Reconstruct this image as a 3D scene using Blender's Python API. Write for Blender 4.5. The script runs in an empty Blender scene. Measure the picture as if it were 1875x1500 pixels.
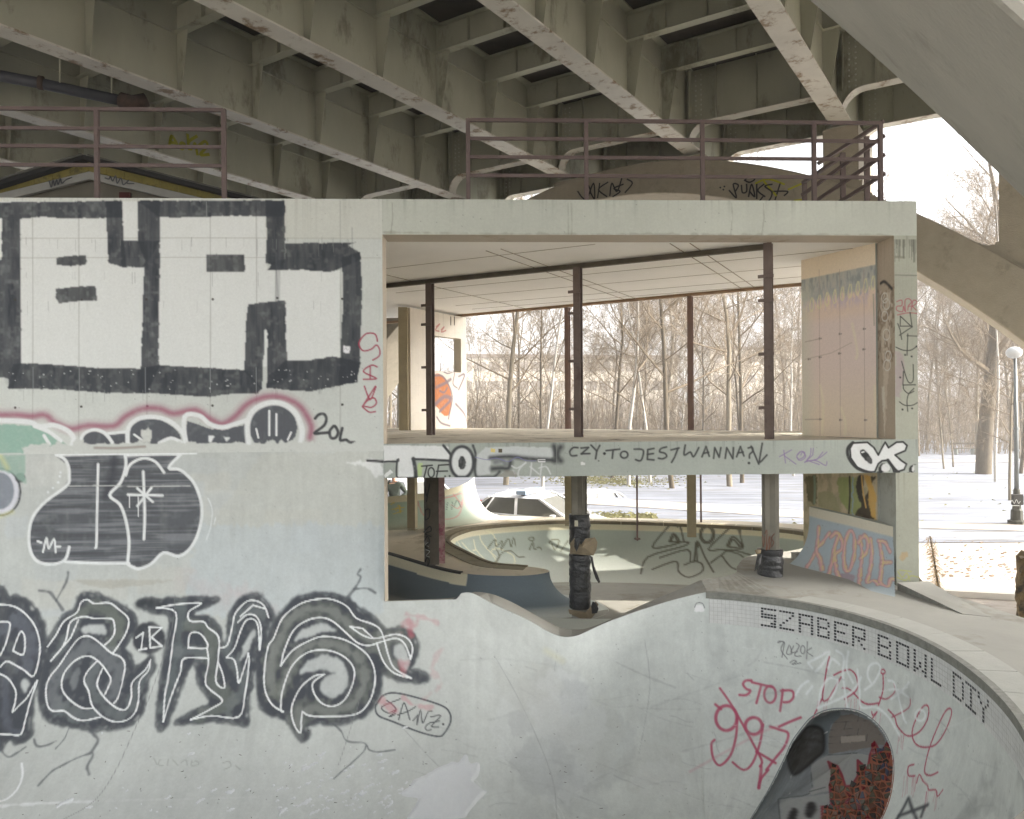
import bpy, bmesh, math, random
import numpy as np
from mathutils import Vector, Matrix
from mathutils.bvhtree import BVHTree
from mathutils.geometry import delaunay_2d_cdt
S = bpy.context.scene
COL = S.collection
# ------------------------------------------------------------------ camera
F = 1409.0                      # focal length in photo pixels (1875 x 1500)
cd = bpy.data.cameras.new('camera'); cam = bpy.data.objects.new('camera', cd); COL.objects.link(cam)
cd.sensor_width = 36.0; cd.lens = 36.0*F/1875.0; cd.clip_end = 2000; cd.clip_start = 0.05
ROLL = math.radians(-0.40)
RM = (Matrix.Rotation(math.radians(90), 3, 'X') @ Matrix.Rotation(ROLL, 3, 'Z'))
cam.matrix_world = RM.to_4x4()
S.camera = cam
# ------------------------------------------------------------------ sky, sun, exposure
SUN_EL = math.radians(30)
SUN_DIR = Vector((0.993*math.cos(SUN_EL), -0.118*math.cos(SUN_EL), math.sin(SUN_EL))).normalized()
w = bpy.data.worlds.new('World'); S.world = w; w.use_nodes = True
nt = w.node_tree; bg = nt.nodes['Background']
sky = nt.nodes.new('ShaderNodeTexSky'); sky.sky_type = 'NISHITA'; sky.sun_disc = False
sky.sun_elevation = SUN_EL; sky.sun_rotation = math.atan2(SUN_DIR.x, SUN_DIR.y)
sky.air_density = 1.0; sky.dust_density = 6.0; sky.ozone_density = 1.0
hs = nt.nodes.new('ShaderNodeHueSaturation'); hs.inputs['Saturation'].default_value = 0.18   # thin high cloud: a pale sky
nt.links.new(sky.outputs[0], hs.inputs['Color']); nt.links.new(hs.outputs[0], bg.inputs[0]); bg.inputs[1].default_value = 0.15
sl = bpy.data.lights.new('sun', 'SUN'); sun = bpy.data.objects.new('sun', sl); COL.objects.link(sun)
sl.energy = 2.0; sl.angle = math.radians(0.5); sl.color = (1.0, 0.93, 0.83)
sun.rotation_euler = SUN_DIR.to_track_quat('Z', 'Y').to_euler()
S.view_settings.view_transform = 'Standard'; S.view_settings.look = 'None'
S.view_settings.exposure = 2.4; S.view_settings.gamma = 1.0
S.cycles.max_bounces = 12; S.cycles.diffuse_bounces = 8
rnd = random.Random(7); nr = np.random.RandomState(11)

# ------------------------------------------------------------------ measuring helpers
def ray(px, py):                # unit-depth direction through a photo pixel
    v = RM @ Vector(((px-937.5)/F, (750-py)/F, -1.0)); return v/v.y
def P(px, py, d):
    r = ray(px, py); return Vector((r.x*d, d, r.z*d))
def Pz(px, py, z):              # point at a known height
    r = ray(px, py); d = z/r.z; return Vector((r.x*d, d, z))
def lin(c):                     # 0..255 display colour -> linear albedo
    a = np.asarray(c, float)/255.0
    return np.where(a <= 0.04045, a/12.92, ((a+0.055)/1.055)**2.4)*0.95
# ------------------------------------------------------------------ materials
MATS = {}
def mat(name, col, rough=0.85, var=0.12, scale=3.0, bump=0.15, metal=0.0, col2=None, amt2=0.0, scale2=1.0, bscale=None, spec=0.3, stretch=(1,1,1)):
    if name in MATS: return MATS[name]
    m = bpy.data.materials.new(name); m.use_nodes = True; n = m.node_tree.nodes; l = m.node_tree.links
    b = n['Principled BSDF']; b.inputs['Roughness'].default_value = rough; b.inputs['Metallic'].default_value = metal
    b.inputs['Specular IOR Level'].default_value = spec
    tc = n.new('ShaderNodeTexCoord'); mp = n.new('ShaderNodeMapping'); mp.inputs['Scale'].default_value = stretch
    l.new(tc.outputs['Object'], mp.inputs[0])
    c = lin(col)
    nz = n.new('ShaderNodeTexNoise'); nz.inputs['Scale'].default_value = scale; nz.inputs['Detail'].default_value = 8; nz.inputs['Roughness'].default_value = 0.65
    l.new(mp.outputs[0], nz.inputs['Vector'])
    mr = n.new('ShaderNodeMapRange'); mr.inputs[1].default_value = 0.3; mr.inputs[2].default_value = 0.7
    mr.inputs[3].default_value = 1-var; mr.inputs[4].default_value = 1+var; l.new(nz.outputs[0], mr.inputs[0])
    mx = n.new('ShaderNodeMix'); mx.data_type = 'RGBA'; mx.inputs[6].default_value = (*c, 1); mx.inputs[7].default_value = (*c, 1); mx.inputs[0].default_value = 0
    if col2 is not None:
        mx.inputs[7].default_value = (*lin(col2), 1)
        n2 = n.new('ShaderNodeTexNoise'); n2.inputs['Scale'].default_value = scale2; n2.inputs['Detail'].default_value = 10; n2.inputs['Roughness'].default_value = 0.7
        l.new(mp.outputs[0], n2.inputs['Vector'])
        r2 = n.new('ShaderNodeMapRange'); r2.inputs[1].default_value = 0.62-amt2*0.3; r2.inputs[2].default_value = 0.72-amt2*0.3
        l.new(n2.outputs[0], r2.inputs[0]); l.new(r2.outputs[0], mx.inputs[0])
    vm = n.new('ShaderNodeVectorMath'); vm.operation = 'SCALE'
    l.new(mx.outputs[2], vm.inputs[0]); l.new(mr.outputs[0], vm.inputs['Scale']); l.new(vm.outputs[0], b.inputs['Base Color'])
    if bump:
        n3 = n.new('ShaderNodeTexNoise'); n3.inputs['Scale'].default_value = bscale or scale*8; n3.inputs['Detail'].default_value = 6
        l.new(mp.outputs[0], n3.inputs['Vector'])
        bp = n.new('ShaderNodeBump'); bp.inputs['Strength'].default_value = bump; bp.inputs['Distance'].default_value = 0.02
        l.new(n3.outputs[0], bp.inputs['Height']); l.new(bp.outputs[0], b.inputs['Normal'])
    MATS[name] = m; return m
def paint_mat(name, rough=0.8, bump=0.12, var=0.06, scale=4.0, spec=0.3):
    if name in MATS: return MATS[name]
    m = bpy.data.materials.new(name); m.use_nodes = True; n = m.node_tree.nodes; l = m.node_tree.links
    b = n['Principled BSDF']; b.inputs['Roughness'].default_value = rough; b.inputs['Specular IOR Level'].default_value = spec
    at = n.new('ShaderNodeAttribute'); at.attribute_name = 'paint'
    tc = n.new('ShaderNodeTexCoord')
    nz = n.new('ShaderNodeTexNoise'); nz.inputs['Scale'].default_value = scale*8; nz.inputs['Detail'].default_value = 9; nz.inputs['Roughness'].default_value = 0.7
    l.new(tc.outputs['Object'], nz.inputs['Vector'])
    mr = n.new('ShaderNodeMapRange'); mr.inputs[1].default_value = 0.3; mr.inputs[2].default_value = 0.7; mr.inputs[3].default_value = 1-var; mr.inputs[4].default_value = 1+var
    l.new(nz.outputs[0], mr.inputs[0])
    vm = n.new('ShaderNodeVectorMath'); vm.operation = 'SCALE'
    l.new(at.outputs['Color'], vm.inputs[0]); l.new(mr.outputs[0], vm.inputs['Scale']); l.new(vm.outputs[0], b.inputs['Base Color'])
    n3 = n.new('ShaderNodeTexNoise'); n3.inputs['Scale'].default_value = 14; n3.inputs['Detail'].default_value = 8
    l.new(tc.outputs['Object'], n3.inputs['Vector'])
    bp = n.new('ShaderNodeBump'); bp.inputs['Strength'].default_value = bump; bp.inputs['Distance'].default_value = 0.02
    l.new(n3.outputs[0], bp.inputs['Height']); l.new(bp.outputs[0], b.inputs['Normal'])
    MATS[name] = m; return m
# ------------------------------------------------------------------ object helpers
def thing(name, label, cat, loc=(0, 0, 0), rotz=0, group=None):
    o = bpy.data.objects.new(name, None); COL.objects.link(o); o.location = loc; o.rotation_euler = (0, 0, rotz)
    o.empty_display_size = 0.2
    o['label'] = label; o['category'] = cat
    if group: o['group'] = group
    return o
def tag(o, label=None, cat=None, group=None, kind=None):
    if label: o['label'] = label
    if cat: o['category'] = cat
    if group: o['group'] = group
    if kind: o['kind'] = kind
    return o
def wloc(par):
    v = Vector((0, 0, 0))
    while par is not None: v += Vector(par.location); par = par.parent
    return v
class MB:
    def __init__(s): s.v = []; s.f = []
    def add(s, vs, fs):
        b = len(s.v); s.v += [tuple(v) for v in vs]; s.f += [tuple(b+i for i in f) for f in fs]
    def hexa(s, p): s.add(p, [(0,3,2,1),(4,5,6,7),(0,1,5,4),(1,2,6,5),(2,3,7,6),(3,0,4,7)])
    def box(s, c, d, rz=0.0):
        x, y, z = d[0]/2, d[1]/2, d[2]/2; ca, sa = math.cos(rz), math.sin(rz)
        q = [(-x,-y,-z),(x,-y,-z),(x,y,-z),(-x,y,-z),(-x,-y,z),(x,-y,z),(x,y,z),(-x,y,z)]
        s.hexa([(c[0]+a*ca-b*sa, c[1]+a*sa+b*ca, c[2]+e) for a, b, e in q])
    def prism(s, poly, z0, z1):
        n = len(poly); z0 = z0 if hasattr(z0, '__len__') else [z0]*n; z1 = z1 if hasattr(z1, '__len__') else [z1]*n
        vs = [(p[0], p[1], z0[i]) for i, p in enumerate(poly)]+[(p[0], p[1], z1[i]) for i, p in enumerate(poly)]
        s.add(vs, [tuple(range(n))[::-1], tuple(range(n, 2*n))]+[(i, (i+1) % n, n+(i+1) % n, n+i) for i in range(n)])
    def tube(s, pts, rs, n=6, cap=True):
        pts = [Vector(p) for p in pts]; b0 = len(s.v)
        if not hasattr(rs, '__len__'): rs = [rs]*len(pts)
        up = Vector((0, 0, 1)); k = len(pts)
        for i, p in enumerate(pts):
            t = (pts[min(i+1, k-1)]-pts[max(i-1, 0)]).normalized()
            a = t.cross(up if abs(t.z) < 0.9 else Vector((1, 0, 0))).normalized(); b = t.cross(a)
            for j in range(n):
                an = 2*math.pi*j/n
                s.v.append(tuple(p+(a*math.cos(an)+b*math.sin(an))*rs[i]))
        for i in range(k-1):
            for j in range(n):
                s.f.append((b0+i*n+j, b0+i*n+(j+1) % n, b0+(i+1)*n+(j+1) % n, b0+(i+1)*n+j))
        if cap: s.f.append(tuple(b0+j for j in range(n))[::-1]); s.f.append(tuple(b0+(k-1)*n+j for j in range(n)))
    def bar(s, a, b, w, h):             # rectangular bar a->b
        a = Vector(a); b = Vector(b); t = (b-a).normalized()
        sd = t.cross(Vector((0, 0, 1)) if abs(t.z) < 0.95 else Vector((0, 1, 0))).normalized()*w/2; u = sd.cross(t).normalized()*h/2
        s.hexa([a-sd-u, a+sd-u, a+sd+u, a-sd+u, b-sd-u, b+sd-u, b+sd+u, b-sd+u])
    def build(s, name, m, par=None, smooth=False, bevel=0, fix=True):
        me = bpy.data.meshes.new(name); off = wloc(par)
        me.from_pydata([(x-off.x, y-off.y, z-off.z) for x, y, z in s.v], [], s.f)
        if fix:
            bm = bmesh.new(); bm.from_mesh(me); bmesh.ops.recalc_face_normals(bm, faces=bm.faces[:]); bm.to_mesh(me); bm.free()
        me.materials.append(m); me.update()
        if smooth: me.polygons.foreach_set('use_smooth', [True]*len(me.polygons))
        o = bpy.data.objects.new(name, me); COL.objects.link(o)
        if par: o.parent = par
        if bevel:
            md = o.modifiers.new('bevel', 'BEVEL'); md.width = bevel; md.segments = 2; md.limit_method = 'ANGLE'
        return o
def copy_tree(o, par=None):
    c = o.copy(); COL.objects.link(c)
    if par: c.parent = par
    for ch in list(o.children): copy_tree(ch, c)
    return c
# ------------------------------------------------------------------ painted grids
def vnoise(shape, cell, seed, octv=3):
    r = np.random.RandomState(seed); out = np.zeros(shape); a = 1.0; tot = 0
    cell = cell if hasattr(cell, '__len__') else (cell, cell)
    for o in range(octv):
        ci = max(cell[0]/2**o, 1.01); cj = max(cell[1]/2**o, 1.01)
        gi, gj = int(shape[0]/ci)+3, int(shape[1]/cj)+3
        g = r.rand(gi, gj); x = np.arange(shape[0])/ci; y = np.arange(shape[1])/cj
        xi = x.astype(int); yi = y.astype(int); fx = x-xi; fy = y-yi; fx = fx*fx*(3-2*fx); fy = fy*fy*(3-2*fy)
        A = g[xi][:, yi]; B = g[xi+1][:, yi]; C_ = g[xi][:, yi+1]; D = g[xi+1][:, yi+1]
        fx = fx[:, None]; fy = fy[None, :]
        out += a*((A*(1-fx)+B*fx)*(1-fy)+(C_*(1-fx)+D*fx)*fy); tot += a; a *= 0.55
    return out/tot
def catmull(pts, sub=5, closed=False):
    p = np.asarray(pts, float)
    if len(p) < 3: return p
    n = len(p); out = []
    rng = range(n if closed else n-1)
    for i in rng:
        if closed: a, b, c, d = p[(i-1) % n], p[i], p[(i+1) % n], p[(i+2) % n]
        else: a, b, c, d = p[max(i-1, 0)], p[i], p[i+1], p[min(i+2, n-1)]
        for k in range(sub):
            t = k/sub
            out.append(0.5*((2*b)+(-a+c)*t+(2*a-5*b+4*c-d)*t*t+(-a+3*b-3*c+d)*t**3))
    out.append(p[0] if closed else p[-1]); return np.array(out)
def Z(x0, y0, s):
    return lambda pts: [(x0+x/s, y0+y/s) for x, y in pts]
def ell(cx, cy, rx, ry, n=16, tilt=0, a0=0, a1=360):
    o = []
    for i in range(n+1):
        a = math.radians(a0+(a1-a0)*i/n); x = rx*math.cos(a); y = ry*math.sin(a); t = math.radians(tilt)
        o.append((cx+x*math.cos(t)-y*math.sin(t), cy+x*math.sin(t)+y*math.cos(t)))
    return o
class Grid:
    def __init__(s, V, base=(186, 190, 184)):
        s.V = np.asarray(V, float); s.ni, s.nj = s.V.shape[:2]
        s.C = np.tile(lin(base), (s.ni, s.nj, 1)); s.keep = None; s.bvh = None
        s.N1 = vnoise((s.ni, s.nj), 6, 5, 2); s.N2 = vnoise((s.ni, s.nj), (5, 26), 9, 3)
    def mkbvh(s):
        st = max(1, int(math.sqrt(s.ni*s.nj/16000.0)))
        s.I = sorted(set(list(range(0, s.ni, st))+[s.ni-1])); s.J = sorted(set(list(range(0, s.nj, st))+[s.nj-1]))
        W = s.V[np.ix_(s.I, s.J)].reshape(-1, 3); m = len(s.J)
        s.cell = [(i, j) for i in range(len(s.I)-1) for j in range(m-1)]
        fs = [(i*m+j, (i+1)*m+j, (i+1)*m+j+1, i*m+j+1) for i, j in s.cell]
        s.bvh = BVHTree.FromPolygons([Vector(v) for v in W], fs); s.W = W
    def hit(s, pts):
        if s.bvh is None: s.mkbvh()
        R = []; IJ = []
        for px, py in pts:
            d = ray(px, py); h = s.bvh.ray_cast(Vector((0, 0, 0)), d.normalized())
            if h[0] is None:
                h = s.bvh.find_nearest(d*(np.mean(s.V[..., 1])))
            i, j = s.cell[h[2]]; i0, i1, j0, j1 = s.I[i], s.I[i+1], s.J[j], s.J[j+1]
            a = Vector(s.V[i0, j0]); u = Vector(s.V[i1, j0])-a; v = Vector(s.V[i0, j1])-a; q = h[0]-a
            uu, uv, vv, qu, qv = u.dot(u), u.dot(v), v.dot(v), q.dot(u), q.dot(v); D = uu*vv-uv*uv or 1e-9
            fi = min(max((qu*vv-qv*uv)/D, -.5), 1.5); fj = min(max((qv*uu-qu*uv)/D, -.5), 1.5)
            R.append(tuple(h[0])); IJ.append((i0+fi*(i1-i0), j0+fj*(j1-j0)))
        return np.array(R), np.array(IJ)
    def sub(s, IJ, mi, mj):
        i0 = max(int(IJ[:, 0].min()-mi), 0); i1 = min(int(IJ[:, 0].max()+mi)+2, s.ni)
        j0 = max(int(IJ[:, 1].min()-mj), 0); j1 = min(int(IJ[:, 1].max()+mj)+2, s.nj)
        return i0, i1, j0, j1
    def mix(s, sl, a, col):
        c = lin(col); v = s.C[sl]; s.C[sl] = v+(c-v)*a[..., None]
    def stroke(s, pts, w, col, soft=0.35, alpha=1.0, smooth=True, closed=False, rough=0.0):
        pts = catmull(pts, 4, closed) if smooth else np.asarray(pts, float)
        if closed and not smooth: pts = np.vstack([pts, pts[:1]])
        Rp, IJ = s.hit(pts); d = Rp[:, 1].mean(); r = w*d/F/2; sf = max(soft*r, 0.004)
        ci = int(min(max(IJ[:, 0].mean(), 1), s.ni-2)); cj = int(min(max(IJ[:, 1].mean(), 1), s.nj-2))
        di = np.linalg.norm(s.V[ci+1, cj]-s.V[ci, cj])+1e-6; dj = np.linalg.norm(s.V[ci, cj+1]-s.V[ci, cj])+1e-6
        for k in range(0, len(Rp)-1, 6):
            seg = Rp[k:k+7]; ij = IJ[k:k+7]
            i0, i1, j0, j1 = s.sub(ij, (r+sf)*1.6/di+2, (r+sf)*1.6/dj+2)
            if i1 <= i0 or j1 <= j0: continue
            V = s.V[i0:i1, j0:j1]; D = np.full(V.shape[:2], 1e9)
            for a, b in zip(seg[:-1], seg[1:]):
                ab = b-a; L = ab.dot(ab)
                t = np.clip(((V-a) @ ab)/(L or 1e-9), 0, 1); D = np.minimum(D, np.linalg.norm(V-a-t[..., None]*ab, axis=2))
            if rough: D = D+(s.N1[i0:i1, j0:j1]-0.5)*rough*r*2
            al = np.clip((r+sf-D)/(2*sf), 0, 1)*alpha
            # avoid double blending of chained chunks
            key = s.__dict__.setdefault('acc', {})
            s.mixacc((i0, i1, j0, j1), al, col)
        s.flush(col)
    def mixacc(s, b, al, col):
        if not hasattr(s, 'AL') or s.AL is None: s.AL = np.zeros((s.ni, s.nj)); s.bb = list(b)
        i0, i1, j0, j1 = b; s.AL[i0:i1, j0:j1] = np.maximum(s.AL[i0:i1, j0:j1], al)
        s.bb = [min(s.bb[0], i0), max(s.bb[1], i1), min(s.bb[2], j0), max(s.bb[3], j1)]
    def flush(s, col):
        if getattr(s, 'AL', None) is None: return
        i0, i1, j0, j1 = s.bb; sl = (slice(i0, i1), slice(j0, j1)); s.mix(sl, s.AL[sl]*np.clip(.80+.5*s.N1[sl], 0, 1), col); s.AL[sl] = 0; s.bb = [10**9, 0, 10**9, 0]
    def inside(s, pts, smooth=False, rough=0.0):
        pts = catmull(pts, 4, True) if smooth else pts
        _, IJ = s.hit(pts); i0, i1, j0, j1 = s.sub(IJ, 4, 4)
        I, J = np.meshgrid(np.arange(i0, i1, dtype=float), np.arange(j0, j1, dtype=float), indexing='ij')
        if rough:
            I = I+(s.N1[i0:i1, j0:j1]-0.5)*rough; J = J+(s.N2[i0:i1, j0:j1]-0.5)*rough
        ins = np.zeros(I.shape, bool); n = len(IJ)
        for k in range(n):
            a = IJ[k]; b = IJ[(k+1) % n]
            if a[1] == b[1]: continue
            c = ((a[1] > J) != (b[1] > J)) & (I < (b[0]-a[0])*(J-a[1])/(b[1]-a[1])+a[0]); ins ^= c
        return (slice(i0, i1), slice(j0, j1)), ins
    def fill(s, pts, col, alpha=1.0, smooth=False, rough=2.0, mod=0.0, blur=1):
        sl, ins = s.inside(pts, smooth, rough); a = ins.astype(float)
        for _ in range(blur):
            p = np.pad(a, 1, mode='edge'); a = (p[:-2, 1:-1]+p[2:, 1:-1]+p[1:-1, :-2]+p[1:-1, 2:]+2*p[1:-1, 1:-1])/6
        a = a*alpha*np.clip(.84+.36*s.N1[sl], 0, 1)
        if mod: a = a*np.clip(1-mod*(s.N2[sl]*1.6-0.3), 0, 1)
        s.mix(sl, a, col)
    def dot(s, x, y, r, col, soft=0.3, alpha=1): s.stroke([(x, y), (x+.3, y)], 2*r, col, soft, alpha, False)
    def build(s, name, m, par=None, kind=None):
        ni, nj = s.ni, s.nj; off = wloc(par)
        co = (s.V-np.array(off)).reshape(-1, 3)
        idx = np.arange(ni*nj).reshape(ni, nj)
        q = np.stack([idx[:-1, :-1], idx[1:, :-1], idx[1:, 1:], idx[:-1, 1:]], -1).reshape(-1, 4)
        if s.keep is not None: q = q[s.keep.reshape(-1)]
        me = bpy.data.meshes.new(name); nq = len(q)
        me.vertices.add(len(co)); me.vertices.foreach_set('co', co.astype(np.float32).ravel())
        me.loops.add(nq*4); me.loops.foreach_set('vertex_index', q.astype(np.int32).ravel())
        me.polygons.add(nq); me.polygons.foreach_set('loop_start', (np.arange(nq)*4).astype(np.int32))
        me.polygons.foreach_set('loop_total', np.full(nq, 4, np.int32))
        me.polygons.foreach_set('use_smooth', np.ones(nq, bool))
        me.update(calc_edges=True)
        at = me.color_attributes.new('paint', 'FLOAT_COLOR', 'POINT')
        at.data.foreach_set('color', np.concatenate([np.clip(s.C, 0.003, 0.9), np.ones((ni, nj, 1))], -1).astype(np.float32).ravel())
        me.materials.append(m); o = bpy.data.objects.new(name, me); COL.objects.link(o)
        if par: o.parent = par
        return o
def planegrid(a, b, z0, z1, step, base=(186, 190, 184)):     # vertical plane from plan point a to plan point b
    a = np.array(a, float); b = np.array(b, float); L = np.linalg.norm(b-a); n = int(L/step)+2; m = int((z1-z0)/step)+2
    t = np.linspace(0, 1, n); z = np.linspace(z1, z0, m)
    V = np.zeros((n, m, 3)); V[..., 0] = (a[0]+(b[0]-a[0])*t)[:, None]; V[..., 1] = (a[1]+(b[1]-a[1])*t)[:, None]; V[..., 2] = z[None, :]
    return Grid(V, base)
# ================================================================== materials used below
m_conc = mat('concrete', (178, 181, 172), var=0.10, scale=2.2, bump=0.2, col2=(150, 150, 138), amt2=0.25, scale2=1.1)
m_conc_w = mat('warm_concrete', (186, 176, 160), var=0.07, scale=1.4, bump=0.1, col2=(160, 148, 128), amt2=0.2, scale2=0.9)
m_ceil = mat('board_marked_ceiling', (242, 240, 234), var=0.05, scale=0.8, bump=0.08)
m_floor = mat('dusty_floor', (204, 196, 178), var=0.12, scale=2.5, bump=0.2, col2=(120, 110, 92), amt2=0.25, scale2=1.5)
m_arch = mat('rough_render', (146, 138, 122), var=0.08, scale=6, bump=0.45, bscale=45, col2=(132, 125, 110), amt2=0.2, scale2=2.5)
m_arch2 = mat('pale_concrete_arch', (172, 169, 158), var=0.08, scale=2.0, bump=0.3, bscale=30, col2=(156, 152, 142), amt2=0.25, scale2=1.3)
m_steel = mat('painted_steel', (166, 166, 148), rough=0.6, var=0.10, scale=1.2, bump=0.08, col2=(128, 127, 110), amt2=0.22, scale2=1.3, stretch=(1, 1, .45))
m_flange = mat('rust_streaked_flange', (198, 195, 184), rough=0.6, var=0.10, scale=1.5, bump=0.12, col2=(132, 112, 88), amt2=0.30, scale2=2.6)
m_slab = mat('dark_deck_slab', (66, 62, 54), var=0.3, scale=1.2, bump=0.3, col2=(55, 50, 42), amt2=0.4, scale2=0.7)
m_red = mat('red_brown_paint', (104, 84, 78), rough=0.55, var=0.10, scale=5, bump=0.1)
m_rail = mat('railing_paint', (96, 82, 78), rough=0.55, var=0.12, scale=6, bump=0.1)
m_deck2 = mat('brightened_deck', (222, 212, 192), var=0.10, scale=1.3, bump=0.12, col2=(176, 162, 136), amt2=0.3, scale2=0.9)  # brightened copy of the deck colour, makes up for shade under the slab
m_deck = mat('skate_deck', (168, 166, 157), var=0.08, scale=1.3, bump=0.12, col2=(146, 142, 130), amt2=0.3, scale2=0.9)
m_cope = mat('coping_paver', (182, 182, 174), var=0.07, scale=4, bump=0.2)
m_copedk = mat('dark_coping_edge', (138, 138, 130), var=0.25, scale=14, bump=0.4, rough=0.7)
m_pole = mat('grey_post', (128, 124, 112), var=0.12, scale=5, bump=0.15)
m_beige = mat('beige_post', (160, 148, 120), var=0.12, scale=5, bump=0.15)
m_paint = paint_mat('painted_concrete')
m_ceilline = mat('ceiling_joint', (150, 138, 120), var=0.3, scale=5, bump=0)
m_tag = mat('black_spray', (38, 38, 40), var=0.2, scale=20, bump=0, rough=0.7)
m_yel = mat('yellow_spray', (160, 158, 40), var=0.15, scale=20, bump=0, rough=0.7)

# ================================================================== the steel bridge and its concrete bents
NN = Vector((0.5523, 0.8336)); QQ = Vector((0.8336, -0.5523))
def B(c, p, z): return Vector((NN.x*c+QQ.x*p, NN.y*c+QQ.y*p, z))
def cbox(m, c0, c1, p0, p1, z0, z1):
    m.hexa([B(c0, p0, z0), B(c0, p1, z0), B(c1, p1, z0), B(c1, p0, z0), B(c0, p0, z1), B(c0, p1, z1), B(c1, p1, z1), B(c1, p0, z1)])
ZG = 5.80; ZX = 6.94; ZT = 7.50
GP = [-22.9, -19.6, -16.3, -12.9, -9.5, -6.2, -3.05, 0.19, 3.5]
CEND = 19.7
bridge = thing('steel_bridge', 'grey steel girder bridge deck passing overhead above the skate park', 'bridge', B(8, -6, ZG))
XC = [15.05-1.66*k for k in range(8)]
for gi, p in enumerate(GP):
    m = MB(); cbox(m, 2.3, CEND, p-.011, p+.011, ZG+.03, ZT)
    cbox(m, 2.3, 15.9, p+.014, p+.05, ZX-.012, ZX+.004)       # longitudinal ledge on the web
    g = m.build('girder', m_steel, bridge)
    m = MB(); cbox(m, 2.3, CEND, p-.20, p+.20, ZG, ZG+.03); m.build('bottom_flange', m_flange, g)
    m = MB(); cbox(m, 2.3, CEND, p-.16, p+.16, ZT-.03, ZT-.002); m.build('top_flange', m_steel, g)
    for sgn in (1, -1):
        if p > 0.5: continue
        if sgn < 0 and p < -19: continue
        for c in XC:
            m = MB(); q0 = p+sgn*.012
            pr = [(q0, ZG+.035), (p+sgn*.15, ZG+.035), (p+sgn*.34, ZX-.004), (q0, ZX-.004)]
            m.add([B(c-.008, a, z) for a, z in pr]+[B(c+.008, a, z) for a, z in pr], [(0, 1, 2, 3), (7, 6, 5, 4), (0, 4, 5, 1), (1, 5, 6, 2), (2, 6, 7, 3), (3, 7, 4, 0)])
            m.build('stiffener', m_steel, g)
for k in range(len(GP)-1):
    pa, pb = GP[k]+.012, GP[k+1]-.012
    for c in XC:
        m = MB(); cbox(m, c-.10, c+.10, pa, pb, ZX, ZX+.016)
        cbox(m, c-.006, c+.006, pa, pb, ZX+.018, ZT-.06)
        cbox(m, c-.11, c+.11, pa, pb, ZT-.055, ZT-.035)
        for t in (.25, .5, .75): cbox(m, c-.09, c-.008, pa+(pb-pa)*t-.008, pa+(pb-pa)*t+.008, ZX+.02, ZT-.06)
        m.build('cross_beam', m_steel, bridge)
m = MB()
for c0 in np.arange(2.3, CEND-.5, 2.0):
    cbox(m, c0, min(c0+1.985, CEND), -55, 26, ZT, ZT+.28)
cbox(m, -12, 2.29, -55, -5.0, ZT, ZT+.28)  # unseen rear slab piece, added to darken the left side
m.build('deck_slab', m_slab, bridge)
m = MB(); cbox(m, 2.0, CEND+.3, -55.0, 26.0, ZT+.285, ZT+.6); m.build('road_surface', m_slab, bridge)
# the side that carries on beyond the near bent, with its last girders
m = MB(); cbox(m, 2.3, CEND, 25.6, 26.1, ZG, ZT); m.build('edge_girder', m_steel, bridge)
# cross frames over the far bent with round cornered openings
def frame(c, m_):
    for k in range(len(GP)-1):
        a, b = GP[k]+.0125, GP[k+1]-.0125; zt = 6.28; R = .42
        path = [(a, ZG+.04)]
        for i in range(9):
            t = math.radians(180-90*i/8); path.append((a+.10+R+R*math.cos(t), zt-R+R*math.sin(t)))
        for i in range(9):
            t = math.radians(90-90*i/8); path.append((b-.10-R+R*math.cos(t), zt-R+R*math.sin(t)))
        path.append((b, ZG+.04))
        m = MB(); n = len(path)
        for i in range(n-1):
            (p0, z0), (p1, z1) = path[i], path[i+1]
            if abs(p1-p0) < 1e-4: continue
            m.hexa([B(c, p0, z0), B(c, p1, z1), B(c+.014, p1, z1), B(c+.014, p0, z0), B(c, p0, ZT-.035), B(c, p1, ZT-.035), B(c+.014, p1, ZT-.035), B(c+.014, p0, ZT-.035)])
        for t in (.22, .5, .78):
            cbox(m, c-.09, c-.002, a+(b-a)*t-.008, a+(b-a)*t+.008, zt+.02, ZT-.04)
        cbox(m, c-.16, c-.002, a+(b-a)*0+.10, a+.12, ZG+.5, ZT-.04)
        fr = m.build('cross_frame', m_, bridge)
        m = MB()
        for i in range(1, n-2):
            (p0, z0), (p1, z1) = path[i], path[i+1]
            m.hexa([B(c-.14, p0, z0-.015), B(c-.14, p1, z1-.015), B(c+.16, p1, z1-.015), B(c+.16, p0, z0-.015), B(c-.14, p0, z0), B(c-.14, p1, z1), B(c+.16, p1, z1), B(c+.16, p0, z0)])
        m.build('opening_flange', m_flange, fr)
        m = MB()
        for zz in np.arange(ZG+.55, ZT-.15, .11):
            for dp in (.22, .34): m.tube([B(c-.02, a+dp, zz), B(c-.001, a+dp, zz)], .018, 6)
        m.build('bolt_row', m_cope, fr)
frame(16.45, m_steel); frame(18.9, m_steel)
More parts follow.
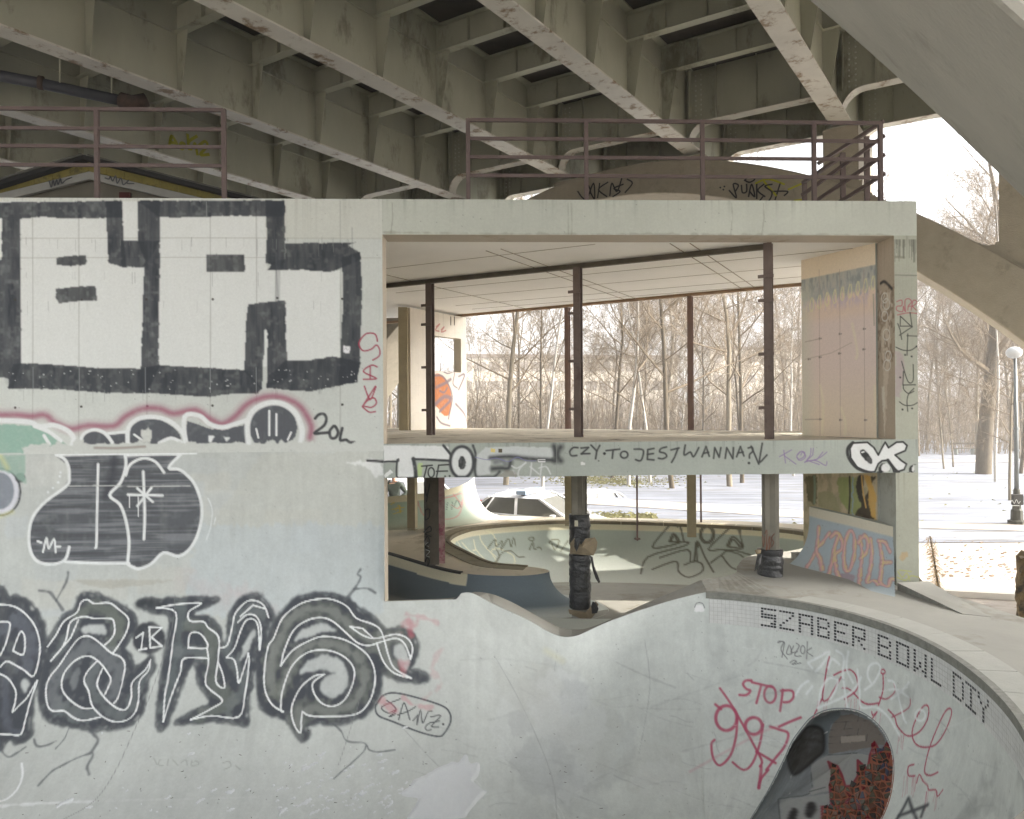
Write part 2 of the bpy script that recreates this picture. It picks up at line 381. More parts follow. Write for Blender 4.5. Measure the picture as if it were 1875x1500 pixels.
def bent(c0, c1, name, label, m_, blocks, tags=None):
    root = thing(name, label, 'arch', B(c0, -7.6, -4.5))
    N = 90; ps = np.linspace(-19.5 if c0 > 10 else -2.6, 3.4, N); m = MB()
    ext = (lambda p: 5.75-.052*(p+7.9)**2) if c0 > 10 else (lambda p: 6.9-.062*(p+7.9)**2)
    itr = (lambda p: 5.05-.0575*(p+8.2)**2) if c0 > 10 else (lambda p: 6.04-.092*(p+7.4)**2)
    vs = []; fs = []
    for p in ps:
        vs += [B(c0, p, max(itr(p), -6)), B(c0, p, ext(p)), B(c1, p, ext(p)), B(c1, p, max(itr(p), -6))]
    for i in range(N-1):
        for k in range(4): fs.append((4*i+k, 4*i+(k+1) % 4, 4*i+4+(k+1) % 4, 4*i+4+k))
    fs += [(3, 2, 1, 0), (4*N-4, 4*N-3, 4*N-2, 4*N-1)]
    m.add(vs, fs); rib = m.build('arch_rib', m_, root, bevel=.03)
    for p in GP:
        if p < (-14.5 if c0 > 10 else -1) or p > 3: continue
        hw = .34 if abs(p+7.9) > 3 else .3
        if p > -.5: hw = .52
        zb = ext(p)-.45; zt = ZG-.09
        if zt > ext(p)-.02:
            m = MB(); cbox(m, c0+.13, c1-.13, p-hw, p+hw, min(zb, zt-.2), zt)
            if ext(p) < 5.0:     # curved foot where the pier meets the rib
                for s_ in (-1, 1):
                    for i in range(6):
                        x0, x1 = i*.06, (i+1)*.06; h = .36*(1-math.sin(math.acos(max(0, 1-(i+.5)/6))))
                        cbox(m, c0+.131, c1-.131, *(sorted((p+s_*(hw+x0), p+s_*(hw+x1)))), ext(p+s_*hw)-.6, max(ext(p+s_*(hw+x1)), ext(p+s_*(hw+x0)))+h)
            m.build('pier', m_, rib)
            m = MB(); cbox(m, c0+.25, c1-.25, p-.24, p+.24, zt, ZG-.02); m.build('bearing', m_steel, rib)
    return root, rib
far, farrib = bent(16.66, 18.66, 'far_arch', 'dark rendered concrete arch behind the pavilion carrying the bridge', m_arch, True)
near, nearrib = bent(2.4, 4.4, 'near_arch', 'pale concrete arch leg crossing the top right corner close to the camera', m_arch2, True)

# ribbon text / tags lying on flat faces
def tagmesh(name, strokes, w, place, m_, par, lift=Vector((0, 0, 0)), sm=True, label=None):
    m = MB()
    for st in strokes:
        pts = catmull(st, 5) if (sm and len(st) > 2) else np.array(st, float)
        P3 = [place(x, y)+lift for x, y in pts]
        for a, b in zip(P3[:-1], P3[1:]):
            if (b-a).length < 1e-5: continue
            t = (b-a).normalized(); nrm = lift.normalized() if lift.length > 0 else Vector((0, -1, 0)); sd = t.cross(nrm).normalized()*w/2; e = t*w*.35
            m.add([a-sd-e, a+sd-e, b+sd+e, b-sd+e], [(0, 1, 2, 3)])
    o = m.build(name, m_, par, fix=False)
    if label: o['label'] = label
    return o
def onbent(c):
    def f(px, py):
        r = ray(px, py); d = c/(r.x*NN.x+r.y*NN.y); return Vector((r.x*d, d, r.z*d))
    return f
g2 = Z(600, 0, 1875/700); g3 = Z(1175, 0, 1875/700)
tl = -Vector((NN.x, NN.y, 0))*.012
tagmesh('graffiti_tag', [g2(a) for a in [
    [(1228, 940), (1245, 965), (1262, 980)], [(1262, 980), (1270, 905), (1290, 940), (1262, 975)], [(1275, 975), (1305, 900), (1310, 975), (1290, 945)],
    [(1335, 900), (1325, 970)], [(1375, 895), (1330, 930), (1370, 965)], [(1385, 960), (1395, 900), (1420, 940), (1445, 870)], [(1450, 905), (1405, 925), (1435, 940), (1400, 965)], [(1470, 880), (1495, 900), (1460, 945)]]],
    .035, onbent(16.64), m_tag, farrib, tl, label='black scrawled tag on the left half of the arch')
tagmesh('graffiti_tag', [g3(a) for a in [
    [(430, 935), (465, 970), (450, 905), (475, 910), (460, 940)], [(490, 910), (495, 945), (515, 940), (515, 905)], [(525, 965), (540, 905), (555, 965), (530, 940)], [(565, 905), (565, 975)], [(600, 905), (570, 935), (605, 965)],
    [(640, 905), (605, 915), (640, 945), (620, 990), (580, 990), (600, 960)], [(655, 980), (680, 900)], [(640, 940), (715, 940), (700, 960)], [(505, 885), (530, 870), (555, 880), (530, 895), (505, 885)], [(385, 920), (388, 922)], [(405, 915), (408, 917)], [(400, 930), (403, 932)]]],
    .032, onbent(16.64), m_tag, farrib, tl, label='black scrawled tag on the right half of the arch')
tagmesh('graffiti_tag', [g3(a) for a in [[(560, 900), (620, 880), (700, 905)], [(600, 890), (660, 960)], [(720, 930), (790, 900)], [(750, 985), (790, 980)]]], .04, onbent(16.64), m_yel, farrib, tl, label='faint yellow spray marks on the arch')
# yellow tag on the girder web near the left railing
gA = Z(0, 200, 1875/520)
def onweb(p):
    def f(px, py):
        r = ray(px, py); d = p/(r.x*QQ.x+r.y*QQ.y); return Vector((r.x*d, d, r.z*d))
    return f
tagmesh('graffiti_tag', [gA(a) for a in [[(1115, 250), (1130, 180), (1165, 230)], [(1120, 220), (1160, 225)], [(1180, 250), (1195, 225), (1215, 235), (1200, 262), (1180, 250)],
    [(1235, 170), (1245, 265)], [(1295, 180), (1240, 220), (1260, 265)], [(1275, 250), (1285, 230), (1300, 300)], [(1310, 240), (1350, 215), (1365, 245), (1320, 300), (1375, 300)]]],
    .07, onweb(-16.3+.012), m_yel, bridge, Vector((QQ.x, QQ.y, 0))*.02, label='yellow sprayed tag on the girder web')
# pipe hung under the bridge at far left
pr = thing('drain_pipe', 'dark pipe slung under the bridge girders at the far left', 'pipe', P(150, 170, 15))
m = MB(); m.tube([P(-60, 128, 13.7), P(60, 150, 14.0), P(225, 185, 14.5)], .10, 12); m.build('pipe_run', mat('dark_pipe', (66, 68, 74), rough=.5, var=.2), pr, smooth=True)
m = MB(); m.tube([P(222, 184, 14.5), P(245, 190, 14.5), P(268, 183, 14.6)], [.15, .15, .13], 12); m.build('pipe_joint', mat('rusty_iron', (70, 56, 48), var=.4, scale=9, bump=.3), pr, smooth=True); m = MB(); m.tube([P(70, 151, 14.02), P(80, 153, 14.05)], .125, 12); m.build('pipe_joint', mat('rusty_iron', (70, 56, 48), var=.4, scale=9, bump=.3), pr, smooth=True)
m = MB(); m.bar(P(110, 158, 14.1), P(110, 60, 14.1), .03, .03); m.bar(P(205, 175, 14.4), P(205, 60, 14.4), .03, .03); m.build('hanger', m_steel, pr)

# ================================================================== the concrete pavilion
def fy(x): return 10.3+.04*x
XL, XJ, XP0, XP1 = -9.2, -1.71, 5.235, 5.55
ZR, ZC, ZF, ZU, ZB = 2.81, 2.34, -.445, -.90, -1.5
pav = thing('concrete_pavilion', 'two storey open concrete pavilion covered in graffiti, standing in the skate park', 'building', (0, 14, -2.75))
rear = [(5.9, 14.25), (-1.15, 19.0), (-1.9, 19.5), (-9.2, 19.5)]
roofp = [(XL, fy(XL)+.006), (XP1-.01, fy(XP1)+.006), (6.1, 12.0)]+rear
m = MB(); m.prism([(x, y+.30) if i < 2 else (x, y) for i, (x, y) in enumerate(roofp)], ZC, ZR-.01); m.build('roof_slab', m_ceil, pav)
m = MB(); m.prism([(x, y+.30) if i < 2 else (x, y) for i, (x, y) in enumerate(roofp)], ZU+.02, ZF-.004); m.build('floor_slab', m_floor, pav)
# ceiling joints and the two steel beams under the ceiling
def online(pts, z): return [Pz(x, y, z) for x, y in pts]
m = MB()
c1p, c2p, c3p = Vector((-1.45, 13.72, 0)), Vector((1.06, 12.25, 0)), Vector((3.66, 10.95, 0))
dirB = (c3p-c1p).normalized()
a = c1p-dirB*2.2; b = c3p+dirB*0.0
m.bar(Vector((a.x, a.y, ZC-.075)), Vector((b.x, b.y, ZC-.075)), .10, .012); m.bar(Vector((a.x, a.y, ZC-.037)), Vector((b.x, b.y, ZC-.037)), .012, .07)
m.build('ceiling_beam', mat('dark_steel', (92, 84, 70), var=.2, scale=4), pav)
m = MB(); ra = Vector((-1.15, 18.9, 0)); rb = Vector((6.0, 14.1, 0)); m.bar(Vector((-4.5, 21.1, ZC-.03)) if False else Vector((ra.x-2.5, ra.y+1.6, ZC-.03)), Vector((rb.x, rb.y, ZC-.03)), .08, .055)
m.build('ceiling_beam', mat('edge_beam', (150, 124, 98), var=.2, scale=4), pav)
m = MB()
for k, off in enumerate((-1.2, 1.0, 2.1, 3.2, 3.9)):
    nrm = Vector((-dirB.y, dirB.x, 0)); a = c1p-dirB*1.5+nrm*off; b = c3p+dirB*1.4+nrm*off
    if b.y < fy(b.x)+.5: b = a+(b-a)*((fy(3)+.5-a.y)/(b.y-a.y))
    m.bar(Vector((a.x, a.y, ZC-.002)), Vector((b.x, b.y, ZC-.002)), .012, .005)
for t in (-.4, 2.1, 2.35, 4.6, 4.85):
    a = c1p+dirB*t; nrm = Vector((-dirB.y, dirB.x, 0)); a2 = a+nrm*4.8; a1 = a-nrm*1.6
    if a1.y < 10.9: a1 = a+nrm*((10.9-a.y)/nrm.y)
    m.bar(Vector((a1.x, a1.y, ZC-.004)), Vector((a2.x, a2.y, ZC-.004)), .012, .007)
m.build('ceiling_joints', m_ceilline, pav)
# backs of the front wall (thickness) : wall body, lintel, spandrel, pier
m = MB()
m.prism([(XL, fy(XL)+.004), (XJ, fy(XJ)+.004), (XJ, fy(XJ)+.30), (XL, fy(XL)+.30)], -2.72, ZR-.004)
m.prism([(-15, fy(-15)), (XL-.002, fy(XL)), (XL-.002, fy(XL)+.30), (-15, fy(-15)+.30)], -4.9, ZR)
m.build('wall_core', m_conc_w, pav)
m = MB(); m.prism([(XJ+.001, fy(XJ)+.004), (XP1-.001, fy(XP1)+.004), (XP1-.001, fy(XP1)+.44), (XJ+.001, fy(XJ)+.44)], ZC-.002, ZR-.006); m.build('lintel', m_conc_w, pav)
m = MB(); m.prism([(XJ+.001, fy(XJ)+.004), (XP0-.001, fy(XP0)+.004), (XP0-.001, fy(XP0)+.299), (XJ+.001, fy(XJ)+.299)], ZU, ZF-.006); m.build('spandrel_beam', m_conc_w, pav)
m = MB(); m.prism([(XP0+.004, fy(XP0)+.004), (XP1, fy(XP1)+.004), (XP1-.03, fy(XP1)+.60), (XP0+.004, fy(XP0)+.60)], -2.9, ZR-.008); m.build('pier', m_conc, pav, bevel=.012)
# right hand mural wall behind the pier
MW0, MW1 = Vector((5.20, 10.98)), Vector((4.62, 12.25))
m = MB(); m.prism([(MW0.x+.012, MW0.y+.02), (MW1.x+.012, MW1.y), (MW1.x+.25, MW1.y+.12), (MW0.x+.25, MW0.y+.02)], ZF+.002, ZC); m.prism([(MW0.x+.03, MW0.y), (MW1.x+.03, MW1.y), (MW1.x+.27, MW1.y+.12), (MW0.x+.27, MW0.y)], -2.5, ZU+.02)
m.build('side_wall', m_conc, pav)
# left wing wall at the back of the room, facing the sun
WW0, WW1 = Vector((-2.25, 17.1)), Vector((-1.12, 19.0))
def onplane(p0, p1):
    d = (p1-p0).normalized(); n = Vector((-d.y, d.x))
    def f(px, py):
        r = ray(px, py); t = (p0.x*n.x+p0.y*n.y)/(r.x*n.x+r.y*n.y); return Vector((r.x*t, r.y*t, r.z*t))
    return f
fw = onplane(WW0, WW1)
zz = [fw(x, y).z for x, y in ((808, 616), (808, 680), (835, 616), (835, 680))]
dW = (WW1-WW0); nW = Vector((-dW.y, dW.x)).normalized()*.22
def wseg(m, t0, t1, z0, z1, th=1.0):
    a = WW0+dW*t0; b = WW0+dW*t1; e = nW*th; m.prism([(a.x, a.y), (b.x, b.y), (b.x+e.x, b.y+e.y), (a.x+e.x, a.y+e.y)], z0, z1)
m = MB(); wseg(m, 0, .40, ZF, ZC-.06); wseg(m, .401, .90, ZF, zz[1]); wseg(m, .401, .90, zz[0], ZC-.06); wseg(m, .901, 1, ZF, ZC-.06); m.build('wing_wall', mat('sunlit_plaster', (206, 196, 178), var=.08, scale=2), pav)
m = MB(); m.prism([(WW0.x-.25, WW0.y-.1), (WW0.x-.05, WW0.y-.1), (WW0.x-.05, WW0.y+.1), (WW0.x-.25, WW0.y+.1)], ZF, ZC-.06); m.build('wing_post', m_beige, pav)
# columns
m_col = mat('red_brown_steel', (106, 92, 84), rough=.6, var=.14, scale=5, bump=.12, col2=(88, 70, 60), amt2=.2, scale2=3)
def hcol(m, x, y, z0, z1, w, rz, t=.014):
    ca, sa = math.cos(rz), math.sin(rz)
    for s_ in (-1, 1): m.box((x-sa*s_*(w/2-t/2), y+ca*s_*(w/2-t/2), (z0+z1)/2), (w, t, z1-z0), rz)
    m.box((x, y, (z0+z1)/2), (t, w-2*t-.002, z1-z0), rz)
RZ = math.atan2(dirB.y, dirB.x)
for k, c in enumerate((c1p, c2p, c3p)):
    w_ = .115
    m = MB(); hcol(m, c.x, c.y, ZF, ZC-.085 if k < 2 else ZC, w_, RZ); col_ = m.build('upper_column', m_col, pav)
    for zb in (1.86, 1.52, .76, 0.0):
        m = MB(); m.box((c.x-.06, c.y-.07, zb), (w_+.10, .02, .045), RZ); m.build('bracket', m_col, col_)
# rear posts, upper and lower floor
rp = [(1040, 787), (1265, 787)]
for px in (1040, 1265):
    r = ray(px, 760); d = ra; t_ = (rb-ra)
    # intersect with the rear line
    A = np.array([[r.x, -t_.x], [r.y, -t_.y]]); s1, s2 = np.linalg.solve(A, np.array([ra.x, ra.y])); q = ra+t_*s2
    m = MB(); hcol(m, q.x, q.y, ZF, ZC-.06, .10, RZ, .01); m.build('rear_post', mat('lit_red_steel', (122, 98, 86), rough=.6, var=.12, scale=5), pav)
    m = MB(); m.box((q.x, q.y, (ZU-2.75)/2), (.16, .16, -2.75-ZU+3.7-.0), RZ) if False else m.prism([(q.x-.09, q.y-.05), (q.x+.08, q.y-.07), (q.x+.09, q.y+.06), (q.x-.08, q.y+.07)], -2.62, ZU+.02)
    m.build('rear_post', m_beige, pav)
m = MB(); m.prism([(-2.25, 16.4), (-2.08, 16.36), (-2.04, 16.5), (-2.21, 16.54)], -2.56, ZU+.02); m.build('rear_post', m_beige, pav)
# thin red posts at the back edge
for i, (px, yb) in enumerate(((1167, 957), (1284, 955))):
    q = Pz(px, yb, -2.50); t = thing('red_post', ('thin red steel post behind the pool left of the beige post', 'thin red steel post behind the pool right of the beige post')[i], 'post', q, group='thin red posts behind the pool')
    m = MB(); m.box((q.x, q.y+.02, (ZU-2.9)/2), (.035, .035, 2.9+ZU)); m.build('post_shaft', m_red, t)
    m = MB(); m.box((q.x, q.y+.02, -2.86), (.12, .12, .02)); m.build('base_plate', m_red, t)

# ================================================================== railings on the roof
def rail_front(name, label, posts, rails, zb, ys, x0, x1, group):
    t = thing(name, label, 'railing', (posts[0], fy(posts[0])+.1, ZR), group=group)
    for x in posts:
        m = MB(); m.box((x, fy(x)+.12, (ys+ZR)/2-.01), (.055, .055, ys-ZR+.02)); m.build('rail_post', m_rail, t)
    for z in rails:
        m = MB(); m.bar((x0, fy(x0)+.12, z), (x1, fy(x1)+.12, z), .045 if z == rails[0] else .03, .045); m.build('rail_bar', m_rail, t)
    return t
def zat(px, py): return P(px, py, 10.35).z
lx = [P(x, 300, 10.3).x for x in (185, 412)]
rail_front('roof_railing', 'red-brown steel railing on the roof edge at the left above the black lettering', [lx[0]-3.2]+[lx[0], lx[1]], [zat(200, y) for y in (208, 243, 275, 309)], ZR, zat(200, 206), lx[0]-3.6, lx[1], 'roof railings')
rx_ = [P(x, 300, 10.5).x for x in (858, 1073, 1287, 1495, 1620)]
rr = rail_front('roof_railing', 'long red-brown steel railing on the roof edge at the right with stairs behind', rx_, [zat(1200, y) for y in (215, 249, 283, 317)], ZR, zat(1200, 213), rx_[0], rx_[-1], 'roof railings')
st = thing('stair_railing', 'red-brown sloping stair railing behind the right end of the roof railing', 'railing', P(1600, 330, 11.5))
for a, b in (((1620, 248), (1468, 358)), ((1620, 283), (1484, 375)), ((1620, 318), (1525, 378))):
    m = MB(); m.bar(P(a[0], a[1], 10.75), P(b[0], b[1], 11.9), .035, .05); m.build('rail_bar', m_rail, st)
for a, b in (((1618, 222), (1498, 300)), ((1541, 287), (1470, 335))):
    m = MB(); m.bar(P(a[0], a[1], 11.9), P(b[0], b[1], 13.0), .05, .05); m.build('rail_bar', m_rail, st)
for px, y0, d in ((1543, 280, 12.2), (1587, 250, 11.6), (1473, 335, 13.0)):
    m = MB(); a = P(px, y0, d); m.box((a.x, a.y, (a.z+ZR)/2), (.075, .04, a.z-ZR)); m.build('rail_post', m_rail, st)
# ================================================================== gabled hut on the roof
ht = thing('gabled_hut', 'small hut with a gable roof of yellow insulation boards standing on the roof', 'hut', P(170, 370, 13.5))
dH = 13.5
m_ins = mat('yellow_insulation', (128, 118, 60), var=.25, scale=3, bump=.4, col2=(84, 78, 44), amt2=.35, scale2=3)
m_wht = mat('dirty_white_board', (150, 150, 144), var=.12, scale=2)
m_hut = mat('hut_wall', (104, 100, 88), var=.1, scale=2)
def gprism(m, pts, d0, d1):
    n = len(pts); a = [P(x, y, d0) for x, y in pts]; k = Vector((0, d1-d0, 0)); m.add(a+[v+k for v in a], [tuple(range(n)), tuple(range(n, 2*n))[::-1]]+[(i, i+n, (i+1) % n+n, (i+1) % n) for i in range(n)])
def fl_(x): return 314+(163-x)*.245 if x < 163 else 314+(x-163)*.235
m = MB(); gprism(m, [(-300, 560), (-300, fl_(-300)+8), (163, 322), (560, fl_(560)+8), (560, 560)], dH+.02, dH+3); m.build('gable_wall', m_hut, ht)
m = MB(); gprism(m, [(-300, fl_(-300)+15), (-300, fl_(-300)), (163, 314), (163, 328)], dH-.10, dH-.02); gprism(m, [(163.3, 314), (560, fl_(560)), (560, fl_(560)+15), (163.3, 328)], dH-.10, dH-.02); m.build('barge_board', m_wht, ht)
m = MB()
for i in range(26):
    x0 = -300+i*33; x1 = min(x0+32.2, 162.8) if x0 < 163 else x0+32.2
    if x0 < 163 < x0+33: x1 = 162.8
    gprism(m, [(x0, fl_(x0)-.6), (x1, fl_(x1)-.6), (x1, fl_(x1)-21-(i % 2)), (x0, fl_(x0)-21-(i % 3))], dH-.06-.004*(i % 3), dH+.1)
    if x0 < 163 < x0+33: gprism(m, [(163.2, 313.5), (x0+32.2, fl_(x0+32.2)-.6), (x0+32.2, fl_(x0+32.2)-21), (163.2, 292)], dH-.062, dH+.1)
m.build('insulation_boards', m_ins, ht)
m_dkroof = mat('black_felt', (40, 39, 38), var=.2, scale=4)
m = MB(); gprism(m, [(-300, 419), (0, 329), (152, 283), (152, 291), (0, 338), (-300, 428)], dH-.25, dH+3.2); gprism(m, [(152.3, 283), (491, 369), (620, 401), (620, 409), (491, 377), (152.3, 291)], dH-.25, dH+3.2); m.build('roof_felt', m_dkroof, ht)
m = MB(); gprism(m, [(-300, 414), (0, 325), (148, 280), (148, 283.5), (0, 328.6), (-300, 418.6)], dH-.28, dH+3.2); gprism(m, [(160, 282), (491, 366), (620, 398), (620, 400.6), (491, 368.6), (160, 284.6)], dH-.28, dH+3.2); m.build('roof_edge', mat('roof_edge_strip', (90, 90, 82), var=.1), ht)
m = MB(); gprism(m, [(218, 400), (218, 352), (238, 352), (238, 400)], dH-.04, dH+.01); m.build('door_frame', mat('dark_red_door', (70, 30, 28), var=.2), ht)
tagmesh('graffiti_tag', [gA(a) for a in [[(325, 475), (340, 515), (352, 470), (362, 505), (375, 468), (385, 498), (400, 462), (410, 490), (440, 465), (475, 452)], [(695, 455), (720, 462), (730, 445), (745, 475), (765, 440), (775, 490), (800, 455), (815, 500), (850, 470), (840, 490), (885, 492)]]], .02, lambda x, y: P(x, y, dH-.11), mat('grey_spray', (90, 92, 96), var=.1, bump=0), ht, Vector((0, -.006, 0)))

# added wall, unseen, placed to shade the pool; its openings shape the sun patches
sw = thing('pool_shade_blocker', 'added light blocker with openings, unseen behind the mural wall', 'wall', (6.3, 15.6, -3.5))
def swp(y): return (.4015*y, y)
def sseg(m, y0, y1, z0, z1): a = swp(y0); b = swp(y1); m.prism([a, b, (b[0]+.16, b[1]-.05), (a[0]+.16, a[1]-.05)], z0, z1)
m = MB(); sseg(m, 13.6, 16.15, -3.6, 1.2); sseg(m, 16.62, 17.6, -3.6, 1.2); sseg(m, 16.152, 16.618, -3.6, -1.35); sseg(m, 16.152, 16.618, 1.05, 1.2); sseg(m, 16.152, 16.618, -.28, -.16); sseg(m, 16.36, 16.40, -.158, 1.048)
m.build('pool_shade_panel', m_ceil, sw)
# ================================================================== skate bowls (lofted shells)
def centripetal(p, sub):
    n = len(p); out = []; q = np.vstack([2*p[0]-p[1], p, 2*p[-1]-p[-2]])
    for i in range(n-1):
        P0, P1, P2, P3 = q[i], q[i+1], q[i+2], q[i+3]
        t0 = 0; t1 = t0+max(np.linalg.norm(P1-P0), 1e-4)**.5; t2 = t1+max(np.linalg.norm(P2-P1), 1e-4)**.5; t3 = t2+max(np.linalg.norm(P3-P2), 1e-4)**.5
        for k in range(sub):
            t = t1+(t2-t1)*k/sub
            A1 = (t1-t)/(t1-t0)*P0+(t-t0)/(t1-t0)*P1; A2 = (t2-t)/(t2-t1)*P1+(t-t1)/(t2-t1)*P2; A3 = (t3-t)/(t3-t2)*P2+(t-t2)/(t3-t2)*P3
            B1 = (t2-t)/(t2-t0)*A1+(t-t0)/(t2-t0)*A2; B2 = (t3-t)/(t3-t1)*A2+(t-t1)/(t3-t1)*A3
            out.append((t2-t)/(t2-t1)*B1+(t-t1)/(t2-t1)*B2)
    out.append(p[-1]); return np.array(out)
def resample(kn, step):
    """kn rows: x, y, extra...; returns evenly spaced rows, smoothing only x,y"""
    kn = np.array(kn, float); n = len(kn); xy = centripetal(kn[:, :2], 24)
    # parameter of every dense point in knot units
    u = np.concatenate([np.arange(24)/24+i for i in range(n-1)]+[[n-1]])
    L = np.concatenate([[0], np.cumsum(np.linalg.norm(np.diff(xy, axis=0), axis=1))])
    out = []; s = 0.0; S_ = []
    while s < L[-1]:
        S_.append(s); uu = np.interp(s, L, u); s += step(uu)
    S_.append(L[-1]); S_ = np.array(S_); uu = np.interp(S_, L, u)
    rows = np.zeros((len(S_), kn.shape[1])); rows[:, 0] = np.interp(S_, L, xy[:, 0]); rows[:, 1] = np.interp(S_, L, xy[:, 1])
    for k in range(2, kn.shape[1]): rows[:, k] = np.interp(uu, np.arange(n), kn[:, k])
    return rows, uu, S_
def loft(xy, zlip, Rh, zs, zfl, rows, rpow=1.0):
    N = len(xy); T = np.gradient(xy, axis=0)
    for _ in range(6): T[1:-1] = (T[:-2]+2*T[1:-1]+T[2:])/4
    T /= np.linalg.norm(T, axis=1)[:, None]+1e-9; Nn = np.stack([T[:, 1], -T[:, 0]], 1)
    V = np.zeros((N, rows, 3)); t = np.linspace(0, 1, rows)**rpow
    for i in range(N):
        Rv = max(zs[i]-zfl[i], .05); lv = max(0.0, zlip[i]-zs[i]); f0 = math.asin(min(1, max(0, (zs[i]-zlip[i])/Rv)))
        la = (Rv+Rh[i])/2*(math.pi/2-f0); ell_ = t*(lv+la); ver = ell_ < lv
        f = f0+np.clip((ell_-lv)/max(la, 1e-6), 0, 1)*(math.pi/2-f0)
        off = np.where(ver, 0, Rh[i]*(1-np.cos(f))); z = np.where(ver, zlip[i]-ell_, zs[i]-Rv*np.sin(f))
        V[i, :, 0] = xy[i, 0]+Nn[i, 0]*off; V[i, :, 1] = xy[i, 1]+Nn[i, 1]*off; V[i, :, 2] = z
    return V, Nn
bowl = thing('front_skate_bowl', 'big curved concrete skate bowl in the foreground with tiled lip and graffiti', 'skate bowl', (0, 7, -4.3))
FL = -4.75
ZW = -.54
K1 = [(-9.2, 9.932, 2.8, ZW), (-5.5, 10.08, 2.8, ZW), (-2.2, 10.212, 2.8, ZW), (-1.9, 10.224, 2.8, ZW), (-1.8, 10.228, 2.8, ZW), (-1.72, 10.231, 2.8, ZW), (-1.70, 10.232, 2.8, -2.5), (-1.62, 10.235, 2.8, -2.5), (-1.4, 10.244, 2.8, -2.5), (-.76, 10.27, 2.7, -2.5), (-.69, 10.273, 2.6, -2.425), (-.54, 10.279, 2.6, -2.41),
      (.40, 10.3, 2.3, -2.91), (.58, 10.3, 2.25, -2.99), (.72, 10.3, 2.2, -3.01), (.86, 10.3, 2.1, -2.995), (1.1, 10.3, 2.0, -2.89), (1.45, 10.3, 1.9, -2.77), (2.1, 10.3, 1.75, -2.57), (2.56, 10.24, 1.7, -2.45),
      (3.2, 9.96, 1.6, -2.45), (3.8, 9.42, 1.6, -2.45), (4.17, 8.7, 1.6, -2.45), (4.3, 7.9, 1.6, -2.45), (4.22, 7.0, 1.6, -2.45), (3.98, 6.1, 1.6, -2.45), (3.60, 5.28, 1.6, -2.45),
      (3.1, 4.5, 1.5, -2.45), (2.4, 3.9, 1.3, -2.45), (1.5, 3.6, 1.3, -2.45), (0, 3.5, 1.2, -2.45), (-4, 3.4, 1.2, -2.45), (-9.2, 3.4, 1.2, -2.45)]
K1 = [(x, y, (float(np.interp(x, [-1.5, .4, 2.5], [2.8, 2.3, 1.68])) if y > 10 and x < 2.7 else R)+.42, z) for x, y, R, z in K1]
rows1, u1, s1 = resample(K1, lambda u: .0125 if u < 18 else (.0105 if u < 26 else .15))
zs1 = FL+rows1[:, 2]
def soften(z, m, k, n):
    z = z.copy()
    for _ in range(n):
        q = z.copy(); q[1:-1] = (z[:-2]+z[1:-1]*2+z[2:])/4; z = np.where(m, q, z)
    return z
rows1[:, 3] = soften(rows1[:, 3], (u1 > 10.1) & (u1 < 18.8), 0, 60)
V1, N1_ = loft(rows1[:, :2], rows1[:, 3], rows1[:, 2], zs1, np.full(len(rows1), FL), 270)
# the tall flat part of the wall side is a strip of its own rows above, so that rows stay level across the jamb
zl2 = np.where(rows1[:, 3] > -2, -2.5, rows1[:, 3]); V1, N1_ = loft(rows1[:, :2], zl2, rows1[:, 2], zs1, np.full(len(rows1), FL), 290)
VU = np.repeat(V1[:, :1], 130, axis=1); isw = rows1[:, 3] > -2
for i in np.where(isw)[0]:
    zz1 = np.linspace(ZW, -2.5, 131)[:-1]; R1 = rows1[i, 2]; of = np.where(zz1 < zs1[i], R1*(1-np.sqrt(np.clip(1-((zs1[i]-zz1)/R1)**2, 0, 1))), 0)
    VU[i, :, 0] = rows1[i, 0]+N1_[i, 0]*of; VU[i, :, 1] = rows1[i, 1]+N1_[i, 1]*of; VU[i, :, 2] = zz1
V1 = np.concatenate([VU, V1], axis=1)
G1 = Grid(V1, (182, 186, 182))
# floor of the front bowl
m = MB(); m.add([(-9.3, 4.2, FL-.003), (2.3, 4.2, FL-.003), (2.3, 8.5, FL-.003), (-9.3, 8.5, FL-.003)], [(0, 1, 2, 3)]); m.build('bowl_floor', m_conc, bowl)
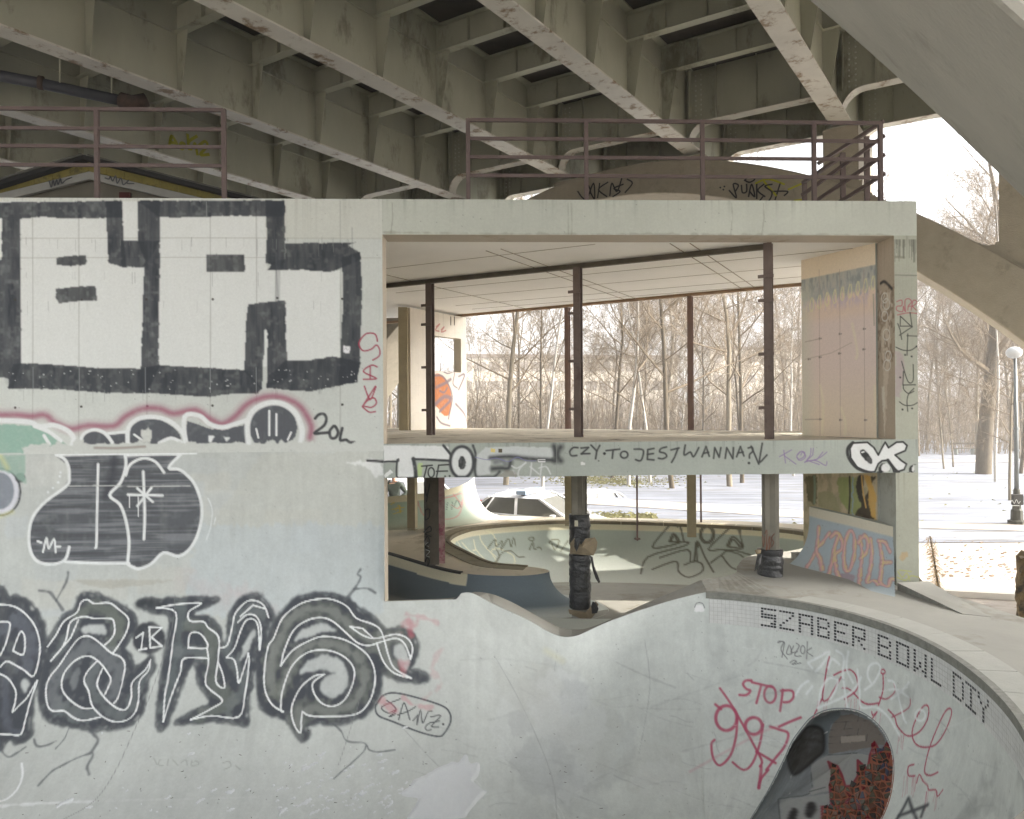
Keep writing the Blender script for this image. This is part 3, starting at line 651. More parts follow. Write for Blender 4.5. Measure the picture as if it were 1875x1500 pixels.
# ------------------------------------------------------------------ mid bowl + pool
pool = thing('back_skate_pool', 'sunken grey-green skate pool behind the pavilion with a dark blue front wall', 'skate bowl', (2, 15, -3.7))
def pf(x, y): return -3.33-.085*(y-12.2)
K2 = [(-3.4, 15.9, 1.1, -2.75), (-2.5, 14.9, 1.1, -2.75), (-.85, 12.95, 1.1, -2.75), (0, 12.72, 1.0, -2.75), (.45, 12.85, 1.0, -2.75), (.62, 13.12, 1.0, -2.76), (.45, 13.4, 1.0, -2.76), (.1, 13.52, 1.0, -2.75), (-.36, 13.7, 1.1, -2.74), (-.85, 14.5, 1.2, -2.70), (-1.30, 15.5, 1.25, -2.62), (-.88, 16.45, 1.2, -2.54),
      (.77, 17.2, 1.2, -2.52), (2.38, 17.1, 1.2, -2.52), (4.26, 16.5, 1.2, -2.52), (5.5, 15.85, 1.2, -2.52), (5.9, 15.0, 1.2, -2.50), (5.7, 14.2, 1.1, -2.48), (4.8, 13.2, 1.0, -2.45), (3.85, 12.5, 1.0, -2.4), (3.35, 11.5, 1.0, -2.36), (3.1, 10.85, 1.0, -2.34), (2.6, 10.62, 1.0, -2.36),
      (1.9, 10.52, 1.2, -2.62), (1.25, 10.52, 1.2, -2.92), (.95, 10.55, 1.2, -3.03), (.65, 10.58, 1.2, -3.02), (.36, 10.62, 1.2, -2.87), (.0, 10.68, 1.2, -2.68), (-.28, 10.7, 1.2, -2.56), (-.55, 10.7, 1.1, -2.52), (-.74, 10.6, 1.1, -2.58), (-1.7, 10.54, 1.0, -2.6), (-3.4, 10.7, 1.0, -2.6), (-3.9, 13, 1.0, -2.7), (-3.4, 15.9, 1.1, -2.75)]
rows2, u2, s2_ = resample(K2, lambda u: .03)
rows2[:, 3] = soften(rows2[:, 3], (u2 > 22) & (u2 < 31.6), 0, 12)
zin = np.array([pf(x, y) for x, y in rows2[:, :2]])
V2, N2_ = loft(rows2[:, :2], rows2[:, 3], rows2[:, 2], rows2[:, 3], zin, 60)
V2[:, -1, 2] = pf(0, V2[:, -1, 1])
G2 = Grid(V2, (176, 180, 172))
fr = [np.clip((u2-a)/b, 0, 1) for a, b in ((0, 1),)]
depth = (V2[:, :1, 2]-V2[..., 2]); band = depth < .17
blue = np.array(lin((88, 98, 104))); green = np.array(lin((148, 156, 148))); light = np.array(lin((178, 182, 176))); tile = np.array(lin((188, 182, 158)))
u2g = np.broadcast_to(u2[:, None], depth.shape); tt = np.clip(depth/ (V2[:, :1, 2]-V2[:, -1:, 2]+1e-6), 0, 1)
nz2 = vnoise(depth.shape, (60, 20), 4, 4)
wblue = ((u2g < 6.2) | (u2g > 29.5)).astype(float)*np.clip((1.05-tt)/.25, 0, 1)
wb2 = np.clip((7.2-u2g)/1.6, 0, 1)*np.clip((1.02-tt)/.2, 0, 1); wblue = np.where(u2g > 29.5, wblue, wb2)
wgreen = ((u2g >= 6.2) & (u2g < 18)).astype(float)*np.clip((.95-tt)/.5, 0, 1)
C = G2.C*0+light
C = C*(1-wgreen[..., None])+green*wgreen[..., None]
C = C*(1-wblue[..., None])+blue*wblue[..., None]
bm_ = (band & (u2g > 6.8) & (u2g < 18)) | ((depth < .19) & (u2g > 0.0) & (u2g < 2.10))
C[bm_] = tile
C *= (0.88+.24*nz2)[..., None]; G2.C = C
# pool floor
m = MB(); m.add([(x, y, pf(x, y)-.004) for x, y in ((-4.2, 10.5), (6.8, 10.5), (6.8, 19.2), (-4.2, 19.2))], [(0, 1, 2, 3)])
flr = m.build('pool_floor', m_deck, pool)
# ------------------------------------------------------------------ decks
OUT = [(-11, 1.2), (5.4, 1.2), (6.1, 5.5), (5.95, 8.6), (5.72, 9.9), (5.62, 10.6), (5.7, 12.4), (6.4, 14.0), (6.6, 15.4), (6.3, 16.6), (4.5, 17.35), (2.6, 17.75), (.9, 18.0), (-.4, 18.3), (-1.5, 18.9), (-11, 18.9)]
ring1 = [V1[i, 0] for i in list(range(0, len(V1)-60, 14))+list(range(len(V1)-60, len(V1), 3))]+[V1[-1, 0]]
ring2 = [V2[i, 0] for i in range(0, len(V2)-1, 3)]
ring1 = [(x, y, z if z < -2 else -2.62) for x, y, z in ring1]
def densify(poly, step):
    o = []
    for i, a in enumerate(poly):
        b = poly[(i+1) % len(poly)]; L = math.hypot(b[0]-a[0], b[1]-a[1]); n = max(1, int(L/step))
        o += [(a[0]+(b[0]-a[0])*k/n, a[1]+(b[1]-a[1])*k/n) for k in range(n)]
    return o
def zdeck(x, y):
    t = min(1, max(0, (y-10.5)/3.0)); s = min(1, max(0, (2.5-x)/3.0)); base = -2.45-.30*max(t, s if y > 10.2 else 0)
    if x > 3 and y > 10.5: base = -2.45-.07*min(1, (y-10.5)/5)
    elif y > 14.4: base = -2.75+.23*min(1, (y-14.4)/2.1)
    return base
outd = [(x, y, zdeck(x, y)) for x, y in densify(OUT, .5)]
verts = []; edges = []
for rg in (outd, ring1, ring2):
    b = len(verts); verts += [tuple(v) for v in rg]; edges += [(b+i, b+(i+1) % len(rg)) for i in range(len(rg))]
n0 = len(verts)
def pip(x, y, poly):
    c = False; n = len(poly)
    for i in range(n):
        x1, y1 = poly[i][0], poly[i][1]; x2, y2 = poly[(i+1) % n][0], poly[(i+1) % n][1]
        if (y1 > y) != (y2 > y) and x < (x2-x1)*(y-y1)/(y2-y1)+x1: c = not c
    return c
rc = cdt = delaunay_2d_cdt([Vector((v[0], v[1])) for v in verts], edges, [], 1, 1e-5)
vo, eo, fo, ov = rc[0], rc[1], rc[2], rc[3]
zv = []
for i, v in enumerate(vo):
    o = [k for k in ov[i] if k < n0]; zv.append(verts[o[0]][2] if o else -2.6)
fs = []
for f in fo:
    cx = sum(vo[i].x for i in f)/len(f); cy = sum(vo[i].y for i in f)/len(f)
    if pip(cx, cy, OUT) and not pip(cx, cy, ring1) and not pip(cx, cy, ring2): fs.append(tuple(f))
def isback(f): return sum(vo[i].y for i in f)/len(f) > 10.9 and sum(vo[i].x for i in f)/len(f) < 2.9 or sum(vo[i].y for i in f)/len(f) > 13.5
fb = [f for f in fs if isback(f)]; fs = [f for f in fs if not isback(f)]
m = MB(); m.add([(v.x, v.y, zv[i]) for i, v in enumerate(vo)], fs)
deck = thing('skate_deck', 'worn concrete deck between the skate bowls and under the pavilion', 'deck', (0, 12, -2.75))
dk = m.build('deck_surface', m_deck, deck)
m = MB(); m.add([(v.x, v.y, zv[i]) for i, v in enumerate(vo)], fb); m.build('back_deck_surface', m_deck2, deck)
m = MB(); n = len(outd)
for i in range(n):
    a, b = outd[i], outd[(i+1) % n]; m.add([a, b, (b[0]*1.0, b[1], -4.0), (a[0], a[1], -4.0)], [(0, 1, 2, 3)])
m.build('deck_side', m_conc, deck)
# ------------------------------------------------------------------ copings
def ribbon(V, Nn, i0, i1, w0, w1, dz0, dz1, seg=None, gap=.012, skip=1):
    """paving strip outside the lip of a loft (solid, slightly raised)"""
    m = MB(); i = i0
    L = 0; idx = [i0]
    for k in range(i0+1, i1):
        L += np.linalg.norm(V[k, 0]-V[k-1, 0])
        if seg and L >= seg: idx.append(k); L = 0
    idx.append(i1-1)
    for a, b in zip(idx[:-1], idx[1:]):
        st = max(1, (b-a)//40); ks = list(range(a, b, st))+[b]
        if ks[-1]-ks[-2] == 0: ks.pop()
        P_ = []
        for q, k in enumerate(ks):
            l = V[k, 0]; nx, ny = -Nn[k]; e = 0
            sh = (gap/2 if q == 0 else (-gap/2 if q == len(ks)-1 else 0)) if seg else 0
            tx, ty = -Nn[k][1], Nn[k][0]
            P_.append([(l[0]+nx*w0+tx*sh, l[1]+ny*w0+ty*sh, l[2]+dz0), (l[0]+nx*w1+tx*sh, l[1]+ny*w1+ty*sh, l[2]+dz0), (l[0]+nx*w1+tx*sh, l[1]+ny*w1+ty*sh, l[2]+dz1), (l[0]+nx*w0+tx*sh, l[1]+ny*w0+ty*sh, l[2]+dz1)])
        vs = [v for r in P_ for v in r]; n = len(P_)
        fs = [(4*i+k, 4*i+(k+1) % 4, 4*i+4+(k+1) % 4, 4*i+4+k) for i in range(n-1) for k in range(4)]+[(3, 2, 1, 0), (4*n-4, 4*n-3, 4*n-2, 4*n-1)]
        m.add(vs, fs)
    return m
iC = int(np.argmin(np.abs(u1-19.0))); iE = int(np.argmin(np.abs(u1-27.5)))
ribbon(V1, N1_, iC, iE, .055, .40, -.02, .006, seg=.55, gap=.010).build('coping_paver', m_cope, bowl)
ribbon(V1, N1_, iC, iE, -.022, .052, -.075, .014).build('coping_edge', m_copedk, bowl)
i6 = int(np.argmin(np.abs(u2-6.6))); i18 = int(np.argmin(np.abs(u2-16.3)))
m_pc = mat('pool_coping_stone', (150, 142, 120), var=.15, scale=5, bump=.2)
ribbon(V2, N2_, i6, i18, .05, .33, -.03, .006, seg=.5, gap=.02).build('coping_paver', m_pc, pool)
ribbon(V2, N2_, i6, i18, -.03, .045, -.05, .022, seg=.9, gap=.01).build('coping_edge', mat('pool_coping_edge', (124, 114, 92), var=.2, scale=8, bump=.3), pool)
i2 = int(np.argmin(np.abs(u2-2.0)))
ribbon(V2, N2_, 0, i2, -.012, .06, -.02, .018).build('metal_edge', mat('dark_lip', (62, 60, 54), var=.2, scale=5), pool)
# ------------------------------------------------------------------ tile band with lettering on the front bowl
FONT = {'S': ['11111', '10000', '11111', '11111', '00001', '00011', '11111'], 'Z': ['11111', '00001', '00010', '00100', '01000', '10000', '11111'], 'A': ['11111', '10001', '10001', '11111', '10001', '10001', '10001'],
        'B': ['11110', '10001', '10001', '11110', '10001', '10001', '11111'], 'E': ['11111', '10000', '10000', '11110', '10000', '10000', '11111'], 'R': ['11111', '10001', '10001', '11111', '10100', '10010', '10001'],
        'O': ['11111', '10001', '10001', '10001', '10001', '10001', '11111'], 'W': ['10001', '10001', '10001', '10101', '10101', '11011', '10001'], 'L': ['10000', '10000', '10000', '10000', '10000', '10000', '11111'],
        'D': ['11110', '10001', '10001', '10001', '10001', '10001', '11110'], 'I': ['11111', '00100', '00100', '00100', '00100', '00100', '11111'], 'Y': ['10001', '10001', '01010', '00100', '00100', '00100', '00100']}
sC = s1[iC]
BT, BB = .085, .40
def band_pt(s, h, lift):          # s: arc length along lip, h: distance below the lip
    x = np.interp(s, s1, rows1[:, 0]); y = np.interp(s, s1, rows1[:, 1]); i = min(int(np.searchsorted(s1, s)), len(s1)-1); n = N1_[i]
    R = np.interp(s, s1, rows1[:, 2]); zs = FL+R; zl = -2.45
    z = zl-h; off = 0
    if z < zs: f = math.asin((zs-z)/R); off = R*(1-math.cos(f))
    return (x+n[0]*(off+lift), y+n[1]*(off+lift), z)
m = MB(); sE = s1[iE]
cell = .052; tp = []; sg = sC
m_tile = mat('white_glazed_tile', (222, 223, 220), rough=.35, var=.10, scale=11, bump=.05); m_grout = mat('tile_grout', (186, 186, 180), var=.1, scale=9); m_blk = mat('black_glazed_tile', (46, 48, 52), rough=.35, var=.25, scale=20, bump=.05)
ss = np.arange(sC+.04, sE, .05)
gm = MB(); prev = None
for s in ss:
    r_ = [band_pt(s, BT, .002), band_pt(s, (BT+BB)/2, .002), band_pt(s, BB, .002)]
    if prev: gm.add(prev+r_, [(0, 1, 4, 3), (1, 2, 5, 4)])
    prev = r_
gm.build('tile_bed', m_grout, bowl)
rt = np.random.RandomState(3)
rowsN = 6; hh = (BB-BT)/rowsN
s = sC+.045
while s < sE-.06:
    for k in range(rowsN):
        h0 = BT+k*hh+.0015; h1 = BT+(k+1)*hh-.0015; l = .005+rt.rand()*.0015
        m.add([band_pt(s+.0015, h0, l), band_pt(s+cell-.0015, h0, l), band_pt(s+cell-.0015, h1, l), band_pt(s+.0015, h1, l)], [(0, 1, 2, 3)])
    s += cell
m.build('white_tiles', m_tile, bowl)
# letters: find arc length for photo columns by marching along the band
cols = []
Minv = RM.inverted()
def proj(p):
    v = Minv @ Vector(p); return (937.5+F*v.x/-v.z, 750-F*v.y/-v.z)
sv = np.arange(sC, s1[int(np.argmin(np.abs(u1-26.5)))], .01); xs = np.array([proj(band_pt(s_, .24, .004))[0] for s_ in sv])
kmax = int(np.argmax(xs)); xs, sv = xs[:kmax], sv[:kmax]
LT = [('S', 1393, 1422), ('Z', 1427, 1455), ('A', 1462, 1490), ('B', 1496, 1520), ('E', 1527, 1554), ('R', 1560, 1586), ('B', 1607, 1633), ('O', 1641, 1666), ('W', 1673, 1698), ('L', 1705, 1725), ('D', 1745, 1766), ('I', 1768, 1789), ('Y', 1791, 1812)]
HT = .125; HL = .25
for ch, xa, xb in LT:
    m = MB()
    sa, sb = np.interp(xa, xs, sv), np.interp(xb, xs, sv)
    for r_ in range(7):
        for c_ in range(5):
            if FONT[ch][r_][c_] == '1':
                a0 = sa+(sb-sa)*c_/5; a1 = sa+(sb-sa)*(c_+1)/5; g = (a1-a0)*.10; h0 = HT+HL*r_/7; h1 = HT+HL*(r_+1)/7; gh = (h1-h0)*.16
                j = (rt.rand()-.5)*.004
                m.add([band_pt(a0+g+j, h0+gh, .009), band_pt(a1-g+j, h0+gh, .009), band_pt(a1-g+j, h1-gh, .009), band_pt(a0+g+j, h1-gh, .009)], [(0, 1, 2, 3)])
    m.build('tile_letter', m_blk, bowl, fix=False)
# ------------------------------------------------------------------ ramp with letters by the mural wall
ramp = thing('side_ramp', 'blue-grey curved ramp with pink and yellow letters against the side wall', 'ramp', (4.9, 11, -2.45))
kr = [(5.75, 9.4, .75, -1.68), (5.52, 9.95, .75, -1.67), (5.30, 10.45, .76, -1.66), (5.17, 10.78, .76, -1.64), (4.96, 11.3, .76, -1.60), (4.72, 11.8, .70, -1.565), (4.63, 12.02, .66, -1.55)]
rr2, ur, sr = resample(kr[::-1], lambda u: .012)
# inward (towards camera-left) is the right hand side when walking from far to near -> reverse sign
V3, N3 = loft(rr2[:, :2], rr2[:, 3], rr2[:, 2], rr2[:, 3]-.22, np.full(len(rr2), -2.47), 110)
G3 = Grid(V3, (156, 168, 174))
xa, ya = V3[..., 0], V3[..., 1]; kq = (xa-5.0)*(10.6-10.08)-(ya-10.08)*(5.25-5.0) < 0
G3.keep = (kq[:-1, :-1] & kq[1:, 1:])
m = MB(); top = [V3[i, 0] for i in range(0, len(V3), 6)]+[V3[-1, 0]]
for a, b in zip(top[:-1], top[1:]):
  if (b[0]-5.0)*.52-(b[1]-10.08)*.25 < 0: m.add([(a[0], a[1], a[2]), (b[0], b[1], b[2]), (b[0]+.28, b[1]+.05, b[2]), (a[0]+.28, a[1]+.05, a[2]), (a[0]+.28, a[1]+.05, -2.6), (b[0]+.28, b[1]+.05, -2.6)], [(0, 1, 2, 3), (3, 2, 5, 4)])
e0 = V3[0]
top = [t_ for t_ in top if (t_[0]-5.0)*.52-(t_[1]-10.08)*.25 < 0]
m.add([tuple(v) for v in e0[::8]]+[tuple(e0[-1]), (e0[0][0]+.28, e0[0][1]+.05, -2.6), (e0[0][0]+.28, e0[0][1]+.05, e0[0][2])], [tuple(range(len(e0[::8])+3))])
m.build('ramp_top', m_conc, ramp)
# ------------------------------------------------------------------ back left quarter pipe
qp = thing('quarter_pipe', 'painted quarter pipe at the back left, rising into a sunlit white bank', 'ramp', (-1.9, 18.6, -2.75))
kq = [(-5.0, 16.7, .85, -1.93), (-3.85, 16.8, .85, -1.93), (-2.75, 17.04, .85, -1.91), (-1.79, 17.4, .9, -1.86), (-1.30, 17.80, .8, -1.78), (-1.02, 18.2, .65, -1.68), (-.92, 18.6, .6, -1.62)]
rq, uq, sq = resample(kq, lambda u: .03)
V4, N4 = loft(rq[:, :2], rq[:, 3], rq[:, 2], rq[:, 3], np.full(len(rq), -2.525), 60)
G4q = Grid(V4, (150, 166, 150))
# ------------------------------------------------------------------ low bank at the right edge of the deck
kerb = thing('deck_kerb', 'low sloping concrete kerb running down to the right from the foot of the pier', 'kerb', (5.8, 9.8, -2.5))
m = MB()
a0, a1 = Pz(1643, 1067, -2.35), Pz(1762, 1124, -2.445); b0, b1 = Pz(1700, 1064, -2.36), Pz(1815, 1130, -2.448)
m.add([a0, a1, b1, b0, a0+Vector((0, 0, -.12)), a1+Vector((0, 0, -.02)), b1+Vector((.3, .2, -.3)), b0+Vector((.3, .2, -.5))], [(0, 1, 2, 3), (0, 4, 5, 1), (1, 5, 6, 2), (2, 6, 7, 3), (3, 7, 4, 0)])
m.build('kerb_body', m_deck, kerb)
m = MB(); u_ = Vector((0, -.006, 0)); m.add([a0+u_, a1+u_, a1+Vector((0, -.008, -.035)), a0+Vector((0, -.008, -.10))], [(0, 1, 2, 3)]); m.build('kerb_face', m_copedk, kerb)
# ------------------------------------------------------------------ tunnel hole in the front bowl
gR = Z(1250, 1050, 3.0)
hole_px = gR([(375, 1350), (430, 1262), (480, 1180), (560, 1020), (600, 930), (645, 865), (700, 800), (760, 765), (820, 748), (880, 745), (930, 750), (980, 765), (1030, 795), (1070, 830), (1105, 872), (1130, 920), (1148, 970), (1157, 1030), (1158, 1100), (1150, 1170), (1132, 1250), (1100, 1330), (1060, 1400), (980, 1480), (850, 1520), (650, 1530), (450, 1490), (330, 1430)])
sl_, ins_ = G1.inside(hole_px, False, 0.0)
keep = np.ones((G1.ni-1, G1.nj-1), bool); full = np.zeros((G1.ni, G1.nj), bool); full[sl_] = ins_
fq = full[:-1, :-1] & full[1:, :-1] & full[:-1, 1:] & full[1:, 1:]; keep[fq] = False; G1.keep = keep
hp = catmull(hole_px, 14, True)[:-1]; HR, HIJ = G1.hit(hp)
cen = HR.mean(0)
nin = []
for i, j in HIJ:
    i = int(min(max(i, 1), G1.ni-2)); j = int(min(max(j, 1), G1.nj-2)); a = G1.V[i+1, j]-G1.V[i-1, j]; b = G1.V[i, j+1]-G1.V[i, j-1]; n = np.cross(a, b); n /= np.linalg.norm(n)+1e-9
    if n @ (cen*0-G1.V[i, j]) < 0: n = -n      # towards the camera side
    nin.append(n)
nin = np.array(nin)
Dv = np.array([.62, .74, -.10]); Dv /= np.linalg.norm(Dv)
n_h = len(HR); rings = 150; VC = np.zeros((n_h+1, rings, 3))
tt_ = np.linspace(0, 1, rings)
for k in range(n_h+1):
    p = HR[k % n_h]; n = nin[k % n_h]
    for r_, t in enumerate(tt_):
        if t < .02: VC[k, r_] = p+n*.006+(p-cen)*.02*(1-t/.02)*1.0
        else:
            a = (t-.02)/.98*math.pi/2; sc = math.cos(a)**.75 if math.cos(a) > 1e-6 else 0; dp = .62*math.sin(a)
            VC[k, r_] = cen+(p-cen)*sc+Dv*dp
class Cave(Grid):      # ring-shaped grid: fills use flat coordinates of the opening instead of row and column
    def flat(s):
        if getattr(s, 'PX', None) is None: s.PX = np.array([[proj(v) for v in r] for r in s.V])
        return s.PX
    def sub(s, IJ, mi, mj): return 0, s.ni, 0, s.nj
    def inside(s, pts, smooth=False, rough=0.0):
        pts = catmull(pts, 4, True) if smooth else np.array(pts, float); X = s.flat()
        x = X[..., 0]+(s.N1-.5)*rough; y = X[..., 1]+(s.N2-.5)*rough; ins = np.zeros(x.shape, bool); n = len(pts)
        for k in range(n):
            a, b = pts[k], pts[(k+1) % n]
            if a[1] == b[1]: continue
            ins ^= ((a[1] > y) != (b[1] > y)) & (x < (b[0]-a[0])*(y-a[1])/(b[1]-a[1])+a[0])
        return (slice(0, s.ni), slice(0, s.nj)), ins
G5 = Cave(VC, (138, 143, 144))
# ================================================================== painted faces of the pavilion
GW = planegrid((XL, fy(XL)), (XJ, fy(XJ)), ZW, ZR, .0115, (188, 192, 187))
GL = planegrid((XJ, fy(XJ)), (XP1, fy(XP1)), ZC, ZR, .0125, (182, 186, 176))
GS = planegrid((XJ, fy(XJ)), (XP1, fy(XP1)), ZU, ZF, .0085, (160, 166, 158))
GPu = planegrid((XP0, fy(XP0)), (XP1, fy(XP1)), ZF, ZC, .0095, (164, 166, 152))
GPl = planegrid((XP0, fy(XP0)), (XP1, fy(XP1)), -2.6, ZU, .0095, (162, 164, 150))
GJ = planegrid((XP0, fy(XP0)), (XP0, fy(XP0)+.60), ZF, ZC, .0095, (170, 158, 140))
GM = planegrid(MW0, MW1, ZF, ZC, .0095, (182, 170, 160))
GMl = planegrid((5.21, 10.99), (4.63, 12.26), -2.3, ZU+.02, .012, (150, 140, 112))
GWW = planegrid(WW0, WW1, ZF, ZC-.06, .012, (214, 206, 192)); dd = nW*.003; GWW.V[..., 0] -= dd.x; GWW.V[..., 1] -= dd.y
tW = np.linspace(0, 1, GWW.ni); zW = GWW.V[0, :, 2]; kk = np.ones((GWW.ni-1, GWW.nj-1), bool)
kk[np.ix_((tW[:-1] > .40) & (tW[:-1] < .895), (zW[:-1] < zz[0]) & (zW[:-1] > zz[1]))] = False; GWW.keep = kk
def weather(G, seed, amt=.12, drip=.15, top=True):
    a = vnoise((G.ni, G.nj), (90, 90), seed, 4); b = vnoise((G.ni, G.nj), (3, 140), seed+1, 2); c = vnoise((G.ni, G.nj), (14, 14), seed+2, 3)
    G.C *= (1+(a-.5)*2*amt)[..., None]
    j = np.linspace(0, 1, G.nj)[None, :]
    G.C *= (1-np.clip(b-.62, 0, 1)*drip*6*(np.exp(-j*3) if top else 1))[..., None]
    G.C *= (1+(c-.5)*.06)[..., None]
    sp = np.random.RandomState(seed).rand(G.ni, G.nj) < .0007
    G.C[sp] *= .5
for k, g in enumerate((GW, GL, GS, GPu, GPl, GJ, GMl, GWW)): weather(g, 20+k*3)
weather(G1, 77, .13, 0); weather(G3, 88, .08, 0); weather(G4q, 99, .1, 0)
BK = (50, 54, 60); DK = (84, 87, 92); WH = (212, 215, 214); RD = (150, 50, 74)
# ---- big black and white block letters
g4 = Z(0, 360, 1875/720.0)
def F4(G, pts, col, **k): G.fill(g4(pts), col, **k)
# base tint areas, formwork seams, tie holes
GW.fill(g4([(0, 0), (1830, 0), (1830, 190), (0, 200)]), (192, 193, 182), alpha=.5, rough=3)
F4(GW, [(10, 22), (1265, 22), (1272, 345), (1625, 352), (1622, 775), (1365, 790), (1170, 830), (700, 830), (97, 805), (0, 800), (-10, 22)], (206, 209, 206), rough=2, mod=.12)
for x in (155, 375, 700, 1002, 1222, 1315, 1622): GW.stroke(g4([(x, 25), (x+2, 500), (x, 1180)]), 2.2, (150, 152, 146), .5, .55, False)
for y in (200, 293): GW.stroke(g4([(0, y), (900, y-3), (1815, y)]), 2.0, (160, 160, 152), .5, .5, False)
kb = dict(rough=1.8, mod=.10, blur=1)
for pl in [
    [(-20, 28), (0, 28), (580, 20), (585, 102), (300, 105), (200, 96), (100, 107), (-20, 105)],
    [(10, 100), (97, 105), (101, 800), (62, 918), (40, 915), (40, 868), (-20, 860), (-20, 305), (8, 300)],
    [(503, 22), (583, 22), (590, 200), (600, 333), (580, 335), (515, 318), (512, 200)],
    [(575, 210), (765, 213), (690, 337), (580, 338)],
    [(655, 20), (765, 20), (762, 90), (763, 290), (755, 800), (762, 812), (700, 940), (663, 930), (672, 810), (688, 300), (658, 215)],
    [(655, 20), (1357, 18), (1357, 92), (1270, 95), (1100, 92), (830, 102), (755, 96)],
    [(1267, 20), (1357, 20), (1360, 310), (1340, 333), (1267, 318), (1272, 200)],
    [(1300, 310), (1360, 300), (1360, 226), (1450, 222), (1700, 218), (1660, 232), (1715, 268), (1722, 300), (1625, 345), (1580, 360), (1450, 350), (1275, 352)],
    [(1628, 290), (1716, 265), (1727, 400), (1717, 780), (1702, 882), (1618, 900), (1622, 770), (1638, 480)],
    [(1362, 782), (1480, 780), (1540, 770), (1585, 762), (1622, 768), (1720, 790), (1702, 885), (1480, 930), (1390, 925), (1272, 912), (1278, 860)],
    [(1183, 515), (1290, 500), (1360, 496), (1368, 770), (1378, 862), (1273, 915), (1276, 640), (1264, 632), (1248, 925), (1165, 832), (1173, 600)],
    [(40, 915), (60, 800), (100, 795), (250, 800), (450, 817), (665, 821), (755, 803), (900, 813), (1170, 826), (1252, 915), (1230, 937), (1100, 940), (1000, 957), (900, 950), (700, 937), (500, 937), (300, 920), (200, 918)]]:
    F4(GW, pl, BK, **kb)
for pl in [[(270, 292), (330, 282), (410, 280), (412, 325), (340, 331), (270, 325)], [(268, 440), (400, 428), (455, 425), (462, 495), (380, 498), (278, 510), (266, 480)], [(985, 277), (1165, 276), (1169, 360), (983, 360)]]: F4(GW, pl, (60, 63, 66), **kb)
for x in (157, 378, 1222, 1002, 692, 985): GW.stroke(g4([(x, 25), (x+1, 100)]) if x in (985,) else g4([(x, 815), (x+1, 935)]), 1.6, (150, 154, 154), .4, .5, False)
rs = np.random.RandomState(5)
for _ in range(70):                 # pinholes and flakes in the black paint
    x, y = rs.uniform(20, 1700), rs.uniform(825, 920); GW.dot(*g4([(x, y)])[0], rs.uniform(.6, 1.6), (185, 188, 186), .3, .7)
for _ in range(60):                  # drips
    x = rs.uniform(80, 1700); y = rs.choice([362, 195, 205, 925, 500]); l = rs.uniform(15, 80); GW.stroke(g4([(x, y), (x, y+l)]), .9, (130, 133, 130), .4, .45, False)
for x, y in ((72, 492), (390, 492), (697, 490), (1014, 490), (1322, 484), (1632, 488), (72, 1007), (387, 1002), (702, 1000), (1013, 997), (1322, 992), (1632, 992)): GW.dot(*g4([(x, y)])[0], 2.2, (60, 58, 54))
F4(GW, [(1637, 712), (1669, 713), (1668, 746), (1636, 745)], (214, 214, 216), rough=0); GW.stroke(g4([(1643, 728), (1650, 722), (1655, 732), (1662, 726)]), 1.3, (150, 152, 156), .4, .8)
for k in range(26):       # brushed streaks inside the black bands
    x = rs.uniform(20, 1700); y = rs.uniform(825, 900); GW.stroke(g4([(x, y), (x+rs.uniform(-4, 4), y+rs.uniform(20, 60))]), rs.uniform(2, 7), (84, 88, 92), .9, .22, False)
for k in range(12):
    x = rs.choice([30, 720, 1320, 1680]); GW.stroke(g4([(x+rs.uniform(-15, 15), rs.uniform(120, 300)), (x+rs.uniform(-15, 15), rs.uniform(500, 780))]), rs.uniform(2, 5), (80, 84, 88), .9, .35, False)
# ---- pink haloed throw-up row
F4(GW, [(-10, 1085), (150, 1092), (210, 1122), (300, 1165), (320, 1190), (120, 1205), (115, 1224), (-10, 1224)], (140, 170, 156), rough=3)
for wd, al in ((17, .45), (9, .7)):
    GW.stroke(g4([(-10, 1042), (80, 1042), (150, 1048), (215, 1042), (262, 1078), (340, 1108), (420, 1092), (540, 1095), (600, 1048), (680, 1012), (760, 1012), (830, 1035), (930, 1018), (1000, 1060), (1060, 1084), (1120, 1050), (1180, 990), (1260, 957), (1340, 957), (1420, 992), (1465, 1050), (1485, 1100), (1478, 1150)]), wd, (148, 84, 106), .8, al)
F4(GW, [(385, 1178), (405, 1135), (450, 1120), (500, 1138), (525, 1178)], DK, smooth=True)
F4(GW, [(520, 1135), (600, 1130), (605, 1178), (540, 1178)], DK)
F4(GW, [(612, 1170), (620, 1105), (670, 1065), (740, 1060), (800, 1080), (845, 1120), (865, 1160), (820, 1150), (780, 1168), (750, 1178)], DK, smooth=True)
F4(GW, [(893, 1070), (940, 1085), (1010, 1110), (1080, 1112), (1170, 1085), (1180, 1178), (880, 1178)], DK)
F4(GW, ell(1302, 1098, 118, 112), DK)
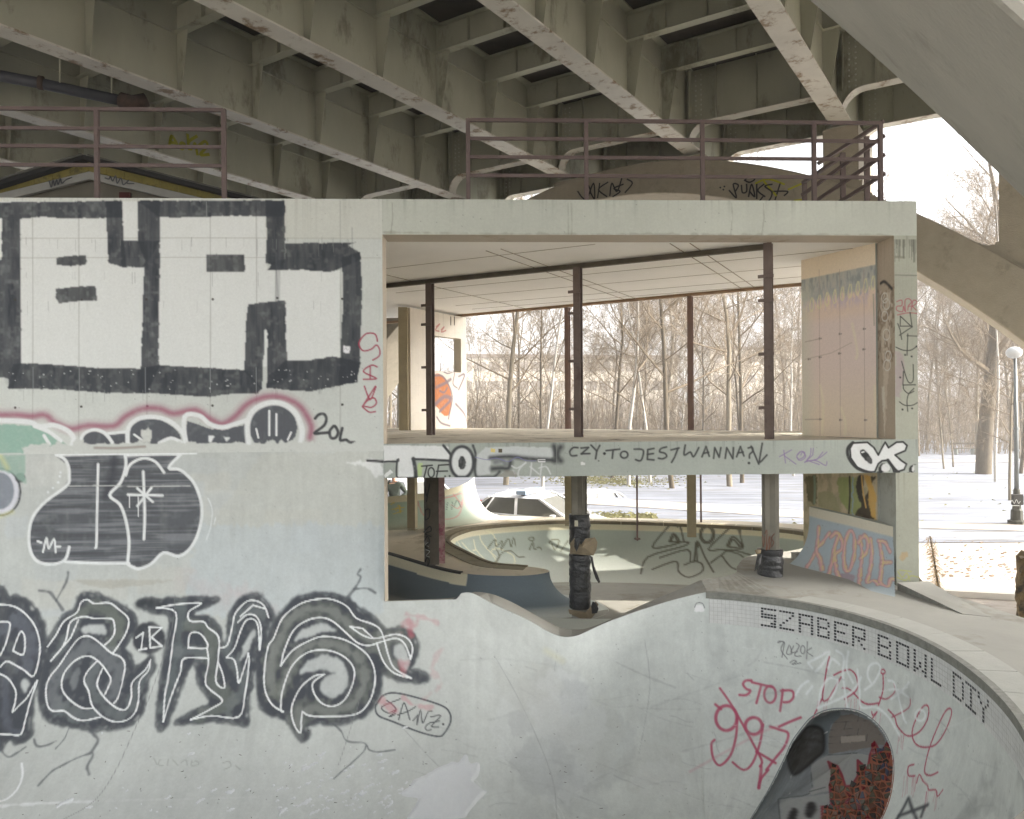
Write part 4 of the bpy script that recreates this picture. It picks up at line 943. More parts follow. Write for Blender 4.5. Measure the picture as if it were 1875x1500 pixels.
for st, wd in [([(-10, 1068), (80, 1070), (150, 1078), (190, 1098), (255, 1090), (320, 1115), (350, 1150), (345, 1185)], 9), ([(165, 1095), (230, 1120), (290, 1165)], 7), ([(380, 1180), (400, 1132), (450, 1112), (500, 1128), (535, 1172)], 6), ([(515, 1130), (600, 1122)], 5),
               ([(608, 1178), (614, 1100), (665, 1058), (745, 1052), (815, 1075), (870, 1125), (885, 1165)], 8), ([(760, 1175), (815, 1152), (865, 1172)], 6), ([(640, 1135), (675, 1160)], 4), ([(885, 1175), (880, 1050), (950, 1045), (1000, 1085), (1060, 1100), (1120, 1085), (1178, 1065)], 8),
               ([(1185, 1178), (1180, 1085), (1210, 1020), (1280, 985), (1350, 990), (1410, 1035), (1440, 1110), (1435, 1168)], 10), ([(1284, 1022), (1284, 1138)], 4), ([(1318, 1038), (1318, 1138)], 4), ([(1222, 1108), (1232, 1150)], 3.5), ([(1388, 1125), (1372, 1160)], 3.5), ([(210, 1140), (235, 1180)], 6)]: GW.stroke(g4(st), wd, WH)
F4(GW, [(670, 1175), (680, 1110), (700, 1105), (730, 1120), (720, 1178)], (196, 198, 192), rough=8)
F4(GW, [(995, 1140), (1025, 1145), (1005, 1178), (998, 1175)], WH); F4(GW, [(1065, 1145), (1095, 1150), (1080, 1170)], WH)
for st in [[(1503, 1058), (1520, 1040), (1545, 1038), (1556, 1060), (1545, 1092), (1500, 1128), (1535, 1128), (1570, 1125)], [(1590, 1095), (1572, 1120), (1578, 1150), (1600, 1150), (1612, 1125), (1600, 1098), (1590, 1095)], [(1632, 1105), (1622, 1160), (1650, 1160), (1668, 1172), (1690, 1172)]]: GW.stroke(g4(st), 5.5, (62, 64, 66), .4)
F4(GW, [(100, 1190), (200, 1175), (330, 1180), (380, 1150), (400, 1180), (600, 1180), (650, 1168), (720, 1180), (860, 1172), (1000, 1182), (1200, 1172), (1480, 1168), (1600, 1175), (1830, 1180), (1830, 1230), (130, 1230)], (190, 193, 188), rough=10)
GW.stroke(g4([(452, 1198), (560, 1200), (690, 1192)]), 5, (140, 128, 120), .5, .7)
for st in [[(1800, 690), (1788, 656), (1745, 655), (1712, 698), (1730, 735), (1770, 728), (1795, 708), (1810, 730), (1808, 760), (1778, 780)], [(1733, 872), (1795, 868), (1733, 835), (1770, 805), (1798, 812)], [(1765, 812), (1765, 868)], [(1738, 905), (1765, 968), (1792, 908)], [(1790, 905), (1745, 975), (1730, 1000), (1750, 975), (1782, 960), (1795, 985), (1772, 1005), (1738, 1000)], [(1728, 1002), (1760, 1028), (1790, 1025)]]: GW.stroke(g4(st), 3.0, RD, .4, .9)
# roller painted patches covering older layers
for k in range(22):
    x, y = rs.uniform(-20, 640), rs.uniform(835, 1130); w_, h_ = rs.uniform(40, 170), rs.uniform(14, 60)
    c = [(192, 194, 189), (176, 181, 180), (186, 186, 178), (180, 186, 188)][k % 4]; G1.fill([(x, y), (x+w_, y+rs.uniform(-5, 5)), (x+w_+rs.uniform(-9, 9), y+h_), (x+rs.uniform(-6, 6), y+h_+rs.uniform(-5, 5))], c, alpha=.45, rough=5, blur=2)
# ---- black hatched throw-up with white outline
g5 = Z(0, 780, 1875/720.0)
G1.fill(g5([(1040, 95), (1830, 95), (1830, 470), (1000, 480)]), (184, 186, 178), alpha=.5, rough=8)
G1.fill(g5([(900, 480), (1830, 470), (1830, 900), (900, 900)]), (180, 188, 190), alpha=.6, rough=14)
sil = [(262, 140), (858, 138), (808, 200), (860, 212), (920, 270), (952, 350), (960, 430), (942, 520), (905, 585), (850, 618), (782, 603), (720, 655), (660, 680), (612, 662), (470, 655), (315, 648), (265, 658), (200, 655), (158, 620), (138, 555), (145, 470), (185, 385), (300, 300), (332, 240), (318, 180)]
G1.fill(g5(sil), (86, 89, 93), rough=2)
sl5, in5 = G1.inside(g5(sil)); hat = vnoise((G1.ni, G1.nj), (55, 2.0), 61, 2)[sl5]
G1.mix(sl5, np.clip((hat-.5)*5, 0, 1)*.5*in5, (142, 145, 148)); G1.mix(sl5, np.clip((.42-hat)*5, 0, 1)*.5*in5, (66, 68, 72))
G1.stroke(g5([(545, 150), (535, 240), (505, 330)]), 14, (62, 64, 70), .8, .8)
for st, wd in [([(238, 130), (300, 152), (325, 190), (330, 240), (318, 285), (220, 358), (165, 420), (142, 480), (138, 560), (158, 625), (200, 655), (265, 658), (312, 635), (330, 578)], 5.5), ([(238, 130), (420, 132), (600, 128), (862, 135)], 5.5), ([(862, 135), (805, 200), (860, 210), (922, 268), (956, 350), (962, 430), (942, 520), (903, 588), (850, 622), (780, 605), (720, 658), (660, 682), (612, 662), (605, 655), (470, 655), (312, 648)], 5.5),
               ([(595, 130), (600, 190), (575, 270), (523, 330), (572, 375), (600, 450), (615, 550), (608, 655)], 5.5), ([(600, 235), (620, 185), (680, 155), (740, 170), (782, 222)], 5), ([(468, 182), (463, 400), (460, 560), (455, 582)], 4.5), ([(683, 218), (690, 420), (686, 540)], 5), ([(610, 328), (775, 332)], 4.5), ([(655, 382), (722, 295)], 4.5), ([(655, 298), (728, 362)], 4.5),
               ([(180, 550), (196, 556)], 4), ([(205, 602), (222, 535), (232, 585), (258, 540), (265, 603)], 3.6), ([(272, 575), (287, 575)], 4), ([(660, 340), (660, 430)], 2), ([(617, 330), (617, 388)], 2)]: G1.stroke(g5(st), wd, (214, 217, 216), .35)
for x, y in ((288, 222), (285, 240), (277, 270), (252, 296), (228, 316)): G1.dot(*g5([(x, y)])[0], 2.2, (206, 210, 210))
G1.stroke(g5([(330, 288), (450, 284), (620, 288), (740, 287), (905, 286)]), 1.6, (190, 192, 188), .4, .8, False, rough=1.5)
for st in ([(992, 345), (1012, 400), (1005, 480), (985, 540)], [(1028, 440), (1020, 470)]): G1.stroke(g5(st), 2.4, (208, 212, 212), .5, .8)
G1.fill(g5(ell(5, 310, 85, 105)), (128, 134, 142), rough=3); G1.stroke(g5(ell(2, 310, 76, 98)), 8, (202, 203, 210), .4); G1.stroke(g5(ell(0, 315, 98, 112)), 3.5, (74, 76, 80), .5); G1.dot(*g5([(96, 247)])[0], 9, (64, 66, 70), .2)
G1.fill(g5([(-10, 140), (120, 140), (122, 280), (60, 230), (-10, 210)]), (140, 168, 154), alpha=.8, rough=2); G1.stroke(g5([(0, 140), (35, 200)]), 8, (196, 196, 140), .9, .6); G1.stroke(g5([(0, 430), (60, 410)]), 7, (196, 196, 140), .9, .5)
# sign running onto the wall
G1.fill(g5([(1650, 180), (1720, 165), (1820, 165), (1825, 240), (1790, 245), (1750, 195)]), (214, 216, 214), rough=6); G1.stroke(g5([(1752, 165), (1826, 170)]), 5, (60, 60, 62))
G1.fill([(135, 1062), (190, 1062), (320, 1062), (270, 1072), (200, 1078), (150, 1070)], (166, 164, 154), alpha=.7)
# ---- slab edge writing
gs1 = Z(680, 780, 3.75); gs2 = Z(1080, 780, 3.75); gs3 = Z(1455, 780, 3.75)
GS.fill(gs1([(70, 128), (530, 140), (540, 230), (300, 228), (292, 352), (185, 350), (182, 232), (70, 240)]), (214, 216, 214), rough=2)
GS.fill(gs1([(318, 255), (350, 255), (345, 345), (318, 340)]), (176, 196, 130), alpha=.8)
for st, wd in [([(60, 240), (175, 245), (186, 228)], 3.4), ([(178, 232), (172, 300), (180, 356), (240, 362), (312, 350)], 3.2), ([(288, 225), (300, 290), (306, 355)], 7), ([(285, 228), (400, 232), (545, 240)], 4.5), ([(495, 135), (520, 165), (548, 200)], 5)]: GS.stroke(gs1(st), wd, (62, 64, 66), .4)
GS.fill(gs1(ell(622, 250, 78, 106)), (208, 211, 209)); GS.stroke(gs1(ell(622, 250, 80, 108)), 6, (64, 66, 68), .5); GS.fill(gs1(ell(622, 255, 26, 48)), (58, 60, 60)); GS.stroke(gs1([(698, 135), (715, 190), (712, 240)]), 4.5, (64, 66, 68), .5)
for st in [[(345, 277), (418, 270)], [(382, 275), (366, 362)], ell(411, 320, 21, 33), [(530, 266), (462, 270), (448, 352)], [(447, 312), (522, 310)]]: GS.stroke(gs1(st), 2.8, (48, 50, 50), .35, smooth=len(st) > 4)
GS.dot(*gs1([(506, 346)])[0], 1.7, (48, 50, 50)); GS.dot(*gs1([(537, 344)])[0], 1.7, (48, 50, 50))
GS.fill(gs1([(722, 200), (785, 150), (1000, 140), (1240, 150), (1255, 200), (1235, 222), (950, 212), (822, 228), (818, 330), (720, 348)]), (188, 192, 190), rough=3)
for st, wd in [([(715, 235), (718, 345), (800, 355), (850, 345), (880, 315)], 5), ([(818, 220), (950, 210), (1080, 225), (1245, 235)], 8), ([(830, 295), (890, 290), (940, 290), (955, 250)], 9), ([(1255, 140), (1268, 200), (1262, 240)], 10), ([(1300, 145), (1275, 200), (1300, 240)], 10)]: GS.stroke(gs1(st), wd, (58, 60, 62), .8, .95)
GS.stroke(gs1([(850, 250), (900, 240), (920, 265)]), 8, (120, 124, 124), .6)
for st in [[(1060, 250), (1015, 300), (1010, 345), (1045, 350)], [(965, 275), (1000, 290), (1060, 255)], [(1100, 255), (1090, 345), (1060, 350)], [(1090, 280), (1150, 330)], [(1170, 260), (1160, 340)], [(1150, 290), (1200, 280), (1230, 330)], [(975, 310), (985, 330)]]: GS.stroke(gs1(st), 2.6, (204, 206, 206), .6, .8)
GS.fill(gs1([(925, 305), (985, 310), (1000, 350), (860, 350)]), (126, 118, 108), alpha=.5)
for st in [[(715, 215), (790, 232), (860, 222), (940, 245), (1000, 215), (1060, 238), (1130, 240)]]: GS.stroke(gs1(st), 1.5, (120, 118, 160), .4, .8)
for pl, c in (([(820, 155), (850, 157), (848, 183), (818, 180)], (214, 196, 120)), ([(872, 158), (900, 158), (900, 184), (872, 183)], (84, 78, 60)), ([(1143, 227), (1196, 226), (1196, 250), (1145, 250)], (222, 222, 220)), ([(1436, 248), (1465, 250), (1470, 268), (1436, 268)], (206, 208, 204)), ([(72, 330), (130, 300), (150, 318), (95, 358)], (216, 218, 216))): GS.fill(gs1(pl), c, rough=0, blur=0)
GS.stroke(gs1([(1150, 238), (1190, 238)]), 2.2, (70, 74, 76), .3)
GS.stroke(gs1([(1272, 130), (1270, 350)]), 1.2, (140, 144, 138), .5, .8, False)
for st in [[(1418, 150), (1385, 150), (1362, 178), (1375, 205), (1410, 203)], [(1440, 152), (1492, 148), (1442, 192)], [(1442, 192), (1500, 190)], [(1508, 132), (1548, 172)], [(1568, 135), (1548, 172), (1540, 225)]]: GS.stroke(gs1(st), 3.4, (58, 60, 60), .6, smooth=len(st) > 3)
for st in [[(112, 170), (205, 160)], [(160, 168), (154, 222)], ell(236, 198, 25, 23), [(305, 160), (365, 165), (362, 215), (345, 240), (315, 232)], [(440, 155), (398, 163), (395, 230), (440, 234)], [(396, 196), (436, 190)], [(526, 145), (490, 155), (480, 178), (515, 188), (527, 210), (500, 226), (472, 222)], [(558, 165), (612, 152)], [(605, 155), (582, 215), (562, 250)], [(655, 132), (648, 200), (690, 180), (712, 212), (748, 150)],
           [(770, 212), (798, 142), (820, 208)], [(782, 188), (815, 182)], [(850, 222), (858, 150), (888, 215), (900, 150)], [(930, 222), (940, 150), (982, 225), (986, 150)], [(1008, 212), (1034, 142), (1058, 206)], [(1018, 186), (1052, 180)], [(1088, 152), (1115, 148), (1118, 175), (1098, 195), (1096, 220)], [(1108, 140), (1160, 262), (1184, 120)], [(1168, 250), (1180, 240), (1216, 200)]]:
    GS.stroke(gs2(st), 3.4, (60, 62, 62), .6, smooth=len(st) > 4)
GS.dot(*gs2([(1092, 255)])[0], 2.4, (60, 62, 62)); GS.dot(*gs2([(100, 190)])[0], 2.6, (40, 42, 42)); GS.dot(*gs2([(60, 240)])[0], 1.2, (60, 62, 62))
for st in [[(1332, 168), (1344, 255)], [(1385, 165), (1302, 212)], [(1335, 205), (1415, 262)], [(1442, 178), (1422, 205), (1435, 235), (1465, 230), (1482, 205), (1460, 180), (1450, 200)], [(1535, 155), (1530, 200), (1475, 252)], [(1475, 248), (1560, 230), (1600, 180)], [(1500, 240), (1575, 265)]]: GS.stroke(gs2(st), 1.9, (132, 112, 150), .5, .9, smooth=len(st) > 4)
for st in [[(112, 155), (108, 200), (85, 240), (160, 225), (222, 180)], [(85, 240), (150, 240), (212, 272), (222, 245)], [(20, 200), (45, 175), (70, 185), (60, 215), (30, 228), (15, 215)]]: GS.stroke(gs3(st), 1.9, (132, 112, 150), .5, .9)
okf = [(400, 118), (500, 113), (545, 150), (575, 200), (600, 150), (622, 112), (645, 150), (700, 112), (745, 110), (772, 135), (760, 170), (690, 200), (735, 240), (768, 262), (752, 300), (720, 328), (670, 280), (640, 235), (600, 240), (575, 260), (550, 315), (500, 318), (430, 285), (385, 220), (380, 155)]
GS.fill(gs3(okf), (212, 214, 213), rough=1)
GS.stroke(gs3(okf), 3.6, (44, 46, 46), .35, smooth=False, closed=True)
GS.stroke(gs3([(400, 115), (365, 155), (372, 220), (430, 290), (520, 322)]), 6, (44, 46, 46), .35); GS.stroke(gs3([(640, 235), (690, 300), (730, 330)]), 6, (44, 46, 46), .35)
GS.fill(gs3([(450, 170), (478, 163), (520, 210), (535, 245), (522, 262), (490, 240), (455, 200)]), (44, 46, 46), rough=0, smooth=True); GS.stroke(gs3([(462, 182), (475, 178)]), 2.5, WH)
for cx, cy in ((620, 292), (828, 300)): GS.fill(gs3(ell(cx-4, cy+3, 42, 40)), (40, 42, 42)); GS.fill(gs3(ell(cx+6, cy-4, 30, 30)), (206, 208, 206))
# ---- lintel seams
gl = Z(600, 0, 1)
for x, c in ((1046-600+0, 1), (1398-600, 1), (118, 1), (440, 1), (1340-600, 1)): GL.stroke([(600+x, 372), (601+x, 400), (600+x, 432)], 2, (140, 140, 128), .5, .6, False, rough=.8)
GL.stroke([(704, 430), (1000, 431), (1300, 430), (1640, 432)], 3.5, (140, 138, 124), .7, .55, False, rough=2.0)
# ---- pier
g3p = Z(1455, 400, 1500/420.0)
for _ in range(34):
    x = rs.uniform(655, 800); l = rs.uniform(20, 150); GPu.stroke(g3p([(x, 140), (x+rs.uniform(-2, 2), 140+l)]), 1.6, (96, 98, 88), .6, .5, False)
GPu.stroke(g3p([(655, 370), (800, 374)]), 2, (104, 104, 94), .5, .7, False); GPu.stroke(g3p([(660, 252), (715, 256)]), 4, (108, 106, 92), .7, .6, False)
GPu.fill(g3p([(650, 860), (700, 880), (720, 1000), (690, 1180), (650, 1150)]), (160, 142, 146), alpha=.6, rough=8)
for st in [[(668, 545), (700, 535), (700, 570), (670, 575), (668, 600), (705, 610), (712, 575), (720, 605)], [(725, 610), (722, 540), (745, 525), (765, 545), (745, 570), (740, 600)], [(745, 575), (780, 570), (800, 545), (775, 538), (762, 600)], [(770, 575), (795, 600)], [(672, 632), (740, 618), (805, 622)]]: GPu.stroke(g3p(st), 1.8, (160, 74, 88), .4, .9)
for st in [[(692, 640), (690, 705), (768, 705)], [(692, 640), (768, 712), (755, 615)], [(675, 688), (690, 730), (700, 792)], [(685, 765), (770, 708)], [(740, 755), (735, 895)], [(735, 768), (805, 770)], [(662, 842), (710, 862), (760, 862), (797, 838)],
           [(700, 935), (740, 1065), (775, 1060), (775, 955)], [(712, 1000), (708, 1090), (790, 1088)], [(710, 1090), (715, 1120), (745, 1145), (780, 1130)], [(780, 1112), (745, 1150), (735, 1200), (740, 1262)], [(686, 1200), (720, 1222), (770, 1222), (803, 1205)]]: GPu.stroke(g3p(st), 1.9, (56, 56, 52), .4, smooth=len(st) > 3)
for x, y in ((722, 893), (765, 903), (705, 1250), (768, 1243), (690, 1040), (797, 838)): GPu.dot(*g3p([(x, y)])[0], 1.8, (50, 50, 48))
GPl.fill(gs3([(705, 910), (730, 870), (775, 870), (790, 900), (750, 925), (715, 925)]), (178, 152, 110), alpha=.7, rough=8)
for st in [[(710, 1000), (740, 1040), (770, 1010), (790, 1060)], [(705, 1040), (760, 1060), (800, 1030), (850, 1040)], [(720, 990), (800, 1000)]]: GPl.stroke(gs3(st), 2, (176, 178, 96), .6, .8)
# ---- jamb: broken edge strip
GJ.fill(g3p([(560, 480), (642, 480), (655, 1450), (566, 1450)]), (188, 178, 162), rough=8)
nJ = vnoise((GJ.ni, GJ.nj), (5, 9), 71, 3); zJ = GJ.V[..., 2]
mk = np.clip((nJ-.52)*8, 0, 1)*np.clip((1.75-zJ)/.1, 0, 1)*np.clip((zJ-.45)/.2, 0, 1); GJ.mix((slice(None), slice(None)), mk*.65, (112, 92, 74))
GJ.stroke(g3p([(562, 425), (590, 415), (636, 460)]), 6, (60, 58, 54), .5)
for cx, cy, r in ((590, 520, 20), (600, 560, 22), (590, 640, 20), (600, 760, 22), (612, 900, 20), (605, 960, 22)): GJ.stroke(g3p(ell(cx, cy, r, r*1.6)), 2.2, (206, 206, 200), .5, .9)
GJ.fill(g3p([(566, 1100), (660, 1100), (660, 1450), (570, 1450)]), (204, 200, 188), alpha=.8, rough=6)
# ---- mural wall
gm = Z(1420, 480, 1235/280.0)
nm = vnoise((GM.ni, GM.nj), (4, 12), 81, 3); nb = vnoise((GM.ni, GM.nj), (60, 40), 82, 3)
zM = GM.V[..., 2]; sM = np.linspace(0, 1, GM.ni)[:, None]
def smooth(a, b, x): t = np.clip((x-a)/(b-a), 0, 1); return t*t*(3-2*t)
full = (slice(None), slice(None))
zt_ = (zM-ZF)/(ZC-ZF)
GM.C[:] = lin((186, 172, 152))
GM.mix(full, smooth(.05, .45, zt_)*(1-smooth(.62, .72, zt_))*.9, (184, 168, 166))
GM.mix(full, smooth(.60, .70, zt_)*(1-smooth(.8, .86, zt_))*(.5+.5*nm), (190, 166, 150))
GM.mix(full, smooth(.66, .74, zt_)*(1-smooth(.82, .86, zt_))*np.clip((nm-.35)*4, 0, 1)*.8, (156, 142, 164))
GM.mix(full, smooth(.74+.03*0, .79, zt_+(nm-.5)*.06)*(1-smooth(.885, .895, zt_))*(.55+.6*nm), (104, 124, 128))
GM.mix(full, smooth(.78, .84, zt_)*(1-smooth(.885, .895, zt_))*np.clip((nm-.5)*6, 0, 1)*.7, (54, 78, 92))
GM.mix(full, smooth(.885, .895, zt_), (196, 182, 158))
GM.mix(full, smooth(.75, .98, sM*np.ones_like(zM))*(1-smooth(.8, .88, zt_))*.6, (160, 166, 150))
for k in range(9):
    x = 290+k*62; y = 400-k*22
    GM.stroke(gm([(x, y-110), (x-14, y-40), (x, y), (x+16, y-40), (x+10, y-110)]), 2.0, (186, 186, 128), .6, .8)
for x in (352, 517, 714): GM.stroke(gm([(x, 60), (x+4, 700), (x+8, 1400)]), 1.2, (120, 98, 90), .5, .8, False)
for x, y in ((512, 738), (708, 705), (517, 580), (712, 540), (722, 1276), (520, 1275), (355, 768), (266, 784), (355, 618), (358, 1270)): GM.dot(*gm([(x, y)])[0], 2.2, (60, 44, 40)); GM.dot(*gm([(x+14, y)])[0], 1.2, (60, 44, 40))
GM.stroke(gm([(240, 785), (450, 735), (850, 660)]), 1.6, (130, 116, 104), .5, .7, False); GM.stroke(gm([(240, 1272), (355, 1270)]), 1.8, (110, 92, 80), .5, .8, False); GM.stroke(gm([(240, 645), (355, 620)]), 1.6, (110, 92, 80), .5, .8, False)
for st in [[(360, 1000), (385, 1150), (375, 1380)], [(530, 1180), (565, 1300), (560, 1390)], [(620, 500), (660, 720), (650, 780)], [(800, 1000), (815, 1280)]]: GM.stroke(gm(st), 5, (196, 192, 160), .9, .5)
GM.stroke(gm([(790, 260), (797, 510)]), 2.4, (90, 96, 70), .6, .8)
# ---- wall under the slab, old mural
ga = lambda pts: gs3(pts)
GMl.C[:] = lin((172, 160, 132)); nl = vnoise((GMl.ni, GMl.nj), (8, 14), 91, 4)
GMl.mix(full, np.clip((nl-.45)*5, 0, 1)*.6, (130, 124, 96))
GMl.fill(ga([(75, 340), (150, 340), (150, 540), (85, 520)]), (96, 88, 62), rough=8); GMl.stroke(ga([(135, 350), (140, 430), (135, 530)]), 5, (120, 140, 118), .8, .8)
GMl.fill(ga([(160, 470), (200, 450), (260, 460), (290, 520), (300, 590), (180, 560)]), (140, 136, 104), smooth=True, alpha=.8)
GMl.fill(ga([(290, 350), (420, 350), (450, 520), (540, 600), (530, 640), (380, 600), (300, 480)]), (128, 140, 84), rough=8, alpha=.8)
for pl, c in (([(430, 345), (480, 340), (470, 480), (490, 560), (440, 520), (415, 420)], (58, 54, 46)), ([(520, 350), (565, 340), (570, 640), (545, 640), (530, 520)], (66, 58, 46)), ([(480, 340), (520, 345), (560, 500), (560, 640), (525, 620), (505, 450)], (184, 150, 84)), ([(572, 340), (600, 340), (600, 660), (570, 650)], (130, 148, 150))): GMl.fill(ga(pl), c, rough=4)
GMl.stroke(ga([(460, 345), (470, 450), (490, 560)]), 3, (186, 152, 90), .5); GMl.stroke(ga([(378, 350), (380, 480), (372, 600)]), 4, (56, 50, 40), .6)
# ---- wing wall graffiti
gw = Z(680, 420, 3.75)
GWW.fill(gw([(430, 1010), (480, 1000), (530, 1060), (550, 1160), (540, 1260), (500, 1280), (440, 1210), (400, 1210)]), (186, 118, 74), smooth=True)
for st, wd in [([(432, 1005), (490, 1010), (540, 1090), (555, 1170), (535, 1270), (530, 1300)], 4), ([(445, 1085), (500, 1060), (545, 1030)], 6), ([(470, 1110), (500, 1120), (520, 1090)], 4), ([(440, 1200), (500, 1150), (545, 1160)], 8), ([(470, 1250), (540, 1180)], 6), ([(460, 950), (520, 990), (570, 980), (560, 1060), (590, 1090)], 3), ([(440, 890), (480, 880), (470, 920), (440, 940)], 4), ([(580, 1200), (640, 1270), (655, 1340)], 5), ([(600, 1010), (640, 1000), (600, 1100)], 4), ([(450, 1290), (480, 1330), (540, 1350)], 4)]: GWW.stroke(gw(st), wd, (124, 110, 116), .5, .9)
for st in [[(445, 670), (470, 650), (440, 690), (465, 700)], [(480, 690), (500, 670), (480, 705), (512, 695)]]: GWW.stroke(gw(st), 2.5, (176, 90, 90), .5, .8)
for xk in (545, 570): GWW.stroke(gw([(xk, 603), (xk, 655)]), 3, (64, 60, 50), .3, smooth=False)
# ---- ramp letters
nk = vnoise((G3.ni, G3.nj), (20, 12), 95, 3)
tR = np.linspace(0, 1, G3.nj)[None, :]*np.ones((G3.ni, 1)); G3.mix(full, smooth(.6, 1, tR)*.6, (166, 172, 170)); G3.mix(full, (1-smooth(.10, .125, tR)), (190, 186, 170))
KR = [[(165, 700), (158, 800), (150, 850), (110, 930), (60, 1010)], [(238, 738), (190, 800), (150, 850), (175, 920), (190, 990)], [(300, 750), (270, 850), (255, 950), (220, 1050)], [(248, 765), (290, 735), (325, 790), (320, 850), (275, 885), (285, 980), (310, 1050)], ell(375, 860, 36, 140, 14, 5), [(450, 765), (462, 880), (455, 960), (440, 1095)], [(440, 800), (480, 755), (505, 800), (490, 870), (455, 910)], [(522, 775), (530, 900), (515, 1000), (500, 1075), (540, 1060), (575, 1090)], [(580, 790), (600, 900), (595, 1000), (590, 1075), (640, 1100), (660, 1050), (690, 1055)], [(575, 788), (620, 800), (655, 865)], [(600, 935), (660, 938)]]
for st in KR:
    G3.stroke(gs3(st), 8.5, (136, 108, 108), .3, rough=.5); G3.stroke(gs3(st), 6.8, (198, 160, 160), .5, rough=.5)
for st in KR: G3.stroke([(x+1.6, y) for x, y in gs3(st)], 2.0, (196, 186, 128), .7, .7, rough=2.5)
G3.fill(gs3([(310, 1020), (350, 1010), (410, 1030), (400, 1080), (330, 1080)]), (150, 116, 130), alpha=.6, rough=6)
# ---- back quarter pipe
tQ = (V4[:, :1, 2]-V4[..., 2]); G4q.C[tQ < .14] = lin((190, 184, 158)); G4q.mix(full, smooth(.5, 1, np.linspace(0, 1, 60)[None, :]*np.ones((G4q.ni, 1)))*.6, (172, 164, 142))
gq = Z(690, 850, 1875/400.0)
for st in [[(120, 350), (150, 330), (160, 400), (190, 350), (200, 420)], [(130, 390), (230, 370)], [(140, 430), (220, 400)]]: G4q.stroke(gq(st), 1.6, (196, 170, 60), .5, .9)
for st in [[(350, 320), (380, 400), (420, 440), (560, 380)], [(540, 300), (640, 280), (740, 260), (700, 440), (560, 470), (540, 400)], [(640, 350), (700, 380), (740, 300)], [(660, 260), (690, 300), (720, 330)]]: G4q.stroke(gq(st), 2.4, (178, 110, 110), .5, .8)
for st in [[(600, 390), (610, 330), (640, 390), (650, 320)], [(660, 370), (690, 310), (720, 370)]]: G4q.stroke(gq(st), 1.8, (70, 80, 80), .5, .8)
G4q.mix(full, smooth(4.0, 4.6, np.broadcast_to(uq[:, None], (G4q.ni, G4q.nj)))*.8, (214, 208, 200))
# ---- pool drawings
for st in [[(590, 790), (640, 870), (700, 940), (760, 960)], [(620, 800), (680, 860), (740, 900)], [(700, 780), (720, 850), (780, 920), (800, 960)], [(740, 745), (760, 800), (820, 870), (860, 900)], [(700, 855), (720, 850)], [(790, 720), (830, 740), (860, 800), (850, 850)], [(820, 870), (850, 840), (920, 860), (980, 900), (970, 960), (880, 975), (820, 965)], [(835, 890), (860, 930), (870, 960)]]: G2.stroke(gs1(st), 2.2, (196, 192, 166), .4, .85)
for st in [[(800, 840), (850, 780), (855, 830), (900, 790), (890, 850), (940, 775), (960, 830), (975, 770), (990, 820)], [(860, 850), (880, 900), (850, 940), (900, 870), (960, 860), (1010, 900), (1050, 900)], ell(1100, 775, 18, 12), [(1085, 850), (1110, 800), (1120, 850), (1150, 830), (1170, 850)], [(1220, 800), (1250, 780), (1290, 790), (1260, 850), (1240, 810)], [(1300, 860), (1350, 790)]]: G2.stroke(gs1(st), 2.6, (92, 92, 76), .4, .9)
EI = [[(540, 690), (430, 832), (560, 820), (620, 800), (680, 800), (630, 830), (400, 900), (350, 1015)], [(600, 690), (620, 690), (645, 790)], [(545, 795), (575, 740), (615, 795), (545, 795)], [(555, 795), (580, 755), (600, 790)], [(430, 985), (590, 930), (610, 1000), (680, 1040), (770, 1000), (770, 950), (720, 930), (650, 955)], [(480, 905), (670, 850), (690, 925)], ell(805, 745, 50, 62), ell(805, 745, 38, 50),
      [(735, 925), (740, 795), (790, 900), (850, 1005)], [(715, 930), (730, 800), (745, 830)], [(960, 700), (815, 845), (900, 850), (960, 860), (1040, 890), (1075, 940), (1040, 985), (970, 970), (910, 895)], [(1015, 700), (1055, 830)], [(1030, 700), (1045, 830)], [(940, 825), (985, 760), (1050, 840), (940, 825)], [(955, 820), (985, 780), (1030, 830)], [(830, 940), (900, 890), (970, 850), (1140, 900)]]
for st in EI: G2.stroke(gs2(st), 3.4, (74, 70, 56), .5, .9)
for x_ in (1070, 1090): pass
# ================================================================== the front bowl
g6 = Z(0, 1060, 3.41); g7 = Z(400, 1060, 3.41)
bases = (GW, G1)
def bfill(G, pts, col, **k): G.fill(pts, col, **k)
pk = (176, 150, 154)
for st, wd in [([(900, 740), (1000, 800), (1150, 830)], 30), ([(1100, 780), (1300, 870)], 16)]: G1.stroke(g5(st), wd, (186, 168, 168), 1, .25, rough=1.5)
GW_ = None
DG = (72, 76, 82); HB = (64, 68, 74)
L1p = [(-20, 120), (60, 113), (150, 130), (222, 190), (268, 290), (282, 420), (272, 560), (245, 620), (215, 700), (198, 850), (182, 985), (130, 1022), (60, 1005), (-20, 1005)]
L2p = [(398, 235), (465, 195), (498, 115), (535, 88), (640, 112), (740, 160), (800, 190), (848, 250), (842, 320), (800, 385), (775, 440), (820, 490), (828, 600), (842, 560), (915, 510), (942, 488), (962, 560), (922, 640), (905, 740), (880, 850), (820, 905), (720, 930), (600, 942), (480, 922), (380, 910), (300, 870), (255, 790), (248, 650), (275, 560), (305, 440), (290, 420)]
